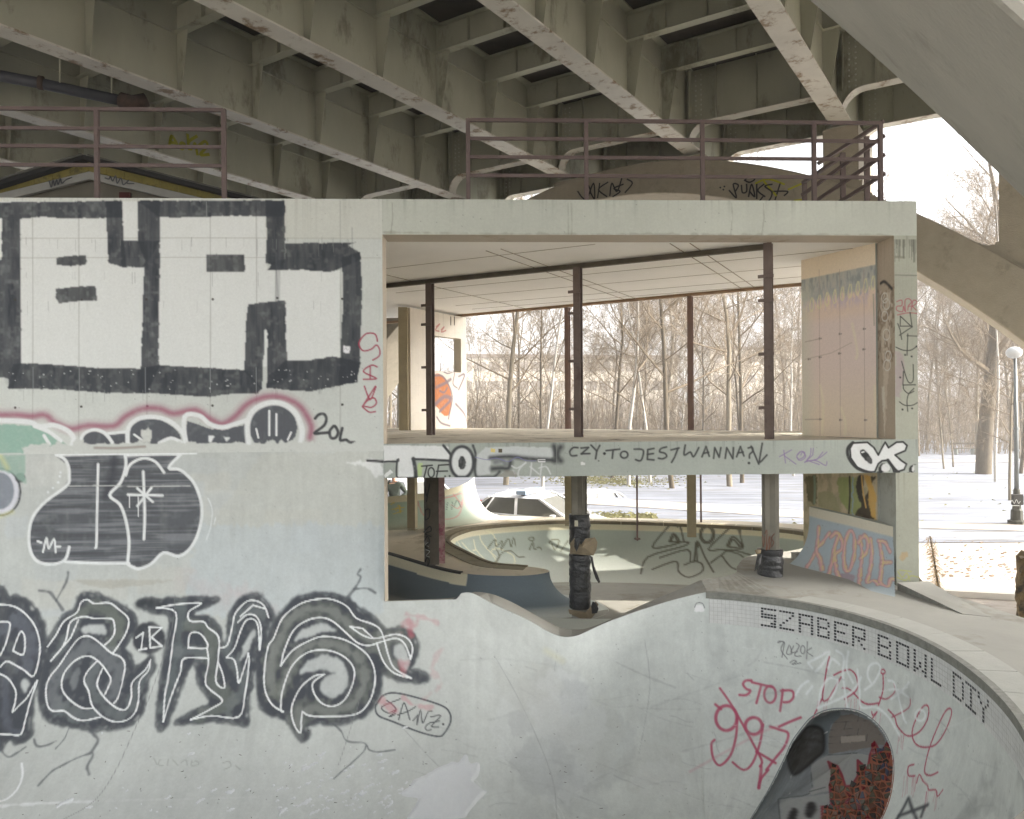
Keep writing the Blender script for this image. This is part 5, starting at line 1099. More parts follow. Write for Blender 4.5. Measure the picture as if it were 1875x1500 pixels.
L3p = [(862, 160), (900, 132), (1080, 132), (1200, 120), (1350, 125), (1330, 150), (1220, 205), (1215, 235), (1300, 240), (1370, 320), (1392, 400), (1425, 380), (1430, 260), (1470, 160), (1540, 110), (1610, 105), (1670, 150), (1702, 240), (1680, 262), (1660, 320), (1645, 455), (1610, 455), (1582, 420), (1590, 560), (1570, 640), (1548, 800), (1542, 905), (1400, 885), (1105, 897), (1230, 822), (1318, 765), (1245, 640), (1225, 530), (1180, 540), (1120, 700), (1050, 890), (1010, 938), (985, 885), (1005, 640), (1048, 400), (1060, 235), (960, 205)]
L4p = [(245, 560), (240, 470), (300, 400), (340, 290), (430, 180), (500, 115), (600, 95), (700, 95), (800, 130), (900, 200), (985, 265), (1045, 325), (1120, 312), (1205, 340), (1242, 400), (1228, 500), (1195, 565), (1290, 598), (1280, 640), (1130, 628), (1030, 585), (1008, 640), (1000, 720), (950, 800), (890, 860), (760, 900), (570, 905), (560, 970), (535, 1008), (500, 980), (430, 880), (350, 850), (280, 810), (250, 700)]
for gz, pl in ((g6, L1p), (g6, L2p), (g6, L3p), (g7, L4p)):
    G1.stroke(gz(pl), 9, HB, .6, .85, closed=True, rough=.8); G1.fill(gz(pl), HB, rough=7, smooth=True, blur=3)
G1.stroke(g6([(870, 160), (930, 150), (1020, 170)]), 14, (52, 56, 60), .8, .9)
def band(gz, pts, wd, col=(112, 118, 118)): G1.stroke(gz(pts), wd, col, .5, .55, rough=.9)
band(g6, [(0, 330), (120, 260), (200, 400), (170, 540)], 24, (100, 104, 114)); band(g6, [(40, 640), (40, 900), (110, 950)], 14, (92, 96, 106)); band(g6, [(480, 230), (560, 180), (680, 200), (755, 290), (700, 400)], 20, (118, 124, 114)); band(g6, [(350, 480), (430, 350), (480, 260)], 16)
band(g6, [(340, 790), (340, 680), (440, 500), (550, 420), (660, 490), (735, 560), (715, 720)], 26, (122, 126, 128)); band(g6, [(360, 800), (480, 850), (600, 850)], 20); band(g6, [(590, 560), (570, 660), (640, 790), (740, 860), (820, 810), (850, 700), (920, 560)], 18)
band(g6, [(1130, 170), (1120, 350), (1080, 600), (1030, 820)], 18, (104, 112, 112)); band(g6, [(1100, 460), (1300, 460)], 18); band(g6, [(1180, 300), (1270, 300), (1325, 400), (1325, 560), (1340, 660), (1440, 780), (1250, 860)], 22, (112, 118, 110)); band(g6, [(1420, 830), (1500, 700), (1510, 600), (1420, 450), (1480, 260), (1580, 180), (1640, 240)], 18)
for st in ([(345, 700), (320, 560), (370, 400), (470, 230), (600, 185), (720, 205), (820, 290), (900, 350), (980, 380), (1040, 370), (1120, 360), (1190, 420)], [(400, 700), (440, 580), (520, 450), (640, 400), (780, 430), (890, 520), (910, 640), (860, 760), (740, 820), (600, 810), (510, 830), (495, 910)], [(1000, 340), (1035, 450), (1100, 570)]): band(g7, st, 26, (112, 116, 108)); band(g7, st, 12, (130, 134, 130))
LG = (176, 180, 178)
for gz, pl in ((g6, [(505, 310), (560, 288), (650, 298), (660, 350), (600, 350), (520, 335)]), (g6, [(1492, 512), (1520, 420), (1570, 330), (1592, 335), (1560, 410), (1550, 450), (1512, 505)]), (g6, [(135, 640), (175, 628), (190, 650), (150, 720)]),
               (g7, [(478, 395), (510, 340), (570, 295), (640, 278), (705, 300), (722, 325), (600, 345)]), (g7, [(510, 592), (540, 530), (600, 490), (680, 478), (760, 510), (806, 580), (800, 660), (760, 722), (705, 745), (650, 700), (640, 650), (680, 605), (735, 590), (650, 570), (560, 578)]), (g7, [(1098, 425), (1140, 405), (1180, 450), (1190, 520), (1165, 575), (1120, 520)]), (g6, [(440, 620), (480, 560), (500, 600), (460, 700)])): G1.fill(gz(pl), LG if pl[0][0] != 440 else (112, 116, 118), rough=4, smooth=True, blur=2)
G1.fill(g6(ell(930, 370, 102, 102)), (60, 63, 68), rough=3, blur=2); G1.stroke(g6([(940, 460), (935, 500)]), 8, (70, 73, 78), .8, .8)
W1 = [(g6, [(-20, 160), (40, 163), (100, 178), (160, 220), (215, 290), (245, 380), (246, 480), (210, 607), (150, 570), (90, 535), (40, 515), (0, 552)]), (g6, [(-20, 272), (20, 268), (62, 278), (52, 350), (30, 420), (0, 480)]), (g6, [(82, 450), (105, 380), (132, 328), (155, 370), (146, 472), (82, 450)]), (g6, [(-10, 590), (50, 622), (98, 700), (92, 780), (78, 832), (120, 790), (170, 740), (232, 635), (190, 760), (158, 880), (130, 970), (60, 972), (0, 970)]),
      (g6, [(296, 425), (350, 350), (400, 265), (480, 210), (505, 148), (545, 130), (590, 155), (680, 150), (740, 190), (802, 250), (790, 330), (750, 400), (705, 465)]), (g6, [(318, 512), (380, 440), (415, 370), (440, 270), (520, 236), (590, 248), (690, 248), (712, 275), (715, 335), (690, 380), (655, 412)]), (g6, [(335, 490), (440, 370), (490, 255)]),
      (g6, [(630, 862), (520, 885), (455, 865), (400, 825), (330, 825), (296, 785), (287, 690), (310, 615), (370, 540), (430, 450), (490, 375), (550, 357), (610, 390), (690, 460), (755, 490), (780, 540), (765, 640), (737, 740), (712, 775)]), (g6, [(575, 808), (510, 805), (430, 750), (386, 680), (400, 590), (470, 510), (550, 482), (620, 520), (680, 600), (690, 640), (655, 722)]), (g6, [(605, 515), (545, 580), (525, 640), (553, 700), (575, 790), (640, 860), (720, 893), (800, 878), (850, 820), (866, 740), (872, 640), (925, 575), (940, 508)]), (g6, [(940, 508), (905, 570), (825, 648), (820, 740), (790, 812), (740, 812), (680, 770), (628, 710), (606, 650), (640, 560)]),
      (g6, [(978, 182), (1100, 160), (1240, 150), (1250, 160), (1180, 205), (1185, 262), (1270, 268), (1300, 305), (1365, 365), (1362, 500), (1348, 640), (1400, 682), (1392, 600), (1362, 520)]), (g6, [(978, 182), (1098, 212), (1078, 400), (1050, 620), (1030, 720), (1020, 892)]), (g6, [(1020, 892), (1060, 760), (1100, 650), (1128, 580), (1150, 497), (1298, 497)]), (g6, [(1175, 432), (1186, 345), (1240, 337), (1282, 380), (1292, 432), (1175, 430)]), (g6, [(1292, 432), (1302, 520), (1282, 640), (1310, 690), (1388, 758), (1330, 805), (1190, 880)]), (g6, [(1190, 880), (1320, 855), (1490, 862), (1530, 720), (1555, 520), (1548, 466)]), (g6, [(1552, 466), (1520, 570), (1490, 652), (1480, 570), (1460, 505), (1415, 490)]), (g6, [(1415, 490), (1465, 430), (1500, 330), (1535, 262), (1582, 252), (1612, 300), (1620, 442)]), (g6, [(1370, 432), (1420, 412), (1450, 300), (1470, 215), (1540, 142), (1600, 138), (1650, 170), (1677, 242)]), (g6, [(1485, 272), (1540, 225), (1600, 235), (1630, 310), (1622, 442)]), (g6, [(1500, 235), (1580, 165), (1650, 185)]),
      (g6, [(850, 368), (895, 335), (880, 442)]), (g6, [(866, 445), (915, 436)]), (g6, [(930, 302), (1010, 305), (945, 365), (1012, 420), (938, 432), (932, 302)]),
      (g7, [(405, 830), (340, 790), (295, 710), (285, 600), (308, 430), (345, 370), (400, 245), (500, 162), (600, 130), (700, 127), (800, 170), (860, 245), (960, 282), (1012, 320), (1040, 400), (1062, 480), (1100, 560), (1203, 620)]), (g7, [(1203, 620), (1100, 590), (1032, 520), (990, 408)]), (g7, [(405, 830), (390, 815), (400, 700), (450, 560), (520, 482), (600, 447), (700, 450), (790, 490), (845, 560), (840, 650), (790, 752), (720, 795), (650, 780), (600, 720), (590, 650), (660, 597)]), (g7, [(660, 597), (600, 607), (520, 670), (470, 760), (455, 830), (475, 915), (512, 962), (517, 880), (525, 828)]), (g7, [(525, 828), (570, 855), (700, 860), (860, 845), (940, 770), (975, 660), (972, 560), (930, 475), (850, 412), (760, 372), (650, 360), (560, 390), (460, 450), (390, 542)]), (g7, [(390, 542), (410, 450), (470, 320), (560, 257), (650, 243), (720, 270), (800, 340), (870, 400), (940, 416), (1020, 392), (1110, 372), (1165, 410), (1200, 500)]), (g7, [(1200, 500), (1212, 430), (1180, 372), (1110, 346), (1040, 360), (970, 372), (900, 352), (820, 297)]), (g7, [(820, 297), (900, 310), (962, 366)])]
for gz, st in W1: G1.stroke(gz(st), 2.9, (216, 219, 218), .3, smooth=len(st) > 3 and st[0] != (930, 302), rough=.3)
# name in a capsule
G1.stroke(g7([(1000, 765), (1030, 728), (1100, 712), (1240, 742), (1390, 790), (1440, 830), (1450, 890), (1412, 962), (1370, 984), (1250, 955), (1090, 892), (1000, 855), (980, 805)]), 3.2, (62, 66, 72), .5, closed=True)
for st in [[(1135, 750), (1020, 800), (1060, 838), (1110, 815)], [(1050, 758), (1110, 815), (1065, 862), (1105, 845)], [(1125, 880), (1150, 790), (1165, 782), (1195, 880)], [(1120, 850), (1180, 830), (1230, 800)], [(1215, 885), (1245, 850), (1240, 910)], [(1240, 905), (1262, 820), (1275, 900), (1310, 830), (1335, 828)], [(1325, 862), (1388, 855), (1330, 920), (1375, 925)], [(1380, 888), (1320, 900), (1293, 925), (1300, 945), (1330, 942)]]: G1.stroke(g7(st), 2.2, (66, 68, 72), .5, smooth=len(st) > 3)
G1.dot(*g7([(1402, 908)])[0], 2, (60, 62, 66))
for gz, st, wd, al in ((g7, [(1190, 265), (1200, 340)], 12, .5), (g7, [(1160, 530), (1155, 560)], 10, .5), (g7, [(1020, 765), (1110, 825)], 9, .45), (g7, [(1150, 740), (1220, 790), (1330, 800)], 5, .4), (g7, [(1170, 225), (1280, 240), (1370, 275)], 6, .3), (g7, [(1390, 440), (1330, 560), (1390, 650), (1290, 750)], 6, .22)): G1.stroke(gz(st), wd, (182, 90, 104), .9, al, rough=2)
# cracks sprayed round the piece
for gz, st, wd in ((g5, [(1718, 685), (1705, 708), (1720, 722), (1690, 778), (1650, 825)], 4), (g5, [(1690, 778), (1750, 775), (1790, 796)], 3.5), (g5, [(325, 698), (318, 740), (268, 832)], 4), (g5, [(188, 785), (238, 795), (268, 832), (300, 878)], 4.5), (g7, [(712, 903), (765, 950), (790, 1002), (830, 1020), (900, 1022), (925, 1040), (945, 1070), (1000, 1080), (1102, 1068)], 2.8), (g7, [(920, 1045), (905, 1080), (820, 1160), (770, 1202), (720, 1250)], 2.4), (g6, [(560, 930), (585, 972), (612, 1010), (575, 1078), (580, 1102), (545, 1170), (558, 1222)], 5), (g6, [(560, 1090), (480, 1120), (345, 1188), (285, 1240), (240, 1290)], 4), (g6, [(430, 935), (400, 1000), (348, 1060)], 2.6), (g6, [(212, 1000), (230, 1042), (290, 1040), (350, 1012)], 3.5), (g6, [(20, 1010), (12, 1070), (50, 1112), (100, 1090), (160, 1050)], 4)): G1.stroke(gz(st), wd, (84, 88, 92), .8, .85, rough=.8)
G1.stroke(g6([(135, 1152), (140, 1230), (110, 1310), (50, 1370), (-10, 1392)]), 4, (212, 214, 214), .4); G1.stroke(g6([(-10, 1420), (200, 1405), (420, 1395), (585, 1390)]), 6, (210, 212, 212), .6, .85, rough=1.2); G1.stroke(g6([(590, 1390), (1000, 1378), (1500, 1365), (1700, 1355)]), 2, (196, 198, 196), .6, .5, rough=2)
G1.stroke(g6([(1090, 95), (1075, 300), (940, 720), (850, 920), (720, 1200), (585, 1390), (400, 1500)]), 1.3, (110, 112, 112), .5, .8)
G1.stroke(g7([(905, 640), (880, 760), (800, 1010), (750, 1160)]), 1.2, (120, 122, 122), .5, .7)
G1.stroke(g6([(590, 1395), (1200, 1375), (1705, 1360)]), 60, (150, 153, 153), 1, .18)
for st in [[(960, 1120), (980, 1160)], [(1000, 1130), (990, 1160), (1020, 1165)], [(1050, 1130), (1045, 1165)], [(1080, 1130), (1110, 1165)], [(1130, 1150), (1160, 1130), (1170, 1165)], [(1200, 1135), (1195, 1165), (1240, 1160), (1230, 1140), (1200, 1145)], [(1390, 1150), (1430, 1140), (1440, 1170), (1400, 1190)], [(1470, 1165), (1500, 1190)]]: G1.stroke(g6(st), 2.2, (150, 154, 148), .6, .8)
# ---- right part of the bowl
G1.fill([(1275, 1108), (1286, 1108), (1290, 1120), (1271, 1120)], (222, 224, 224), rough=0); G1.stroke([(1272, 1112), (1276, 1104), (1286, 1105), (1290, 1113)], 1.4, (90, 90, 92), .4)
R2 = (158, 66, 92)
for st, wd in [([(378, 588), (345, 590), (332, 610), (350, 635), (372, 645), (350, 668), (312, 668)], 4.6), ([(380, 598), (492, 625)], 4.6), ([(432, 612), (405, 712)], 4.6), (ell(480, 665, 32, 46), 4.6), ([(550, 640), (535, 755)], 4.8), ([(540, 645), (600, 645), (608, 680), (585, 705), (555, 708)], 4.6),
               (ell(240, 795, 58, 68), 6), ([(300, 795), (292, 900), (262, 1000), (205, 1055), (168, 1015), (158, 940), (175, 915)], 4.6), (ell(390, 838, 46, 46), 6), ([(442, 830), (425, 930), (385, 1040), (335, 1080), (275, 1038)], 4.6), ([(205, 632), (260, 710), (330, 830), (400, 960), (435, 1030), (425, 1060)], 4.6), ([(480, 842), (530, 858), (580, 880), (560, 950), (505, 1020), (460, 1080)], 5), ([(648, 792), (590, 815), (530, 842)], 5), ([(405, 980), (450, 1005), (510, 1042)], 5), ([(430, 1060), (430, 1090), (418, 1180)], 6), ([(470, 1080), (430, 1130), (418, 1175)], 5), ([(180, 720), (210, 745)], 5)]: G1.stroke(gR(st), wd, R2, .45, .92, smooth=len(st) > 2)
G1.stroke(gR([(40, 1090), (200, 1000), (420, 880), (520, 840)]), 4, (176, 110, 124), 1, .35)
for st, wd in [([(805, 458), (785, 560), (768, 690), (800, 690), (830, 640), (870, 570)], 3.2), ([(830, 560), (870, 540), (920, 530), (955, 570), (955, 640), (890, 690)], 3.2), ([(880, 630), (920, 640), (1000, 715), (1080, 712)], 3.2), (ell(1100, 540, 12, 12), 2.8), ([(1100, 552), (1100, 640), (1075, 725)], 3), ([(1160, 605), (1165, 650), (1120, 690), (1080, 680)], 2.6), ([(1130, 750), (1165, 790), (1180, 840), (1235, 893), (1300, 870), (1345, 800), (1350, 735), (1325, 728), (1290, 780), (1260, 870), (1275, 930), (1320, 955), (1390, 940), (1445, 860), (1477, 770), (1465, 742), (1430, 780), (1365, 930), (1335, 1040), (1330, 1095), (1360, 1110), (1402, 1092)], 3.4), ([(1150, 790), (1240, 740), (1250, 690)], 2.6), ([(1270, 1050), (1240, 1062), (1240, 1110), (1275, 1112)], 3.2), ([(1285, 1150), (1300, 1105), (1320, 1140), (1345, 1165), (1352, 1190), (1390, 1190), (1400, 1225), (1428, 1190)], 3), ([(1038, 760), (1045, 780), (1068, 760), (1040, 800)], 2.6), ([(765, 690), (740, 740), (700, 830)], 3)]: G1.stroke(gR(st), wd, (150, 48, 76), .4, .95)
for _ in range(34):
    x, y = [(rs.uniform(735, 800), 700), (rs.uniform(1150, 1230), 890), (rs.uniform(1210, 1290), 1115), (rs.uniform(1330, 1420), 1200), (rs.uniform(1040, 1120), 770), (rs.uniform(890, 1000), 690)][rs.randint(6)]
    G1.stroke(gR([(x, y), (x-rs.uniform(2, 14), y+rs.uniform(30, 120))]), 1.0, (160, 70, 94), .4, .75, False)
for st in [[(690, 490), (745, 462), (805, 430), (775, 490), (730, 540)], [(690, 495), (712, 520)], [(845, 425), (885, 460), (880, 560), (905, 742)], [(860, 500), (820, 470), (800, 520)], [(745, 740), (760, 640), (800, 580), (850, 580), (840, 640), (810, 690)], [(740, 740), (860, 690), (940, 640), (980, 570)], [(960, 530), (972, 640), (980, 735), (1060, 735), (1130, 790), (1190, 890)], [(1000, 640), (1050, 600), (1085, 530), (1070, 495), (1030, 505), (1015, 560), (1040, 610)], [(1130, 590), (1160, 600), (1190, 700), (1215, 800), (1230, 822)], [(1242, 600), (1200, 650), (1145, 690)], ell(1305, 780, 28, 30), [(1135, 640), (1180, 640), (1240, 680)], [(690, 590), (650, 620), (622, 668)], [(712, 620), (680, 662)], [(910, 430), (900, 520), (935, 600)]]: G1.stroke(gR(st), 4.2, (206, 210, 210), .7, .85, smooth=len(st) > 2)
for st in [[(522, 382), (555, 375), (540, 420), (575, 470)], [(560, 380), (545, 460)], [(585, 395), (570, 440), (600, 440), (590, 400)], [(610, 400), (595, 435), (630, 430)], [(625, 385), (640, 400), (615, 450), (650, 455)], ell(660, 420, 12, 22), [(685, 375), (680, 470)], [(708, 410), (682, 430), (715, 455)], [(590, 490), (610, 478), (625, 485), (600, 500), (650, 492)], [(525, 375), (540, 372), (555, 380)]]: G1.stroke(gR(st), 1.8, (92, 94, 94), .4, .9)
for st in [[(1150, 1390), (1195, 1320), (1240, 1235), (1262, 1300), (1285, 1350)], [(1190, 1330), (1260, 1305), (1345, 1272)], [(1310, 1335), (1325, 1290)]]: G1.stroke(gR(st), 8, (64, 66, 70), .7, .95, smooth=False)
# dirt on the bowl faces; left face also set darker towards the bottom
n1 = vnoise((G1.ni, G1.nj), (40, 40), 131, 5); n2_ = vnoise((G1.ni, G1.nj), (10, 60), 132, 4)
ug = np.broadcast_to(u1[:, None], (G1.ni, G1.nj))
G1.mix(full, np.clip((n1-.58)*5, 0, 1)*.28*smooth(16, 20, ug), (120, 124, 124)); G1.mix(full, np.clip((n2_-.60)*5, 0, 1)*.12, (140, 142, 138))
tB = np.linspace(0, 1, G1.nj)[None, :]*np.ones((G1.ni, 1)); G1.mix(full, smooth(.55, .95, tB)*(1-smooth(11, 16, ug))*.25, (150, 153, 153))
G1.mix(full, np.clip((n1-.62)*6, 0, 1)*smooth(21, 23, ug)*.30, (96, 100, 100))
# trowel marks, hairline cracks and scuffs on the shell
n3 = vnoise((G1.ni, G1.nj), (7, 7), 133, 3); n4 = vnoise((G1.ni, G1.nj), (160, 30), 134, 4); n5 = vnoise((G1.ni, G1.nj), (4, 60), 135, 3)
G1.C *= (1+(n3-.5)*.13+(n4-.5)*.16*smooth(6, 14, ug)+(n5-.5)*.08)[..., None]
for k in range(46):
    x, y = rs.uniform(760, 1850), rs.uniform(1180, 1490); a = rs.uniform(-.5, 1.2); L = rs.uniform(15, 70); pts = [(x, y)]
    for q in range(4): x += math.cos(a)*L/4; y += math.sin(a)*L/4; a += rs.uniform(-.35, .35); pts.append((x, y))
    G1.stroke(pts, rs.uniform(.8, 2.6), (132, 136, 136) if k % 3 else (206, 209, 208), .8, rs.uniform(.2, .5))
for k in range(34):       # wheel scuffs
    x, y = rs.uniform(720, 1500), rs.uniform(1200, 1470); L = rs.uniform(40, 190); a = rs.uniform(-.9, .5); G1.stroke([(x, y), (x+math.cos(a)*L*.5, y+math.sin(a)*L*.5+rs.uniform(-8, 8)), (x+math.cos(a)*L, y+math.sin(a)*L)], rs.uniform(1.0, 3.2), (118, 121, 121), 1, rs.uniform(.12, .32), rough=1.5)
for k in range(16):       # patched and washed areas
    x, y = rs.uniform(960, 1250), rs.uniform(1240, 1440); w_, h_ = rs.uniform(30, 120), rs.uniform(25, 80); G1.fill(ell(x, y, w_, h_, 12, rs.uniform(0, 90)), [(196, 199, 198), (150, 154, 154), (170, 172, 166)][k % 3], alpha=.28, rough=16, smooth=True, blur=3)
for st in [[(735, 1330), (800, 1400), (860, 1445)], [(905, 1200), (960, 1300), (1010, 1420), (1020, 1500)], [(1180, 1170), (1190, 1260), (1170, 1380)], [(1020, 1190), (1015, 1230)]]: G1.stroke(st, 1.3, (138, 141, 140), .6, .6, rough=1)
G1.fill([(925, 1310), (960, 1300), (975, 1340), (940, 1350)], (170, 173, 172), alpha=.5, rough=6)
G1.stroke([(1000, 1192), (1030, 1210)], 10, (188, 186, 150), 1, .35)
# ---- inside of the tunnel
gH = Z(1380, 1280, 6.25)
nH = vnoise((G5.ni, G5.nj), (14, 8), 141, 4); G5.C *= (.75+.5*nH)[..., None]
G5.fill(gH([(840, 650), (1190, 620), (1320, 640), (1300, 1000), (900, 1050), (620, 1100), (680, 1000), (650, 750)]), (168, 168, 164), rough=4, mod=.3)
G5.fill(gH([(300, 1150), (880, 1080), (900, 1400), (300, 1400)]), (168, 169, 166), rough=4, mod=.3)
G5.fill(gH([(980, 190), (1130, 170), (1330, 250), (1420, 330), (1500, 450), (1500, 520), (1300, 560), (860, 630), (860, 400), (900, 290)]), (128, 118, 108), rough=3, mod=.15)
for st in [[(900, 270), (1050, 262), (1280, 250)], [(880, 355), (1100, 340), (1400, 320)], [(870, 435), (1100, 415), (1450, 405)], [(860, 510), (1100, 495), (1490, 470)], [(1060, 262), (1035, 345)], [(1200, 340), (1185, 412)], [(1000, 435), (990, 505)], [(1300, 405), (1290, 480)], [(1200, 180), (1190, 255)]]: G5.stroke(gH(st), 1.6, (86, 84, 78), .5, .9, False)
G5.fill(gH([(1000, 430), (1280, 415), (1275, 480), (1000, 508)]), (170, 160, 148), rough=2)
G5.fill(gH([(700, 220), (980, 130), (1000, 190), (880, 300), (860, 400), (850, 630), (800, 650), (790, 380), (650, 290)]), (110, 118, 120), rough=3)
for st in [[(290, 1140), (560, 1110), (640, 1080)], [(405, 1100), (425, 880)], [(640, 740), (660, 880), (670, 1000)], [(640, 1060), (820, 1010)], [(280, 1150), (300, 1375)], [(850, 640), (1180, 620)]]: G5.stroke(gH(st), 2.2, (74, 80, 82), .6, .8, False)
G5.stroke(gH([(410, 1090), (428, 880)]), 2.2, (196, 198, 196), .5, .9, False); G5.stroke(gH([(800, 400), (845, 375)]), 1.8, (206, 206, 200), .5, .9, False)
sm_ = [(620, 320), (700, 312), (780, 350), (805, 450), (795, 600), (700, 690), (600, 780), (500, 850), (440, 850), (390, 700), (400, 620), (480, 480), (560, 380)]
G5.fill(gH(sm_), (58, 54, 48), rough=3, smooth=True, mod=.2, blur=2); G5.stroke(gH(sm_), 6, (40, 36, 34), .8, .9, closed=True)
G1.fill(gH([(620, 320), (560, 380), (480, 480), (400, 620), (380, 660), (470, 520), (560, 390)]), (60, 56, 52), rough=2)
for cx, cy, rx, ry in ((450, 1330, 52, 95), (650, 1270, 68, 100)): G5.fill(gH(ell(cx, cy, rx, ry, 14, 12)), (48, 44, 44), rough=5, blur=2)
fl = [(850, 715), (960, 770), (1010, 870), (1050, 1000), (1120, 990), (1190, 880), (1190, 700), (1300, 800), (1330, 640), (1380, 490), (1450, 610), (1520, 500), (1560, 560), (1600, 700), (1610, 900), (1570, 1200), (1450, 1400), (1000, 1500), (780, 1500), (780, 1230), (890, 1230), (870, 1000), (900, 850)]
G5.fill(gH(fl), (158, 92, 64), rough=1); G5.stroke(gH(fl), 4.5, (138, 46, 60), .4, closed=True, smooth=False)
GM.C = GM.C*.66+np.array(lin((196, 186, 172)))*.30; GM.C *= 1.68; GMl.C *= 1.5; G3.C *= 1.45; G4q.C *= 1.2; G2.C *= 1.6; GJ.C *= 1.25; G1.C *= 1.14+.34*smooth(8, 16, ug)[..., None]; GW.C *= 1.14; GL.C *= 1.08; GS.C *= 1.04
GW.build('front_wall_face', m_paint, pav); GL.build('lintel_face', m_paint, pav); GS.build('slab_edge_face', m_paint, pav); GPu.build('pier_face', m_paint, pav); GPl.build('pier_face', m_paint, pav)
GJ.build('pier_jamb', m_paint, pav); GM.build('mural_wall_face', m_paint, pav); GMl.build('lower_mural_face', m_paint, pav); GWW.build('wing_wall_face', m_paint, pav)
G1.build('bowl_shell', m_paint, bowl); G2.build('pool_shell', m_paint, pool); G3.build('ramp_shell', m_paint, ramp); G4q.build('pipe_shell', m_paint, qp); G5.build('tunnel_lining', m_paint, bowl)
# mosaic shards of the flames
fp = np.array(gH(fl)); x0, y0 = fp.min(0); x1, y1 = fp.max(0); y1 = min(y1, 1520)
m_sh = [mat('shard_dark', (52, 46, 42), rough=.12, var=.3, scale=30, bump=0, spec=.8), mat('shard_brown', (104, 66, 48), rough=.12, var=.3, scale=30, bump=0, spec=.8), mat('shard_red', (120, 30, 42), rough=.1, var=.3, scale=30, bump=0, spec=.8), mat('shard_blue', (70, 76, 96), rough=.12, var=.2, scale=30, bump=0, spec=.8), mat('shard_olive', (96, 92, 74), rough=.12, var=.3, scale=30, bump=0, spec=.8)]
shm = [MB() for _ in m_sh]; st_ = 9.0; nx, ny = int((x1-x0)/st_)+2, int((y1-y0)/st_)+2
jx = rs.uniform(-.60, .60, (nx, ny, 2))*st_
flp = [tuple(p) for p in fp]; pts_ = []; keys = []
for i in range(nx-1):
    for j in range(ny-1):
        q = [(x0+(i+a)*st_+jx[i+a, j+b, 0], y0+(j+b)*st_*1.15+jx[i+a, j+b, 1]) for a, b in ((0, 0), (1, 0), (1, 1), (0, 1))]
        cx = sum(p[0] for p in q)/4; cy = sum(p[1] for p in q)/4
        if not pip(cx, cy, flp): continue
        k_ = rs.uniform(.5, .8); q = [(cx+(p[0]-cx)*k_, cy+(p[1]-cy)*k_) for p in q]; pts_ += q; keys.append((cx, cy))
R_, _ = G5.hit(pts_)
for k, (cx, cy) in enumerate(keys):
    q = R_[4*k:4*k+4]; c = q.mean(0); dcam = -c/np.linalg.norm(c)
    if np.ptp(q[:, 1]) > .35: continue
    n = np.cross(q[1]-q[0], q[3]-q[0]); n /= np.linalg.norm(n)+1e-9
    if n @ dcam < 0: n = -n
    tl_ = rs.uniform(-.004, .004, 4); right = cx > 1612
    mi = rs.choice(5, p=[.36, .22, .06, .04, .32] if not right else [.2, .15, .15, .3, .2])
    if cy < 1385 and rs.rand() < .35: mi = 2
    top_ = [q[a]+n*(.012+tl_[a]) for a in range(4)]; shm[mi].add([tuple(v) for v in top_]+[tuple(v-n*.012) for v in q], [(0, 1, 2, 3), (0, 4, 5, 1), (1, 5, 6, 2), (2, 6, 7, 3), (3, 7, 4, 0)])
for a, b in zip(shm, m_sh): a.build('flame_mosaic', b, bowl)
# ================================================================== lower columns and their padding
m_cold = mat('dark_tagged_column', (84, 78, 66), var=.25, scale=6, bump=.2)
def post4(m, x, y, z0, z1, w, rz): m.box((x, y, (z0+z1)/2), (w, w, z1-z0), rz)
m = MB(); post4(m, c1p.x, c1p.y, -2.77, ZU+.02, .22, .35); lc1 = m.build('lower_column', m_cold, pav, bevel=.01)
m = MB(); m.box((c1p.x+.17, c1p.y+.03, (-2.75+ZU)/2), (.13, .02, -2.75*-1+ZU-.02), .2); m.build('column_cover', mat('pink_tagged_plaster', (166, 134, 130), var=.3, scale=9, bump=.3, col2=(140, 60, 84), amt2=.35, scale2=5), pav)
def oncol(px, py): return P(px, py, c1p.y-.165)
tagmesh('graffiti_tag', [gs1(a) for a in [[(365, 400), (380, 480), (400, 400), (378, 520)], [(370, 640), (370, 580), (400, 575), (395, 630), (372, 645)], [(360, 730), (400, 690), (410, 720), (370, 740), (410, 760)], [(365, 790), (385, 760), (400, 800), (370, 830), (400, 850)], [(370, 930), (385, 905), (400, 930), (385, 960)]]], .02, oncol, m_tag, lc1, Vector((0, -.004, 0)))
tagmesh('graffiti_tag', [gs1(a) for a in [[(375, 850), (400, 862), (378, 890), (398, 900)], [(388, 800), (372, 815), (392, 828)]]], .012, oncol, mat('white_spray', (190, 190, 184), bump=0), lc1, Vector((0, -.004, 0)))
m = MB(); hcol(m, c2p.x, c2p.y, -3.4, ZU+.02, .19, RZ, .02); m.box((c2p.x-.02, c2p.y-.08, (-3.3+ZU)/2), (.21, .02, 3.3+ZU-.03), 0); m.build('lower_column', m_pole, pav)
m = MB(); hcol(m, c3p.x, c3p.y, -2.6, ZU+.02, .19, RZ, .02); m.box((c3p.x, c3p.y-.08, (-2.6+ZU)/2), (.20, .02, 2.6+ZU-.03), 0); m.build('lower_column', m_pole, pav)
m_tape = mat('black_plastic_wrap', (40, 41, 42), rough=.28, var=.3, scale=12, bump=.9, bscale=26, spec=.6)
m_card = mat('torn_cardboard', (142, 128, 104), rough=.9, var=.2, scale=8, bump=.3)
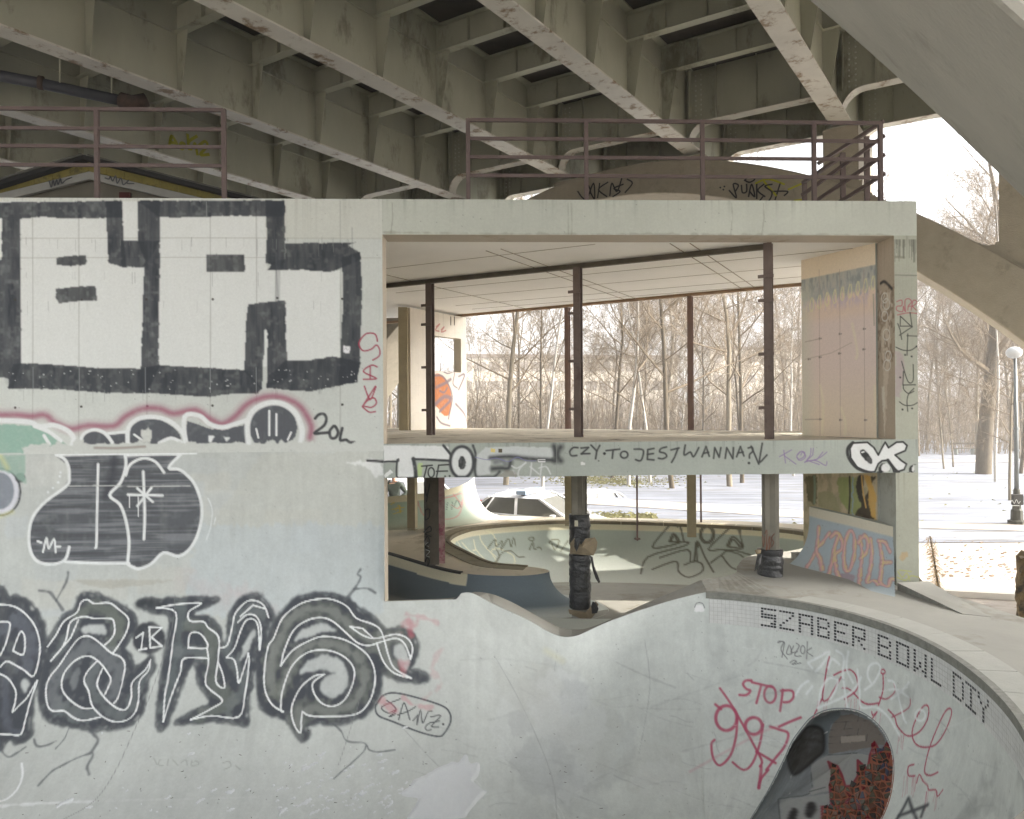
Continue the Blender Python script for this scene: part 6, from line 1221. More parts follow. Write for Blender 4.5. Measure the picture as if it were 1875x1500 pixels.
def wrap(root, x, y, z0, z1, r, seed, n=40, rows=60, name='plastic_wrap'):
    rn = np.random.RandomState(seed); nv = vnoise((rows, n+1), (5, 7), seed, 3); nv[:, -1] = nv[:, 0]; rg = rn.rand(rows)*.004
    m = MB(); vs = []
    for i in range(rows):
        z = z1+(z0-z1)*i/(rows-1)
        for j in range(n):
            a = 2*math.pi*j/n; sq = 1/max(abs(math.cos(a)), abs(math.sin(a)))**.25; rr = r*(.86+.14*sq)+(nv[i, j]-.5)*.045+rg[i]*(1 if (i//6) % 2 else .2)
            vs.append((x+rr*math.cos(a), y+rr*math.sin(a), z+(nv[i, j]-.5)*.02))
    fs = [(i*n+j, i*n+(j+1) % n, (i+1)*n+(j+1) % n, (i+1)*n+j) for i in range(rows-1) for j in range(n)]
    fs += [tuple(range(n)), tuple((rows-1)*n+j for j in range(n))[::-1]]
    m.add(vs, fs); return m.build(name, m_tape, root, smooth=True)
def flap(root, pts, d, m_, name, bulge=.05, th=.006):
    n = len(pts); vs = [P(x, y, d-bulge*math.sin(math.pi*(k+.5)/n)) for k, (x, y) in enumerate(pts)]; c = P(sum(p[0] for p in pts)/n, sum(p[1] for p in pts)/n, d-bulge*1.5)
    m = MB(); k_ = Vector((0, th, 0)); m.add(vs+[c]+[v+k_ for v in vs]+[c+k_], [(i, (i+1) % n, n) for i in range(n)]+[(n+1+i, n+1+(i+1) % n, 2*n+1) for i in range(n)]+[(i, (i+1) % n, n+1+(i+1) % n, n+1+i) for i in range(n)])
    return m.build(name, m_, root, fix=False)
pd = thing('column_padding', 'black plastic wrap and torn cardboard padding round the middle column', 'padding', (c2p.x, c2p.y, -3.3), group='padding round the columns')
za, zb, zc_ = P(1060, 945, 12.05).z, P(1060, 1016, 12.05).z, P(1060, 1118, 12.05).z
wrap(pd, c2p.x, c2p.y, zb+.12, za, .165, 3, rows=40); wrap(pd, c2p.x, c2p.y, zc_, zb-.02, .168, 4)
d_ = c2p.y-.20
flap(pd, gs1([(1365, 805), (1395, 770), (1400, 800), (1430, 830), (1470, 775), (1535, 765), (1553, 800), (1545, 850), (1525, 890), (1440, 885), (1400, 878), (1365, 880)]), d_-.02, m_card, 'cardboard', .10)
flap(pd, gs1([(1395, 775), (1430, 772), (1432, 800), (1410, 865), (1392, 830)]), d_-.16, m_tape, 'torn_plastic', .02)
flap(pd, gs1([(1500, 890), (1520, 900), (1530, 960), (1550, 1010), (1572, 1070), (1562, 1082), (1540, 1050), (1520, 990), (1510, 940)]), d_, m_tape, 'torn_plastic', .03)
flap(pd, gs1([(1352, 1260), (1400, 1290), (1450, 1310), (1500, 1300), (1540, 1270), (1560, 1225), (1540, 1205), (1550, 1275), (1500, 1335), (1430, 1320), (1360, 1290)]), d_-.03, m_card, 'cardboard', .04)
flap(pd, gs1([(1520, 1205), (1545, 1220), (1560, 1255), (1550, 1285), (1515, 1290), (1508, 1240)]), d_-.06, m_tape, 'torn_plastic', .05)
flap(pd, gs1([(1375, 1300), (1430, 1318), (1500, 1318), (1498, 1340), (1470, 1345), (1440, 1335), (1420, 1345), (1385, 1330)]), d_-.01, mat('pale_foam', (172, 172, 166), var=.2), 'foam_edge', .02)
flap(pd, gs1([(1395, 650), (1418, 650), (1420, 690), (1395, 690)]), d_+.01, mat('paper_scrap', (196, 192, 170), var=.1), 'paper_scrap', .01)
pd2 = thing('column_padding', 'short black plastic wrap at the foot of the right column', 'padding', (c3p.x, c3p.y, -2.4), group='padding round the columns')
wrap(pd2, c3p.x, c3p.y, -2.42, P(1410, 1010, 10.75).z, .175, 7, rows=26)
flap(pd2, gs2([(1132, 855), (1150, 848), (1178, 850), (1172, 875), (1145, 882)]), 10.72, m_card, 'cardboard', .02)
flap(pd2, gs2([(1150, 890), (1180, 880), (1175, 950), (1130, 1000), (1138, 950)]), 10.70, m_tape, 'torn_plastic', .04)
tagmesh('graffiti_tag', [gs2(a) for a in [[(1185, 750), (1190, 830), (1200, 760)], [(1200, 740), (1215, 720), (1210, 860), (1230, 760)], [(1235, 760), (1230, 850), (1250, 760)], [(1265, 740), (1245, 770), (1262, 800), (1245, 830)]]], .012, lambda x, y: P(x, y, 10.83), mat('brown_spray', (120, 84, 66), bump=0), pav, Vector((0, -.01, 0)))
# small wooden block on the deck near the right column
sb = thing('wooden_block', 'small pale wooden block with a pink mark on the deck beside the right column', 'block', P(1460, 1020, 12.2))
m = MB(); a = P(1460, 1010, 12.3); m.box((a.x, a.y, -2.42), (.14, .14, .18), .3); m.build('block_body', m_cope, sb, bevel=.01)
m = MB(); m.box((a.x, a.y, -2.326), (.15, .15, .008), .3); m.build('block_top', m_copedk, sb)
# ================================================================== snow in the front bowl
sP = thing('snow_patch', 'melting white patch of snow lying in the bottom of the front bowl', 'snow', (0, 8.5, -4.2)); sP['kind'] = 'stuff'
shape = gs = [(745, 1500), (770, 1460), (735, 1455), (760, 1430), (800, 1410), (830, 1395), (840, 1400), (852, 1383), (862, 1400), (878, 1398), (876, 1420), (862, 1432), (885, 1450), (892, 1448), (862, 1480), (850, 1497), (745, 1497)]
def snowmesh(G, masks, lift, name, par):
    M = np.zeros((G.ni, G.nj))
    for sl, a in masks: M[sl] = np.maximum(M[sl], a)
    vi, vj = np.gradient(G.V, axis=0), np.gradient(G.V, axis=1); n = np.cross(vi, vj); n /= np.linalg.norm(n, axis=2)[..., None]+1e-9
    n *= np.sign((n*(-G.V)).sum(2))[..., None]
    H = M*lift*(.6+.8*vnoise(M.shape, (9, 9), 151, 3))-.004; W = G.V+n*H[..., None]
    q = M > .02; fq = q[:-1, :-1] | q[1:, :-1] | q[:-1, 1:] | q[1:, 1:]
    g = Grid(W); g.keep = fq; g.C[:] = lin((206, 209, 210)); return g.build(name, paint_mat('snow_paint', rough=.6, var=.03, bump=.3), par)
msk = []
sl, ins = G1.inside(shape, False, 3.0); a = ins.astype(float)
for _ in range(4): p = np.pad(a, 1, mode='edge'); a = (p[:-2, 1:-1]+p[2:, 1:-1]+p[1:-1, :-2]+p[1:-1, 2:]+2*p[1:-1, 1:-1])/6
msk.append((sl, a))
for k in range(120):
    if k < 65: x, y = rs.uniform(500, 720), rs.uniform(1380, 1490)
    else: x, y = rs.uniform(90, 760), rs.uniform(1440, 1490) if k < 108 else rs.uniform(1330, 1480)
    if k > 112: x = rs.uniform(620, 780)
    r = rs.uniform(1.2, 5.0)*(1 if k % 5 else 1.7); n = 8; pl = [(x+r*1.6*math.cos(t*6.283/n+.3)*rs.uniform(.5, 1.2), y+r*.7*math.sin(t*6.283/n)*rs.uniform(.5, 1.2)-r*.5*math.cos(t*6.283/n)) for t in range(n)]
    sl, ins = G1.inside(pl, False, 2.0); msk.append((sl, ins.astype(float)*.6))
so = snowmesh(G1, msk, .02, 'snow_sheet', sP)
# twigs and leaf litter on the shell
lt = thing('leaf_litter', 'scattered dry twigs and leaf scraps on the front bowl', 'litter', (-3, 8, -4)); lt['kind'] = 'stuff'
m = MB()
for k in range(70):
    x, y = rs.uniform(20, 1150), rs.uniform(1330, 1500); q, _ = G1.hit([(x, y)]); q = Vector(q[0]); a = rs.uniform(0, 6.28); l = rs.uniform(.006, .022); d = Vector((math.cos(a), math.sin(a), rs.uniform(-.2, .2))); up = (-q).normalized()*.006
    m.tube([q+up-d*l, q+up+d*l*.9], [.0035, .002], 4)
m.build('litter_bits', mat('dry_leaf', (70, 60, 48), var=.3, scale=20, bump=0), lt)

# ================================================================== ground, paths, snow
ZGD = -3.5
m_snow = mat('snow', (120, 123, 130), rough=.7, var=.38, scale=.9, bump=.35, bscale=1.6, col2=(92, 88, 82), amt2=.28, scale2=1.6, stretch=(.22, 2.0, 1))  # stretched tone streaks stand in for shadows lying across the snow
m_snow2 = mat('trodden_snow', (160, 152, 143), rough=.8, var=.14, scale=2.5, bump=.8, bscale=5, col2=(116, 102, 86), amt2=.14, scale2=3.2, stretch=(.7, 2.0, 1))
hole = OUT
def ground_h(x, y):
    return ZGD-.03+(.35*vn(x*.06, y*.06)+.12*vn(x*.3+5, y*.3))*min(1, max(0, (y-20.5)/8))+max(0, y-60)*.012
_gn = np.random.RandomState(4).rand(64, 64)
def vn(x, y):
    xi, yi = math.floor(x), math.floor(y); fx, fy_ = x-xi, y-yi; fx = fx*fx*(3-2*fx); fy_ = fy_*fy_*(3-2*fy_); g = _gn
    a = g[xi % 64, yi % 64]*(1-fx)+g[(xi+1) % 64, yi % 64]*fx; b = g[xi % 64, (yi+1) % 64]*(1-fx)+g[(xi+1) % 64, (yi+1) % 64]*fx
    return a*(1-fy_)+b*fy_-.5
def stag(o, kind='structure'): o['kind'] = kind; return o
# far snow field (behind the park) and side sheets around the skate park
def sheet(name, x0, x1, y0, y1, nx, ny, mt, dz=0.0, flat=None):
    m = MB(); vs = []
    for j in range(ny+1):
        for i in range(nx+1):
            x = x0+(x1-x0)*i/nx; y = y0+(y1-y0)*(j/ny)**1.7; vs.append((x, y, (ground_h(x, y) if flat is None else flat)+dz))
    m.add(vs, [(j*(nx+1)+i, j*(nx+1)+i+1, (j+1)*(nx+1)+i+1, (j+1)*(nx+1)+i) for j in range(ny) for i in range(nx)]); return stag(m.build(name, mt, smooth=True, fix=False))
sheet('snow_ground', -160, 200, 20.0, 320, 150, 120, m_snow)
m = MB(); m.add([(-160, -60, ZGD-.4), (200, -60, ZGD-.4), (200, 30, ZGD-.4), (-160, 30, ZGD-.4)], [(0, 1, 2, 3)]); pass
def ringground():
    big = [(-160, -60), (200, -60), (200, 20.6), (-160, 20.6)]; vs = [(x, y, ZGD-.05) for x, y in big+hole]; n = len(hole)
    e = [(i, (i+1) % 4) for i in range(4)]+[(4+i, 4+(i+1) % n) for i in range(n)]
    r_ = delaunay_2d_cdt([Vector((v[0], v[1])) for v in vs], e, [], 1, 1e-5); f2 = []
    for f in r_[2]:
        cx = sum(r_[0][i].x for i in f)/len(f); cy = sum(r_[0][i].y for i in f)/len(f)
        if not pip(cx, cy, hole): f2.append(tuple(f))
    m = MB(); m.add([(v.x, v.y, ZGD-.05) for v in r_[0]], f2); return m
stag(ringground().build('ground', m_snow2, fix=False))
# paving strip, low retaining edge, path
m_pave = mat('pale_paving', (206, 200, 190), var=.05, scale=2.5, bump=.25, bscale=9)
a, b, c, d = Pz(1722, 1064, ZGD), Pz(2100, 1082, ZGD), Pz(2100, 1108, ZGD), Pz(1722, 1087, ZGD)
m = MB(); m.add([v+Vector((0, 0, dz)) for dz in (-.2, .06) for v in (a, b, c, d)], [(0, 3, 2, 1), (4, 5, 6, 7), (0, 1, 5, 4), (1, 2, 6, 5), (2, 3, 7, 6), (3, 0, 4, 7)]); stag(m.build('pavement', m_pave))
m_path = mat('wet_path', (150, 142, 132), var=.12, scale=3, bump=.2)
def strip(name, q, m_, lift=.014, n=60):
    a, b, c, d = q; m = MB(); vs = []
    for i in range(n+1):
        for k in range(5):
            t = i/n; u = k/4; p = (a*(1-t)+b*t)*(1-u)+(d*(1-t)+c*t)*u; vs.append((p.x, p.y, max(ground_h(p.x, p.y), ZGD-.05 if p.y < 20.6 else -99)+lift))
    m.add(vs, [(i*5+k, (i+1)*5+k, (i+1)*5+k+1, i*5+k+1) for i in range(n) for k in range(4)]); stag(m.build(name, m_, smooth=True, fix=False))
strip('path', (Pz(1500, 950, ZGD), Pz(2100, 966, ZGD), Pz(2100, 978, ZGD), Pz(1500, 962, ZGD)), m_path)
strip('path', (Pz(1000, 915, ZGD), Pz(1500, 938, ZGD), Pz(1500, 950, ZGD), Pz(1000, 926, ZGD)), m_snow2)
strip('path', (Pz(1600, 842, ZGD), Pz(2100, 847, ZGD), Pz(2100, 850, ZGD), Pz(1600, 845, ZGD)), m_path)
# grassy patch showing through the snow
m_gr = mat('winter_grass', (128, 124, 84), var=.3, scale=3, bump=.5)
gp = MB()
for k in range(2140):
    if k < 1500: x, y = rs.normal(1120, 60), rs.normal(884, 6)
    elif k < 2100: x, y = rs.uniform(1060, 1200), rs.normal(948, 3)
    else: x, y = rs.uniform(1440, 1875), rs.uniform(860, 960)
    q = Pz(x, y, ZGD); 
    if q.y < 21: continue
    z = ground_h(q.x, q.y); h = rs.uniform(.02, .07); s_ = rs.uniform(.02, .10); gp.add([(q.x-s_, q.y, z), (q.x+s_, q.y+rs.uniform(-.1, .1), z), (q.x+rs.uniform(-.1, .1), q.y, z+h)], [(0, 1, 2)])
g_ = gp.build('grass', m_gr, fix=False); tag(g_, 'sparse brown grass tufts poking through the snow', 'grass', kind='stuff')
# rubble / dark clods on the trodden snow
rb_ = MB()
for k in range(260):
    x = rs.uniform(1700, 1880); y = 985+100*rs.rand()**.8; q = Pz(x, y, ZGD-.05); s_ = rs.uniform(.01, .05); rb_.tube([q+Vector((-s_, 0, .015)), q+Vector((s_*rs.rand(), s_*.3, .02)), q+Vector((s_, s_*.5, .01))], [s_*.3, s_*.35, s_*.1], 5)
tag(rb_.build('clods', mat('frozen_clod', (128, 108, 88), var=.3, scale=9), fix=False), 'small frozen clods of earth scattered on the trodden snow', 'clods', kind='stuff')
# earth bank between deck and snow at right
m = MB(); vs = []
bk = OUT[1:9]
bd = densify(bk, .3); bd = bd[:int(len(bd)*.6)]; nb_ = len(bd); R_n = 8
for i, (x, y) in enumerate(bd):
    zt = zdeck(x, y)-.02
    for j in range(R_n+1):
        t = j/R_n; o = t*.9+.1*t*vn(x*3+j, y*3); vs.append((x+o-.01, y-.25*o, zt+(ZGD-.15-zt)*(t**1.2)+.06*vn(x*2.2+j*.9, y*2.2)*math.sin(math.pi*t)))
m.add(vs, [(i*(R_n+1)+j, (i+1)*(R_n+1)+j, (i+1)*(R_n+1)+j+1, i*(R_n+1)+j+1) for i in range(nb_-1) for j in range(R_n)])
stag(m.build('earth_bank', mat('earth_bank', (150, 146, 134), var=.15, scale=3, bump=.6, bscale=8, col2=(200, 194, 184), amt2=.3, scale2=1.5), smooth=True))

# ================================================================== trees
m_bark = mat('pale_bark', (124, 114, 96), var=.25, scale=6, bump=.5, stretch=(3, 3, .6))
m_bark2 = mat('brown_bark', (92, 82, 66), var=.3, scale=6, bump=.6, stretch=(3, 3, .6))
m_birch = mat('birch_bark', (176, 170, 160), var=.06, scale=4, bump=.1, col2=(64, 58, 52), amt2=.15, scale2=6, stretch=(1, 1, 3))
m_twig = mat('twigs', (124, 110, 90), var=.2, scale=3, bump=0)
def growtree(seed, H, r0, spread=.5, fork=.2, nlimb=16, twig=.011, lean=0.0, depth=3, low=.22):
    r = random.Random(seed); T = MB(); C_ = MB(); pts = [Vector((0, 0, -.3))]; rad = [r0*1.35]; d = Vector((lean, r.uniform(-.06, .06), 1)).normalized(); p = Vector((0, 0, 0)); n = 11
    bend = Vector((r.uniform(-.05, .05), r.uniform(-.05, .05), 0))
    for i in range(n+1):
        pts.append(p.copy()); rad.append(max(r0*(1-(i/n)**1.15*.93), twig)); p = p+d*H/n; d = (d+bend*r.uniform(-1, 1.6)+Vector((r.gauss(0, .05), r.gauss(0, .05), .03))).normalized()
    T.tube(pts, rad, 8)
    def branch(p, d, L, rr, lv):
        k = 5 if lv < 2 else 3; q = [p]; w = [rr]
        for i in range(k):
            d = (d+Vector((r.gauss(0, .16), r.gauss(0, .16), r.gauss(.06, .12)))).normalized(); p = p+d*L/k; q.append(p.copy()); w.append(max(rr*(1-(i+1)/k*.8), twig*.5))
        C_.tube(q, w, 5 if lv == 0 else (4 if lv == 1 else 3), cap=False)
        if lv >= depth: return
        m_ = (7, 6, 5)[min(lv, 2)]
        for i in range(m_):
            t = r.uniform(.2, 1.0); j = min(int(t*k), k-1); a = q[j]+(q[j+1]-q[j])*(t*k-j); dd = (q[j+1]-q[j]).normalized(); az = r.uniform(0, 6.283)
            side = dd.cross(Vector((math.cos(az), math.sin(az), .2))).normalized(); nd = (dd*.75+side*r.uniform(.45, .9)+Vector((0, 0, .12))).normalized()
            branch(a, nd, L*r.uniform(.35, .6), max(w[j]*.55, twig*.6), lv+1)
    for i in range(nlimb):
        t = low+(1-low)*(i+.5)/nlimb; j = min(int(t*n)+1, n); f = t*n+1-j; a = pts[j]+(pts[min(j+1, n+1)]-pts[j])*min(max(f, 0), 1); az = i*2.4+r.uniform(-.5, .5); up = r.uniform(.5, 1.3)*(1 if i % 3 else .5)
        nd = Vector((math.cos(az)*spread*2, math.sin(az)*spread*2, up)).normalized(); branch(a, nd, H*r.uniform(.20, .34)*(1.15-t*.6), max(rad[j]*r.uniform(.35, .6), twig), 0)
    return T, C_
PROTO = []
specs = [(1, 17, .13, .5, 20, .009, .05, m_bark), (2, 15, .10, .45, 19, .008, -.08, m_bark2), (3, 18, .17, .55, 22, .010, .02, m_bark), (4, 13, .065, .4, 17, .007, .06, m_birch), (5, 14, .08, .5, 18, .008, -.03, m_birch), (6, 16, .11, .6, 20, .009, -.1, m_bark2), (7, 11, .07, .7, 18, .008, .12, m_bark)]
specs.append((8, 17, .36, .5, 18, .012, .005, m_bark2))
LBL = ['tall pale-barked bare tree', 'brown-barked leaning bare tree', 'thick pale bare tree', 'thin white birch', 'white birch with black marks', 'crooked brown bare tree', 'young spreading bare tree', 'big old tree']
for (sd, H, r0, sp, nl, tw, ln, mb_) in specs:
    T, C_ = growtree(sd, H, r0, sp, nlimb=nl, twig=tw, lean=ln)
    o = thing('bare_tree', 'x', 'tree', (0, 0, 0)); T.build('trunk', mb_, o, smooth=True, fix=False); C_.build('crown', m_twig if mb_ is not m_birch else m_twig, o, fix=False); PROTO.append(o)
used = [False]*len(PROTO); treeN = 0
def put(k, px, d, sc=1.0, rz=None, label=None, thick=1.0):
    global treeN
    r = ray(px, 760); x = r.x*d; z = ground_h(x, d)
    o = PROTO[k] if not used[k] else copy_tree(PROTO[k]); used[k] = True; o.location = (x, d, z-.1); o.rotation_euler = (0, 0, rz if rz is not None else rs.uniform(0, 6.28)); o.scale = (sc*thick, sc*thick, sc)
    where = ('seen left of the middle column' if px < 1050 else 'seen just right of the middle column' if px < 1270 else 'seen left of the mural wall' if px < 1500 else 'right of the pavilion')
    dist = 'near' if d < 38 else ('mid distance' if d < 55 else 'far')
    o['label'] = label or f'{LBL[k]} {where}'; o['group'] = 'bare trees: ' + o['label']
    treeN += 1; return o
put(7, 1800, 40, 1.1, 0.5, 'big old tree with thick ridged trunk standing in the snow right of the pavilion')
put(4, 1822, 36, .95, 1.0, 'slim pale tree just right of the big old tree', .9)
put(6, 1728, 44, .75, 2, 'small dark spreading tree left of the bench'); put(6, 1745, 45, .7, 4, 'small forked tree beside the bench')
put(6, 1848, 28.5, .8, 1.2, 'small forked tree in front of the lamp post')
put(5, 1868, 40, 1.0, 3); put(1, 1860, 60, 1.1, 1)
put(3, 992, 33, 1.15, .4, 'white birch seen through the upper opening left of the middle column'); put(4, 1150, 34, 1.1, 2.2, 'white birch right of the middle column'); put(3, 1190, 36, 1.1, 4)
put(0, 925, 34, 1.0, 1); put(5, 1230, 33, 1.1, .2); put(0, 1335, 34, 1.0, 2.6); put(1, 1358, 36, 1.05, 5); put(1, 1120, 38, 1.0, 3.3); put(3, 1452, 40, 1.1, 1.9); put(2, 1455, 62, .9, 0)
for k in range(20): put(rs.choice([0, 1, 2, 3, 4, 5, 6]), rs.uniform(860, 1480), rs.uniform(40, 66), rs.uniform(.8, 1.1))
for k in range(18): put(rs.choice([0, 1, 2, 5, 6]), rs.uniform(1640, 1900), rs.uniform(50, 85), rs.uniform(.9, 1.25))
for px, d in ((730, 36), (742, 44), (712, 50), (690, 40)): put(rs.choice([0, 3, 4, 5]), px, d, 1.0)
for i, u_ in enumerate(used):
    if not u_: put(i, 1300+i*10, 58)
# far thicket, one mass
def thicket(name, px0, px1, d0, d1, n, seed, lab):
    r = random.Random(seed); m = MB()
    for i in range(n):
        px = r.uniform(px0, px1); d = r.uniform(d0, d1); q = ray(px, 760); x = q.x*d; z = ground_h(x, d); H = r.uniform(2.0, 6.5)*(1 if i % 4 else 1.3); p = Vector((x, d, z)); dv = Vector((r.gauss(0, .16), r.gauss(0, .16), 1)).normalized(); pts = [p]
        for k in range(4): p = p+dv*H/4; dv = (dv+Vector((r.gauss(0, .10), r.gauss(0, .10), 0))).normalized(); pts.append(p)
        rr = r.uniform(.012, .045); m.tube(pts, [rr, rr*.85, rr*.65, rr*.45, rr*.2], 3, cap=False)
        for k in range(7):
            j = r.randint(0, 3); a = pts[j]+(pts[j+1]-pts[j])*r.random(); nd = Vector((r.gauss(0, 1), r.gauss(0, 1), r.uniform(.3, 1.6))).normalized(); L = r.uniform(.5, 1.9); b = a+nd*L*.5; c = b+(nd+Vector((r.gauss(0, .3), r.gauss(0, .3), .1))).normalized()*L*.5
            m.tube([a, b, c], [rr*.45, rr*.3, rr*.12], 3, cap=False)
            if k % 2: e = b+Vector((r.gauss(0, .5), r.gauss(0, .5), r.uniform(0, .7))); m.tube([b, e], [rr*.25, rr*.1], 3, cap=False)
    tag(m.build(name, m_twig, fix=False), lab, 'thicket', kind='stuff')
thicket('thicket', 840, 1500, 46, 90, 1900, 5, 'dense mass of leafless undergrowth behind the trees, seen through the pavilion')
thicket('thicket', 1640, 1960, 55, 110, 1300, 6, 'dense mass of leafless undergrowth in the park right of the pavilion')
thicket('thicket', 640, 860, 40, 80, 350, 8, 'leafless undergrowth seen under the arch at the left of the opening')
# ================================================================== far apartment block
def apartment(name, label, px0, px1, ytop, d, floors, cols, seed):
    a = P(px0, ytop, d); b = P(px1, ytop, d+6); zt = a.z; root = thing(name, label, 'building', ((a.x+b.x)/2, d, ZGD))
    z0 = ZGD-.5; m = MB(); m.prism([(a.x, a.y), (b.x, b.y), (b.x+1, b.y+12), (a.x+1, a.y+12)], z0, zt); m.build('wall', mat('pale_apartment_wall', (196, 186, 168), var=.05, scale=.3), root)
    m = MB(); m.prism([(a.x-.3, a.y-.3), (b.x+.3, b.y-.3), (b.x+1.3, b.y+12.3), (a.x+.7, a.y+12.3)], zt+.002, zt+.5); m.build('roof', mat('tar_roof', (120, 108, 96), var=.1), root)
    t = (Vector((b.x, b.y, 0))-Vector((a.x, a.y, 0))); L = t.length; t.normalize(); n = Vector((t.y, -t.x, 0)); fh = (zt-ZGD)/floors
    mw = mat('far_window', (140, 132, 122), rough=.3, var=.2, scale=.5, bump=0)
    for f in range(floors):
        for c in range(cols):
            x = L*(c+.5)/cols; z = ZGD+fh*(f+.55); p = Vector((a.x, a.y, z))+t*x; w_, h_ = .8, .65; q = [p-t*w_+n*.0-Vector((0, 0, h_)), p+t*w_-Vector((0, 0, h_)), p+t*w_+Vector((0, 0, h_)), p-t*w_+Vector((0, 0, h_))]
            m = MB(); m.add([v-n*.0+n*.03 for v in q]+[v-n*.05 for v in q], [(0, 1, 2, 3), (0, 4, 5, 1), (1, 5, 6, 2), (2, 6, 7, 3), (3, 7, 4, 0)]); m.build('window', mw, root)
apartment('apartment_block', 'long pale apartment block seen through the trees behind the pavilion', 840, 1240, 655, 105, 4, 16, 1)
apartment('apartment_block', 'pale apartment block behind the trees left of the mural wall', 1300, 1560, 640, 125, 4, 9, 2)
# ================================================================== cars
m_cw = mat('car_white', (222, 222, 222), rough=.25, var=.02, bump=0, spec=.6); m_gl = mat('car_glass', (104, 104, 98), rough=.04, var=.1, bump=0, spec=.9); m_blu = mat('car_blue_stripe', (44, 70, 128), rough=.3, var=.05, bump=0)
m_ty = mat('tyre', (34, 34, 34), rough=.8, var=.1, bump=0); m_rim = mat('rim', (150, 150, 150), rough=.3, metal=.8, bump=0); m_rd = mat('tail_lamp', (150, 36, 34), rough=.2, bump=0); m_lb = mat('light_bar_blue', (160, 178, 200), rough=.15, bump=0); m_wp = mat('white_plastic', (214, 216, 218), rough=.3, bump=0)
def car(label, loc, rz, police=False, suv=False):
    root = thing('police_car' if police else 'parked_car', label, 'car', loc, 0, None)
    k = 1.12 if suv else 1.0; m = MB()
    prof = [(-2.12, .35), (-2.15, .62), (-2.08, .92), (-1.95, 1.0*k), (-1.2, 1.02*k), (.75, .98*k), (1.35, .90*k), (1.95, .78), (2.12, .60), (2.12, .34), (1.7, .26), (-1.7, .26)]
    secs = []
    for y, s_, zz_ in ((-.84, .97, 0), (-.87, 1, 0), (-.60, 1.0, .03), (0, 1.0, .045), (.60, 1.0, .03), (.87, 1, 0), (.84, .97, 0)): secs.append([(x*s_, y, z+(zz_ if z > .7 else 0)) for x, z in prof])
    n = len(prof); vs = [v for s_ in secs for v in s_]; m.add(vs, [(i*n+j, i*n+(j+1) % n, (i+1)*n+(j+1) % n, (i+1)*n+j) for i in range(6) for j in range(n)]+[tuple(range(n))[::-1], tuple(6*n+j for j in range(n))])
    ca, sa = math.cos(rz), math.sin(rz)
    def W(mm): mm.v = [(x*ca-y*sa+loc[0], x*sa+y*ca+loc[1], z+loc[2]) for x, y, z in mm.v]; return mm
    W(m).build('body', m_cw, root, smooth=True, bevel=.02)
    # cabin
    zb, zt = .98*k, 1.44*k+.06; low = [(-2.0, -.80), (-2.0, .80), (1.15, .80), (1.15, -.80)]; up = [(-1.35, -.58), (-1.35, .58), (.20, .58), (.20, -.58)]
    m = MB(); m.add([(x, y, zb) for x, y in low]+[(x, y, zt-.05) for x, y in up], [(0, 1, 5, 4), (1, 2, 6, 5), (2, 3, 7, 6), (3, 0, 4, 7), (4, 5, 6, 7)]); W(m).build('cabin_glass', m_gl, root)
    m = MB(); m.add([(-1.42, -.60, zt-.06), (-1.42, .60, zt-.06), (.26, .60, zt-.06), (.26, -.60, zt-.06), (-1.2, -.46, zt), (-1.2, .46, zt), (.0, .46, zt), (.0, -.46, zt)], [(0, 1, 2, 3), (4, 5, 6, 7), (0, 1, 5, 4), (1, 2, 6, 5), (2, 3, 7, 6), (3, 0, 4, 7)]); W(m).build('roof', m_cw, root, bevel=.03)
    m = MB()
    for s_ in (-1, 1):
        for (x0, x1) in ((-2.0, -1.38), (1.16, .22)): m.bar((x0, s_*.80, zb-.01), (x1, s_*.59, zt-.05), .07, .06)
        m.bar((-.42, s_*.815, zb-.01), (-.50, s_*.60, zt-.05), .08, .03); m.bar((-1.50, s_*.815, zb), (-1.22, s_*.60, zt-.05), .12, .03)
        m.bar((-2.0, s_*.83, zb+.005), (1.15, s_*.83, zb+.005), .03, .05)
    W(m).build('pillars', m_cw, root)
    for s_ in (-1, 1):
        for x in (-1.32, 1.32):
            m = MB(); m.tube([(x, s_*.72, .31), (x, s_*.90, .31)], .31, 20); w_ = W(m).build('wheel', m_ty, root); m = MB(); m.tube([(x, s_*.89, .31), (x, s_*.915, .31)], .19, 14); W(m).build('rim', m_rim, w_)
        m = MB(); m.box((.78, s_*.96, 1.03*k), (.14, .16, .12)); W(m).build('mirror', m_cw, root, bevel=.03)
        m = MB(); m.hexa([(-2.13, s_*.60, .80), (-2.13, s_*.86, .80), (-1.93, s_*.875, .80), (-1.93, s_*.60, .80), (-2.02, s_*.60, 1.22), (-2.02, s_*.80, 1.22), (-1.86, s_*.81, 1.22), (-1.86, s_*.60, 1.22)]); W(m).build('tail_lamp', m_rd, root)
        m = MB(); m.box((2.02, s_*.68, .66), (.2, .28, .12)); W(m).build('headlight', m_wp, root, bevel=.02)
        if police:
            m = MB(); m.box((0, s_*.876, .78), (3.7, .012, .05)); W(m).build('blue_stripe', m_blu, root)
            m = MB(); m.box((-.1, s_*.8795, .70), (3.4, .008, .03)); W(m).build('yellow_stripe', mat('yellow_stripe', (190, 176, 90), bump=0), root)
    if police:
        m = MB(); m.box((-.35, 0, zt+.03), (.10, 1.0, .04)); W(m).build('bar_mount', m_ty, root)
        lb = MB(); lb.box((-.35, 0, zt+.10), (.30, .42, .11)); W(lb).build('light_bar', m_wp, root, bevel=.03)
        for s_ in (-1, 1): lb = MB(); lb.box((-.35, s_*.42, zt+.10), (.32, .40, .12)); W(lb).build('blue_lamp', m_lb, root, bevel=.03)
    return root
def carz(px, py, d, hz): q = P(px, py, d); return q
q = P(985, 930, 20.6); car('silver-white police car with blue lamps on its roof parked behind the pool', (q.x+.15, 21.9, P(985, 905, 21.9).z-1.52), math.radians(-28), police=True)
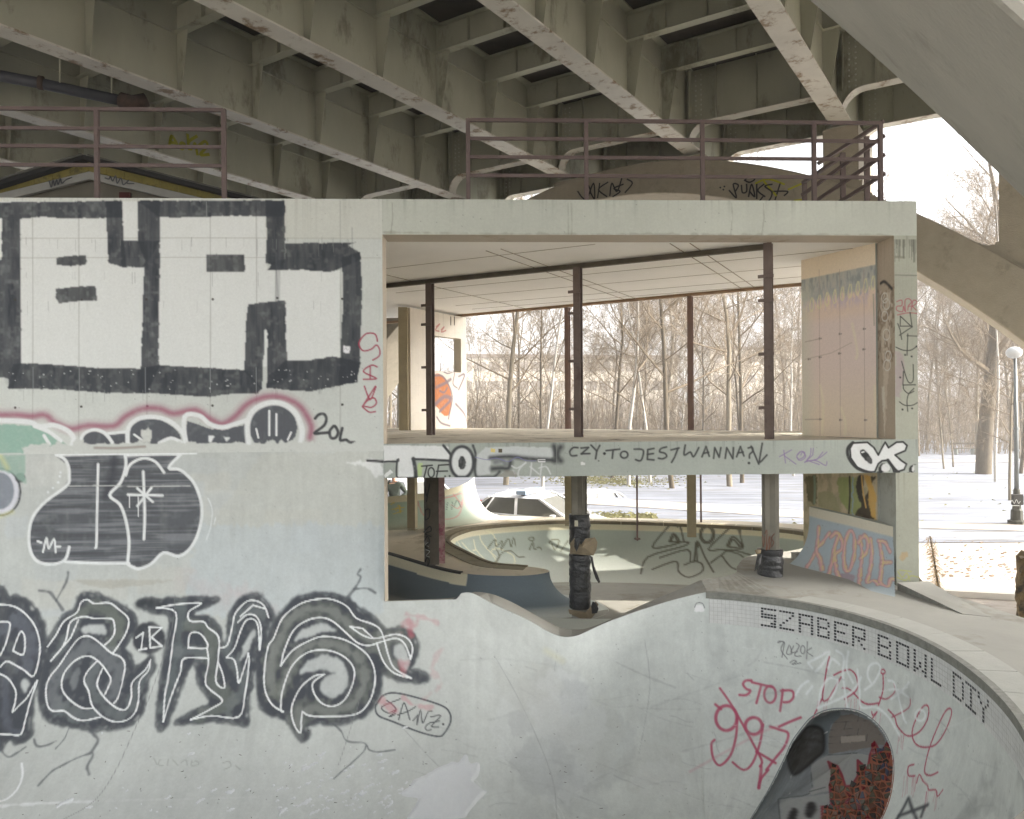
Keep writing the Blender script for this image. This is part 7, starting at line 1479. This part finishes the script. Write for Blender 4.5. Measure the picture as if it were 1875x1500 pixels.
q = P(1000, 900, 26.5); car('pale grey car parked just behind the police car', (q.x-.2, 26.5, q.z-1.50), math.radians(-20))
q = P(1062, 905, 29.5); car('light car further back, right of the police car beside the middle column', (q.x, 29.5, q.z-1.55), math.radians(-160), suv=True)
q = P(752, 888, 25); car('pale car beyond the quarter pipe at the left, behind the standing person', (q.x+.3, 25, q.z-1.5), math.radians(-60), suv=True)
# ================================================================== the person at the far left
pr_ = P(722, 905, 22.0); pz0 = P(722, 872, 22.0).z-1.66
person = thing('person', 'person in a dark green jacket, one hand on the hip, behind the quarter pipe', 'person', (pr_.x, 22.0, pz0))
def skin(name, verts, edges, radii, m_, par, lv=2):
    me = bpy.data.meshes.new(name); me.from_pydata(verts, edges, []); o = bpy.data.objects.new(name, me); COL.objects.link(o); o.parent = par
    sk = o.modifiers.new('skin', 'SKIN'); sk.use_smooth_shade = True
    for i, r in enumerate(radii): me.skin_vertices[0].data[i].radius = r if hasattr(r, '__len__') else (r, r)
    me.skin_vertices[0].data[0].use_root = True
    sb = o.modifiers.new('sub', 'SUBSURF'); sb.levels = lv; sb.render_levels = lv; me.materials.append(m_); return o
def ensure_skin(me):
    if not me.skin_vertices: pass
m_skin = mat('skin', (190, 150, 128), rough=.6, var=.05, bump=0); m_jk = mat('dark_green_jacket', (52, 58, 50), rough=.85, var=.15, scale=9, bump=.2); m_tr = mat('dark_trousers', (46, 48, 54), rough=.9, var=.1, bump=.1); m_hair = mat('brown_hair', (70, 54, 42), rough=.7, var=.2, scale=20, bump=.3)
V_ = [(0, 0, .95), (0, 0, 1.12), (0, 0, 1.35), (0, .0, 1.47), (0, -.01, 1.52), (0, -.015, 1.60), (0, -.01, 1.70), (-.17, 0, 1.42), (-.25, -.02, 1.18), (-.22, -.12, .98), (-.21, -.16, .90), (.17, 0, 1.42), (.34, .02, 1.18), (.17, -.08, 1.04), (.12, -.10, 1.02), (-.09, 0, .88), (-.10, -.01, .48), (-.11, .02, .09), (-.12, -.12, .04), (.09, 0, .88), (.11, -.01, .48), (.12, .02, .09), (.13, -.12, .04)]
E_ = [(0, 1), (1, 2), (2, 3), (3, 4), (4, 5), (5, 6), (2, 7), (7, 8), (8, 9), (9, 10), (2, 11), (11, 12), (12, 13), (13, 14), (0, 15), (15, 16), (16, 17), (17, 18), (0, 19), (19, 20), (20, 21), (21, 22)]
R_s = [(.14, .10), (.13, .09), (.16, .10), (.06, .06), (.055, .055), (.08, .095), (.07, .085), .06, .045, .035, .03, .06, .045, .035, .03, .08, .055, .04, .035, .08, .055, .04, .035]
body = None
try:
    me = bpy.data.meshes.new('body'); me.from_pydata(V_, E_, []); body = bpy.data.objects.new('body', me); COL.objects.link(body); body.parent = person
    body.modifiers.new('skin', 'SKIN')
    if not me.skin_vertices:
        bm = bmesh.new(); bm.from_mesh(me); bm.verts.layers.skin.verify(); bm.to_mesh(me); bm.free()
    for i, r in enumerate(R_s): me.skin_vertices[0].data[i].radius = r if hasattr(r, '__len__') else (r, r)
    me.skin_vertices[0].data[0].use_root = True
    s_ = body.modifiers.new('sub', 'SUBSURF'); s_.levels = 2; s_.render_levels = 2; me.materials.append(m_skin)
    def cloth(name, vs, es, rs_, m_):
        me = bpy.data.meshes.new(name); me.from_pydata(vs, es, []); o = bpy.data.objects.new(name, me); COL.objects.link(o); o.parent = person; o.modifiers.new('skin', 'SKIN')
        if not me.skin_vertices: bm = bmesh.new(); bm.from_mesh(me); bm.verts.layers.skin.verify(); bm.to_mesh(me); bm.free()
        for i, r in enumerate(rs_): me.skin_vertices[0].data[i].radius = r if hasattr(r, '__len__') else (r, r)
        me.skin_vertices[0].data[0].use_root = True
        s_ = o.modifiers.new('sub', 'SUBSURF'); s_.levels = 2; s_.render_levels = 2; me.materials.append(m_)
    cloth('jacket', [V_[0], V_[1], V_[2], (0, 0, 1.47), V_[7], V_[8], V_[9], V_[11], V_[12], V_[13]], [(0, 1), (1, 2), (2, 3), (2, 4), (4, 5), (5, 6), (2, 7), (7, 8), (8, 9)], [(.18, .13), (.165, .12), (.19, .125), (.075, .075), .08, .062, .05, .08, .062, .05], m_jk)
    cloth('trousers', [(0, 0, .98)]+V_[15:18]+V_[19:22], [(0, 1), (1, 2), (2, 3), (0, 4), (4, 5), (5, 6)], [(.16, .12), .10, .075, .06, .10, .075, .06], m_tr)
except Exception as ex: print('person', ex)
m = MB(); bmh = bmesh.new(); bmesh.ops.create_uvsphere(bmh, u_segments=16, v_segments=10, radius=1)
hv = [(pr_.x+v.co.x*.088, 22.0+.012+v.co.y*.10, pz0+1.69+v.co.z*.10) for v in bmh.verts if True]; hf = [tuple(v.index for v in f.verts) for f in bmh.faces if f.calc_center_median().z > -.05 or f.calc_center_median().y > .45]; bmh.free(); m.add(hv, hf); m.build('hair', m_hair, person, smooth=True)
m = MB()
for dx in (-.03, .03): m.box((pr_.x+dx, 22.0-.105, pz0+1.625), (.022, .008, .010))
m.box((pr_.x, 22.0-.118, pz0+1.595), (.02, .03, .045)); m.box((pr_.x, 22.0-.108, pz0+1.555), (.045, .008, .008)); m.build('face_features', mat('face_detail', (130, 92, 80), bump=0), person)
# ================================================================== lamp post, bench, stump, reeds
q = Pz(1862, 956, ZGD+.05); lp = thing('street_lamp', 'grey park lamp post with round white head, a black box on its lower part', 'street lamp', q)
m_lm = mat('lamp_metal', (118, 122, 122), rough=.45, metal=.3, var=.1, bump=0); m_li = mat('cast_iron_base', (70, 68, 58), rough=.7, var=.2, bump=.2)
zt_ = P(1862, 652, q.y).z
m = MB(); m.tube([(q.x, q.y, q.z+.9), (q.x, q.y, (q.z+zt_)/2), (q.x-.02, q.y, zt_)], [.065, .055, .04], 12); m.build('pole', m_lm, lp, smooth=True)
m = MB(); m.tube([(q.x, q.y, q.z-.2), (q.x, q.y, q.z+.05), (q.x, q.y, q.z+.06), (q.x, q.y, q.z+.35), (q.x, q.y, q.z+.40), (q.x, q.y, q.z+.95), (q.x, q.y, q.z+1.0)], [.25, .25, .17, .16, .12, .09, .07], 10); m.build('base', m_li, lp)
m = MB(); m.box((q.x-.06, q.y-.12, q.z+.68), (.30, .12, .32)); bx_ = m.build('notice_box', mat('black_box', (52, 50, 46), bump=0), lp, bevel=.01)
tagmesh('box_scribble', [[(1850, 922), (1853, 916), (1857, 922), (1861, 915), (1865, 922), (1868, 918)], [(1852, 926), (1866, 926)]], .018, lambda x, y: P(x, y, q.y-.185), mat('white_spray', (190, 190, 184), bump=0), bx_, Vector((0, -.004, 0)))
for zr in (.42, .55): 
    m = MB(); m.tube([(q.x, q.y, q.z+zr*5), (q.x, q.y, q.z+zr*5+.06)], .08, 12); m.build('collar', m_lm, lp)
m = MB(); bmh = bmesh.new(); bmesh.ops.create_uvsphere(bmh, u_segments=20, v_segments=12, radius=.22); m.add([(q.x-.05+v.co.x, q.y+v.co.y, zt_+.10+v.co.z*.8) for v in bmh.verts], [tuple(v.index for v in f.verts) for f in bmh.faces]); bmh.free(); m.build('globe', mat('globe_glass', (186, 188, 188), rough=.3, bump=0), lp, smooth=True)
q = Pz(1766, 831, ZGD+.1); bn = thing('park_bench', 'low wooden park bench in the snow left of the big old tree', 'bench', (q.x, q.y, ground_h(q.x, q.y)))
zg = ground_h(q.x, q.y); m = MB(); m.box((q.x, q.y, zg+.45), (1.7, .4, .05)); m.build('seat', m_bark2, bn)
m = MB(); m.box((q.x, q.y+.25, zg+.78), (1.7, .04, .14)); m.build('backrest', m_bark2, bn)
for s_ in (-.6, .6): m = MB(); m.box((q.x+s_, q.y, zg+.2), (.08, .38, .5)); m.build('leg', m_conc, bn); m = MB(); m.box((q.x+s_, q.y+.25, zg+.6), (.05, .03, .4)); m.build('back_support', m_bark2, bn)
# rough bark trunk at the right edge of the frame
q = Pz(1886, 1175, -3.0); tk = thing('old_stump', 'rough broken tree stump with thick bark at the right edge of the view', 'stump', (q.x, q.y, -3.4))
m = MB(); n = 26; vs = []; rows = 40; zt_ = P(1880, 1015, q.y).z
nv = vnoise((rows, n+1), (3, 3), 171, 2)
for i in range(rows):
    z = -3.4+(zt_+3.4)*i/(rows-1)
    for j in range(n):
        a = 2*math.pi*j/n; r_ = .15*(1+.35*(1-i/rows)**4)+(nv[i, j % n]-.5)*.07; vs.append((q.x+r_*math.cos(a), q.y+r_*math.sin(a), z+(rs.uniform(-.05, .05) if i == rows-1 else 0)))
m.add(vs, [(i*n+j, i*n+(j+1) % n, (i+1)*n+(j+1) % n, (i+1)*n+j) for i in range(rows-1) for j in range(n)]+[tuple((rows-1)*n+j for j in range(n))]); m.build('stump_bark', mat('rugged_bark', (104, 88, 62), var=.4, scale=14, bump=1.0, bscale=18, col2=(48, 42, 34), amt2=.4, scale2=7), tk, fix=False)
# leaning bundle of dry reeds
q0, q1 = P(1703, 982, 13.8), P(1722, 1095, 12.9); rd_ = thing('dry_christmas_tree', 'dried straw-coloured bundle of branches leaning beside the pier', 'plant', q1)
m = MB(); m.tube([q1, q0], [.02, .01], 6); m.build('stem', m_bark2, rd_)
m = MB()
for k in range(420):
    t = rs.rand(); p = q1+(q0-q1)*t; w_ = .02+.075*(1-abs(t-.45)); d = Vector((rs.normal(0, w_), rs.normal(0, w_), -rs.uniform(.02, .14))); a = p+Vector((rs.normal(0, .03), rs.normal(0, .03), 0)); m.tube([a, a+d], [.003, .0015], 3, cap=False)
m.build('dry_sprays', mat('straw', (176, 150, 104), var=.2, bump=0), rd_, fix=False)

# ================================================================== winter haze
hz = MB(); hz.box((20, 140, 13), (300, 420, 44)); hz = hz.build('haze', bpy.data.materials.new('haze_air')); hz['kind'] = 'stuff'
hm = hz.data.materials[0]; hm.use_nodes = True; hn = hm.node_tree; hn.nodes.remove(hn.nodes['Principled BSDF'])
pv = hn.nodes.new('ShaderNodeVolumePrincipled'); pv.inputs['Color'].default_value = (0.95, 0.94, 0.93, 1); pv.inputs['Density'].default_value = 0.0021
hn.links.new(pv.outputs[0], hn.nodes['Material Output'].inputs['Volume'])
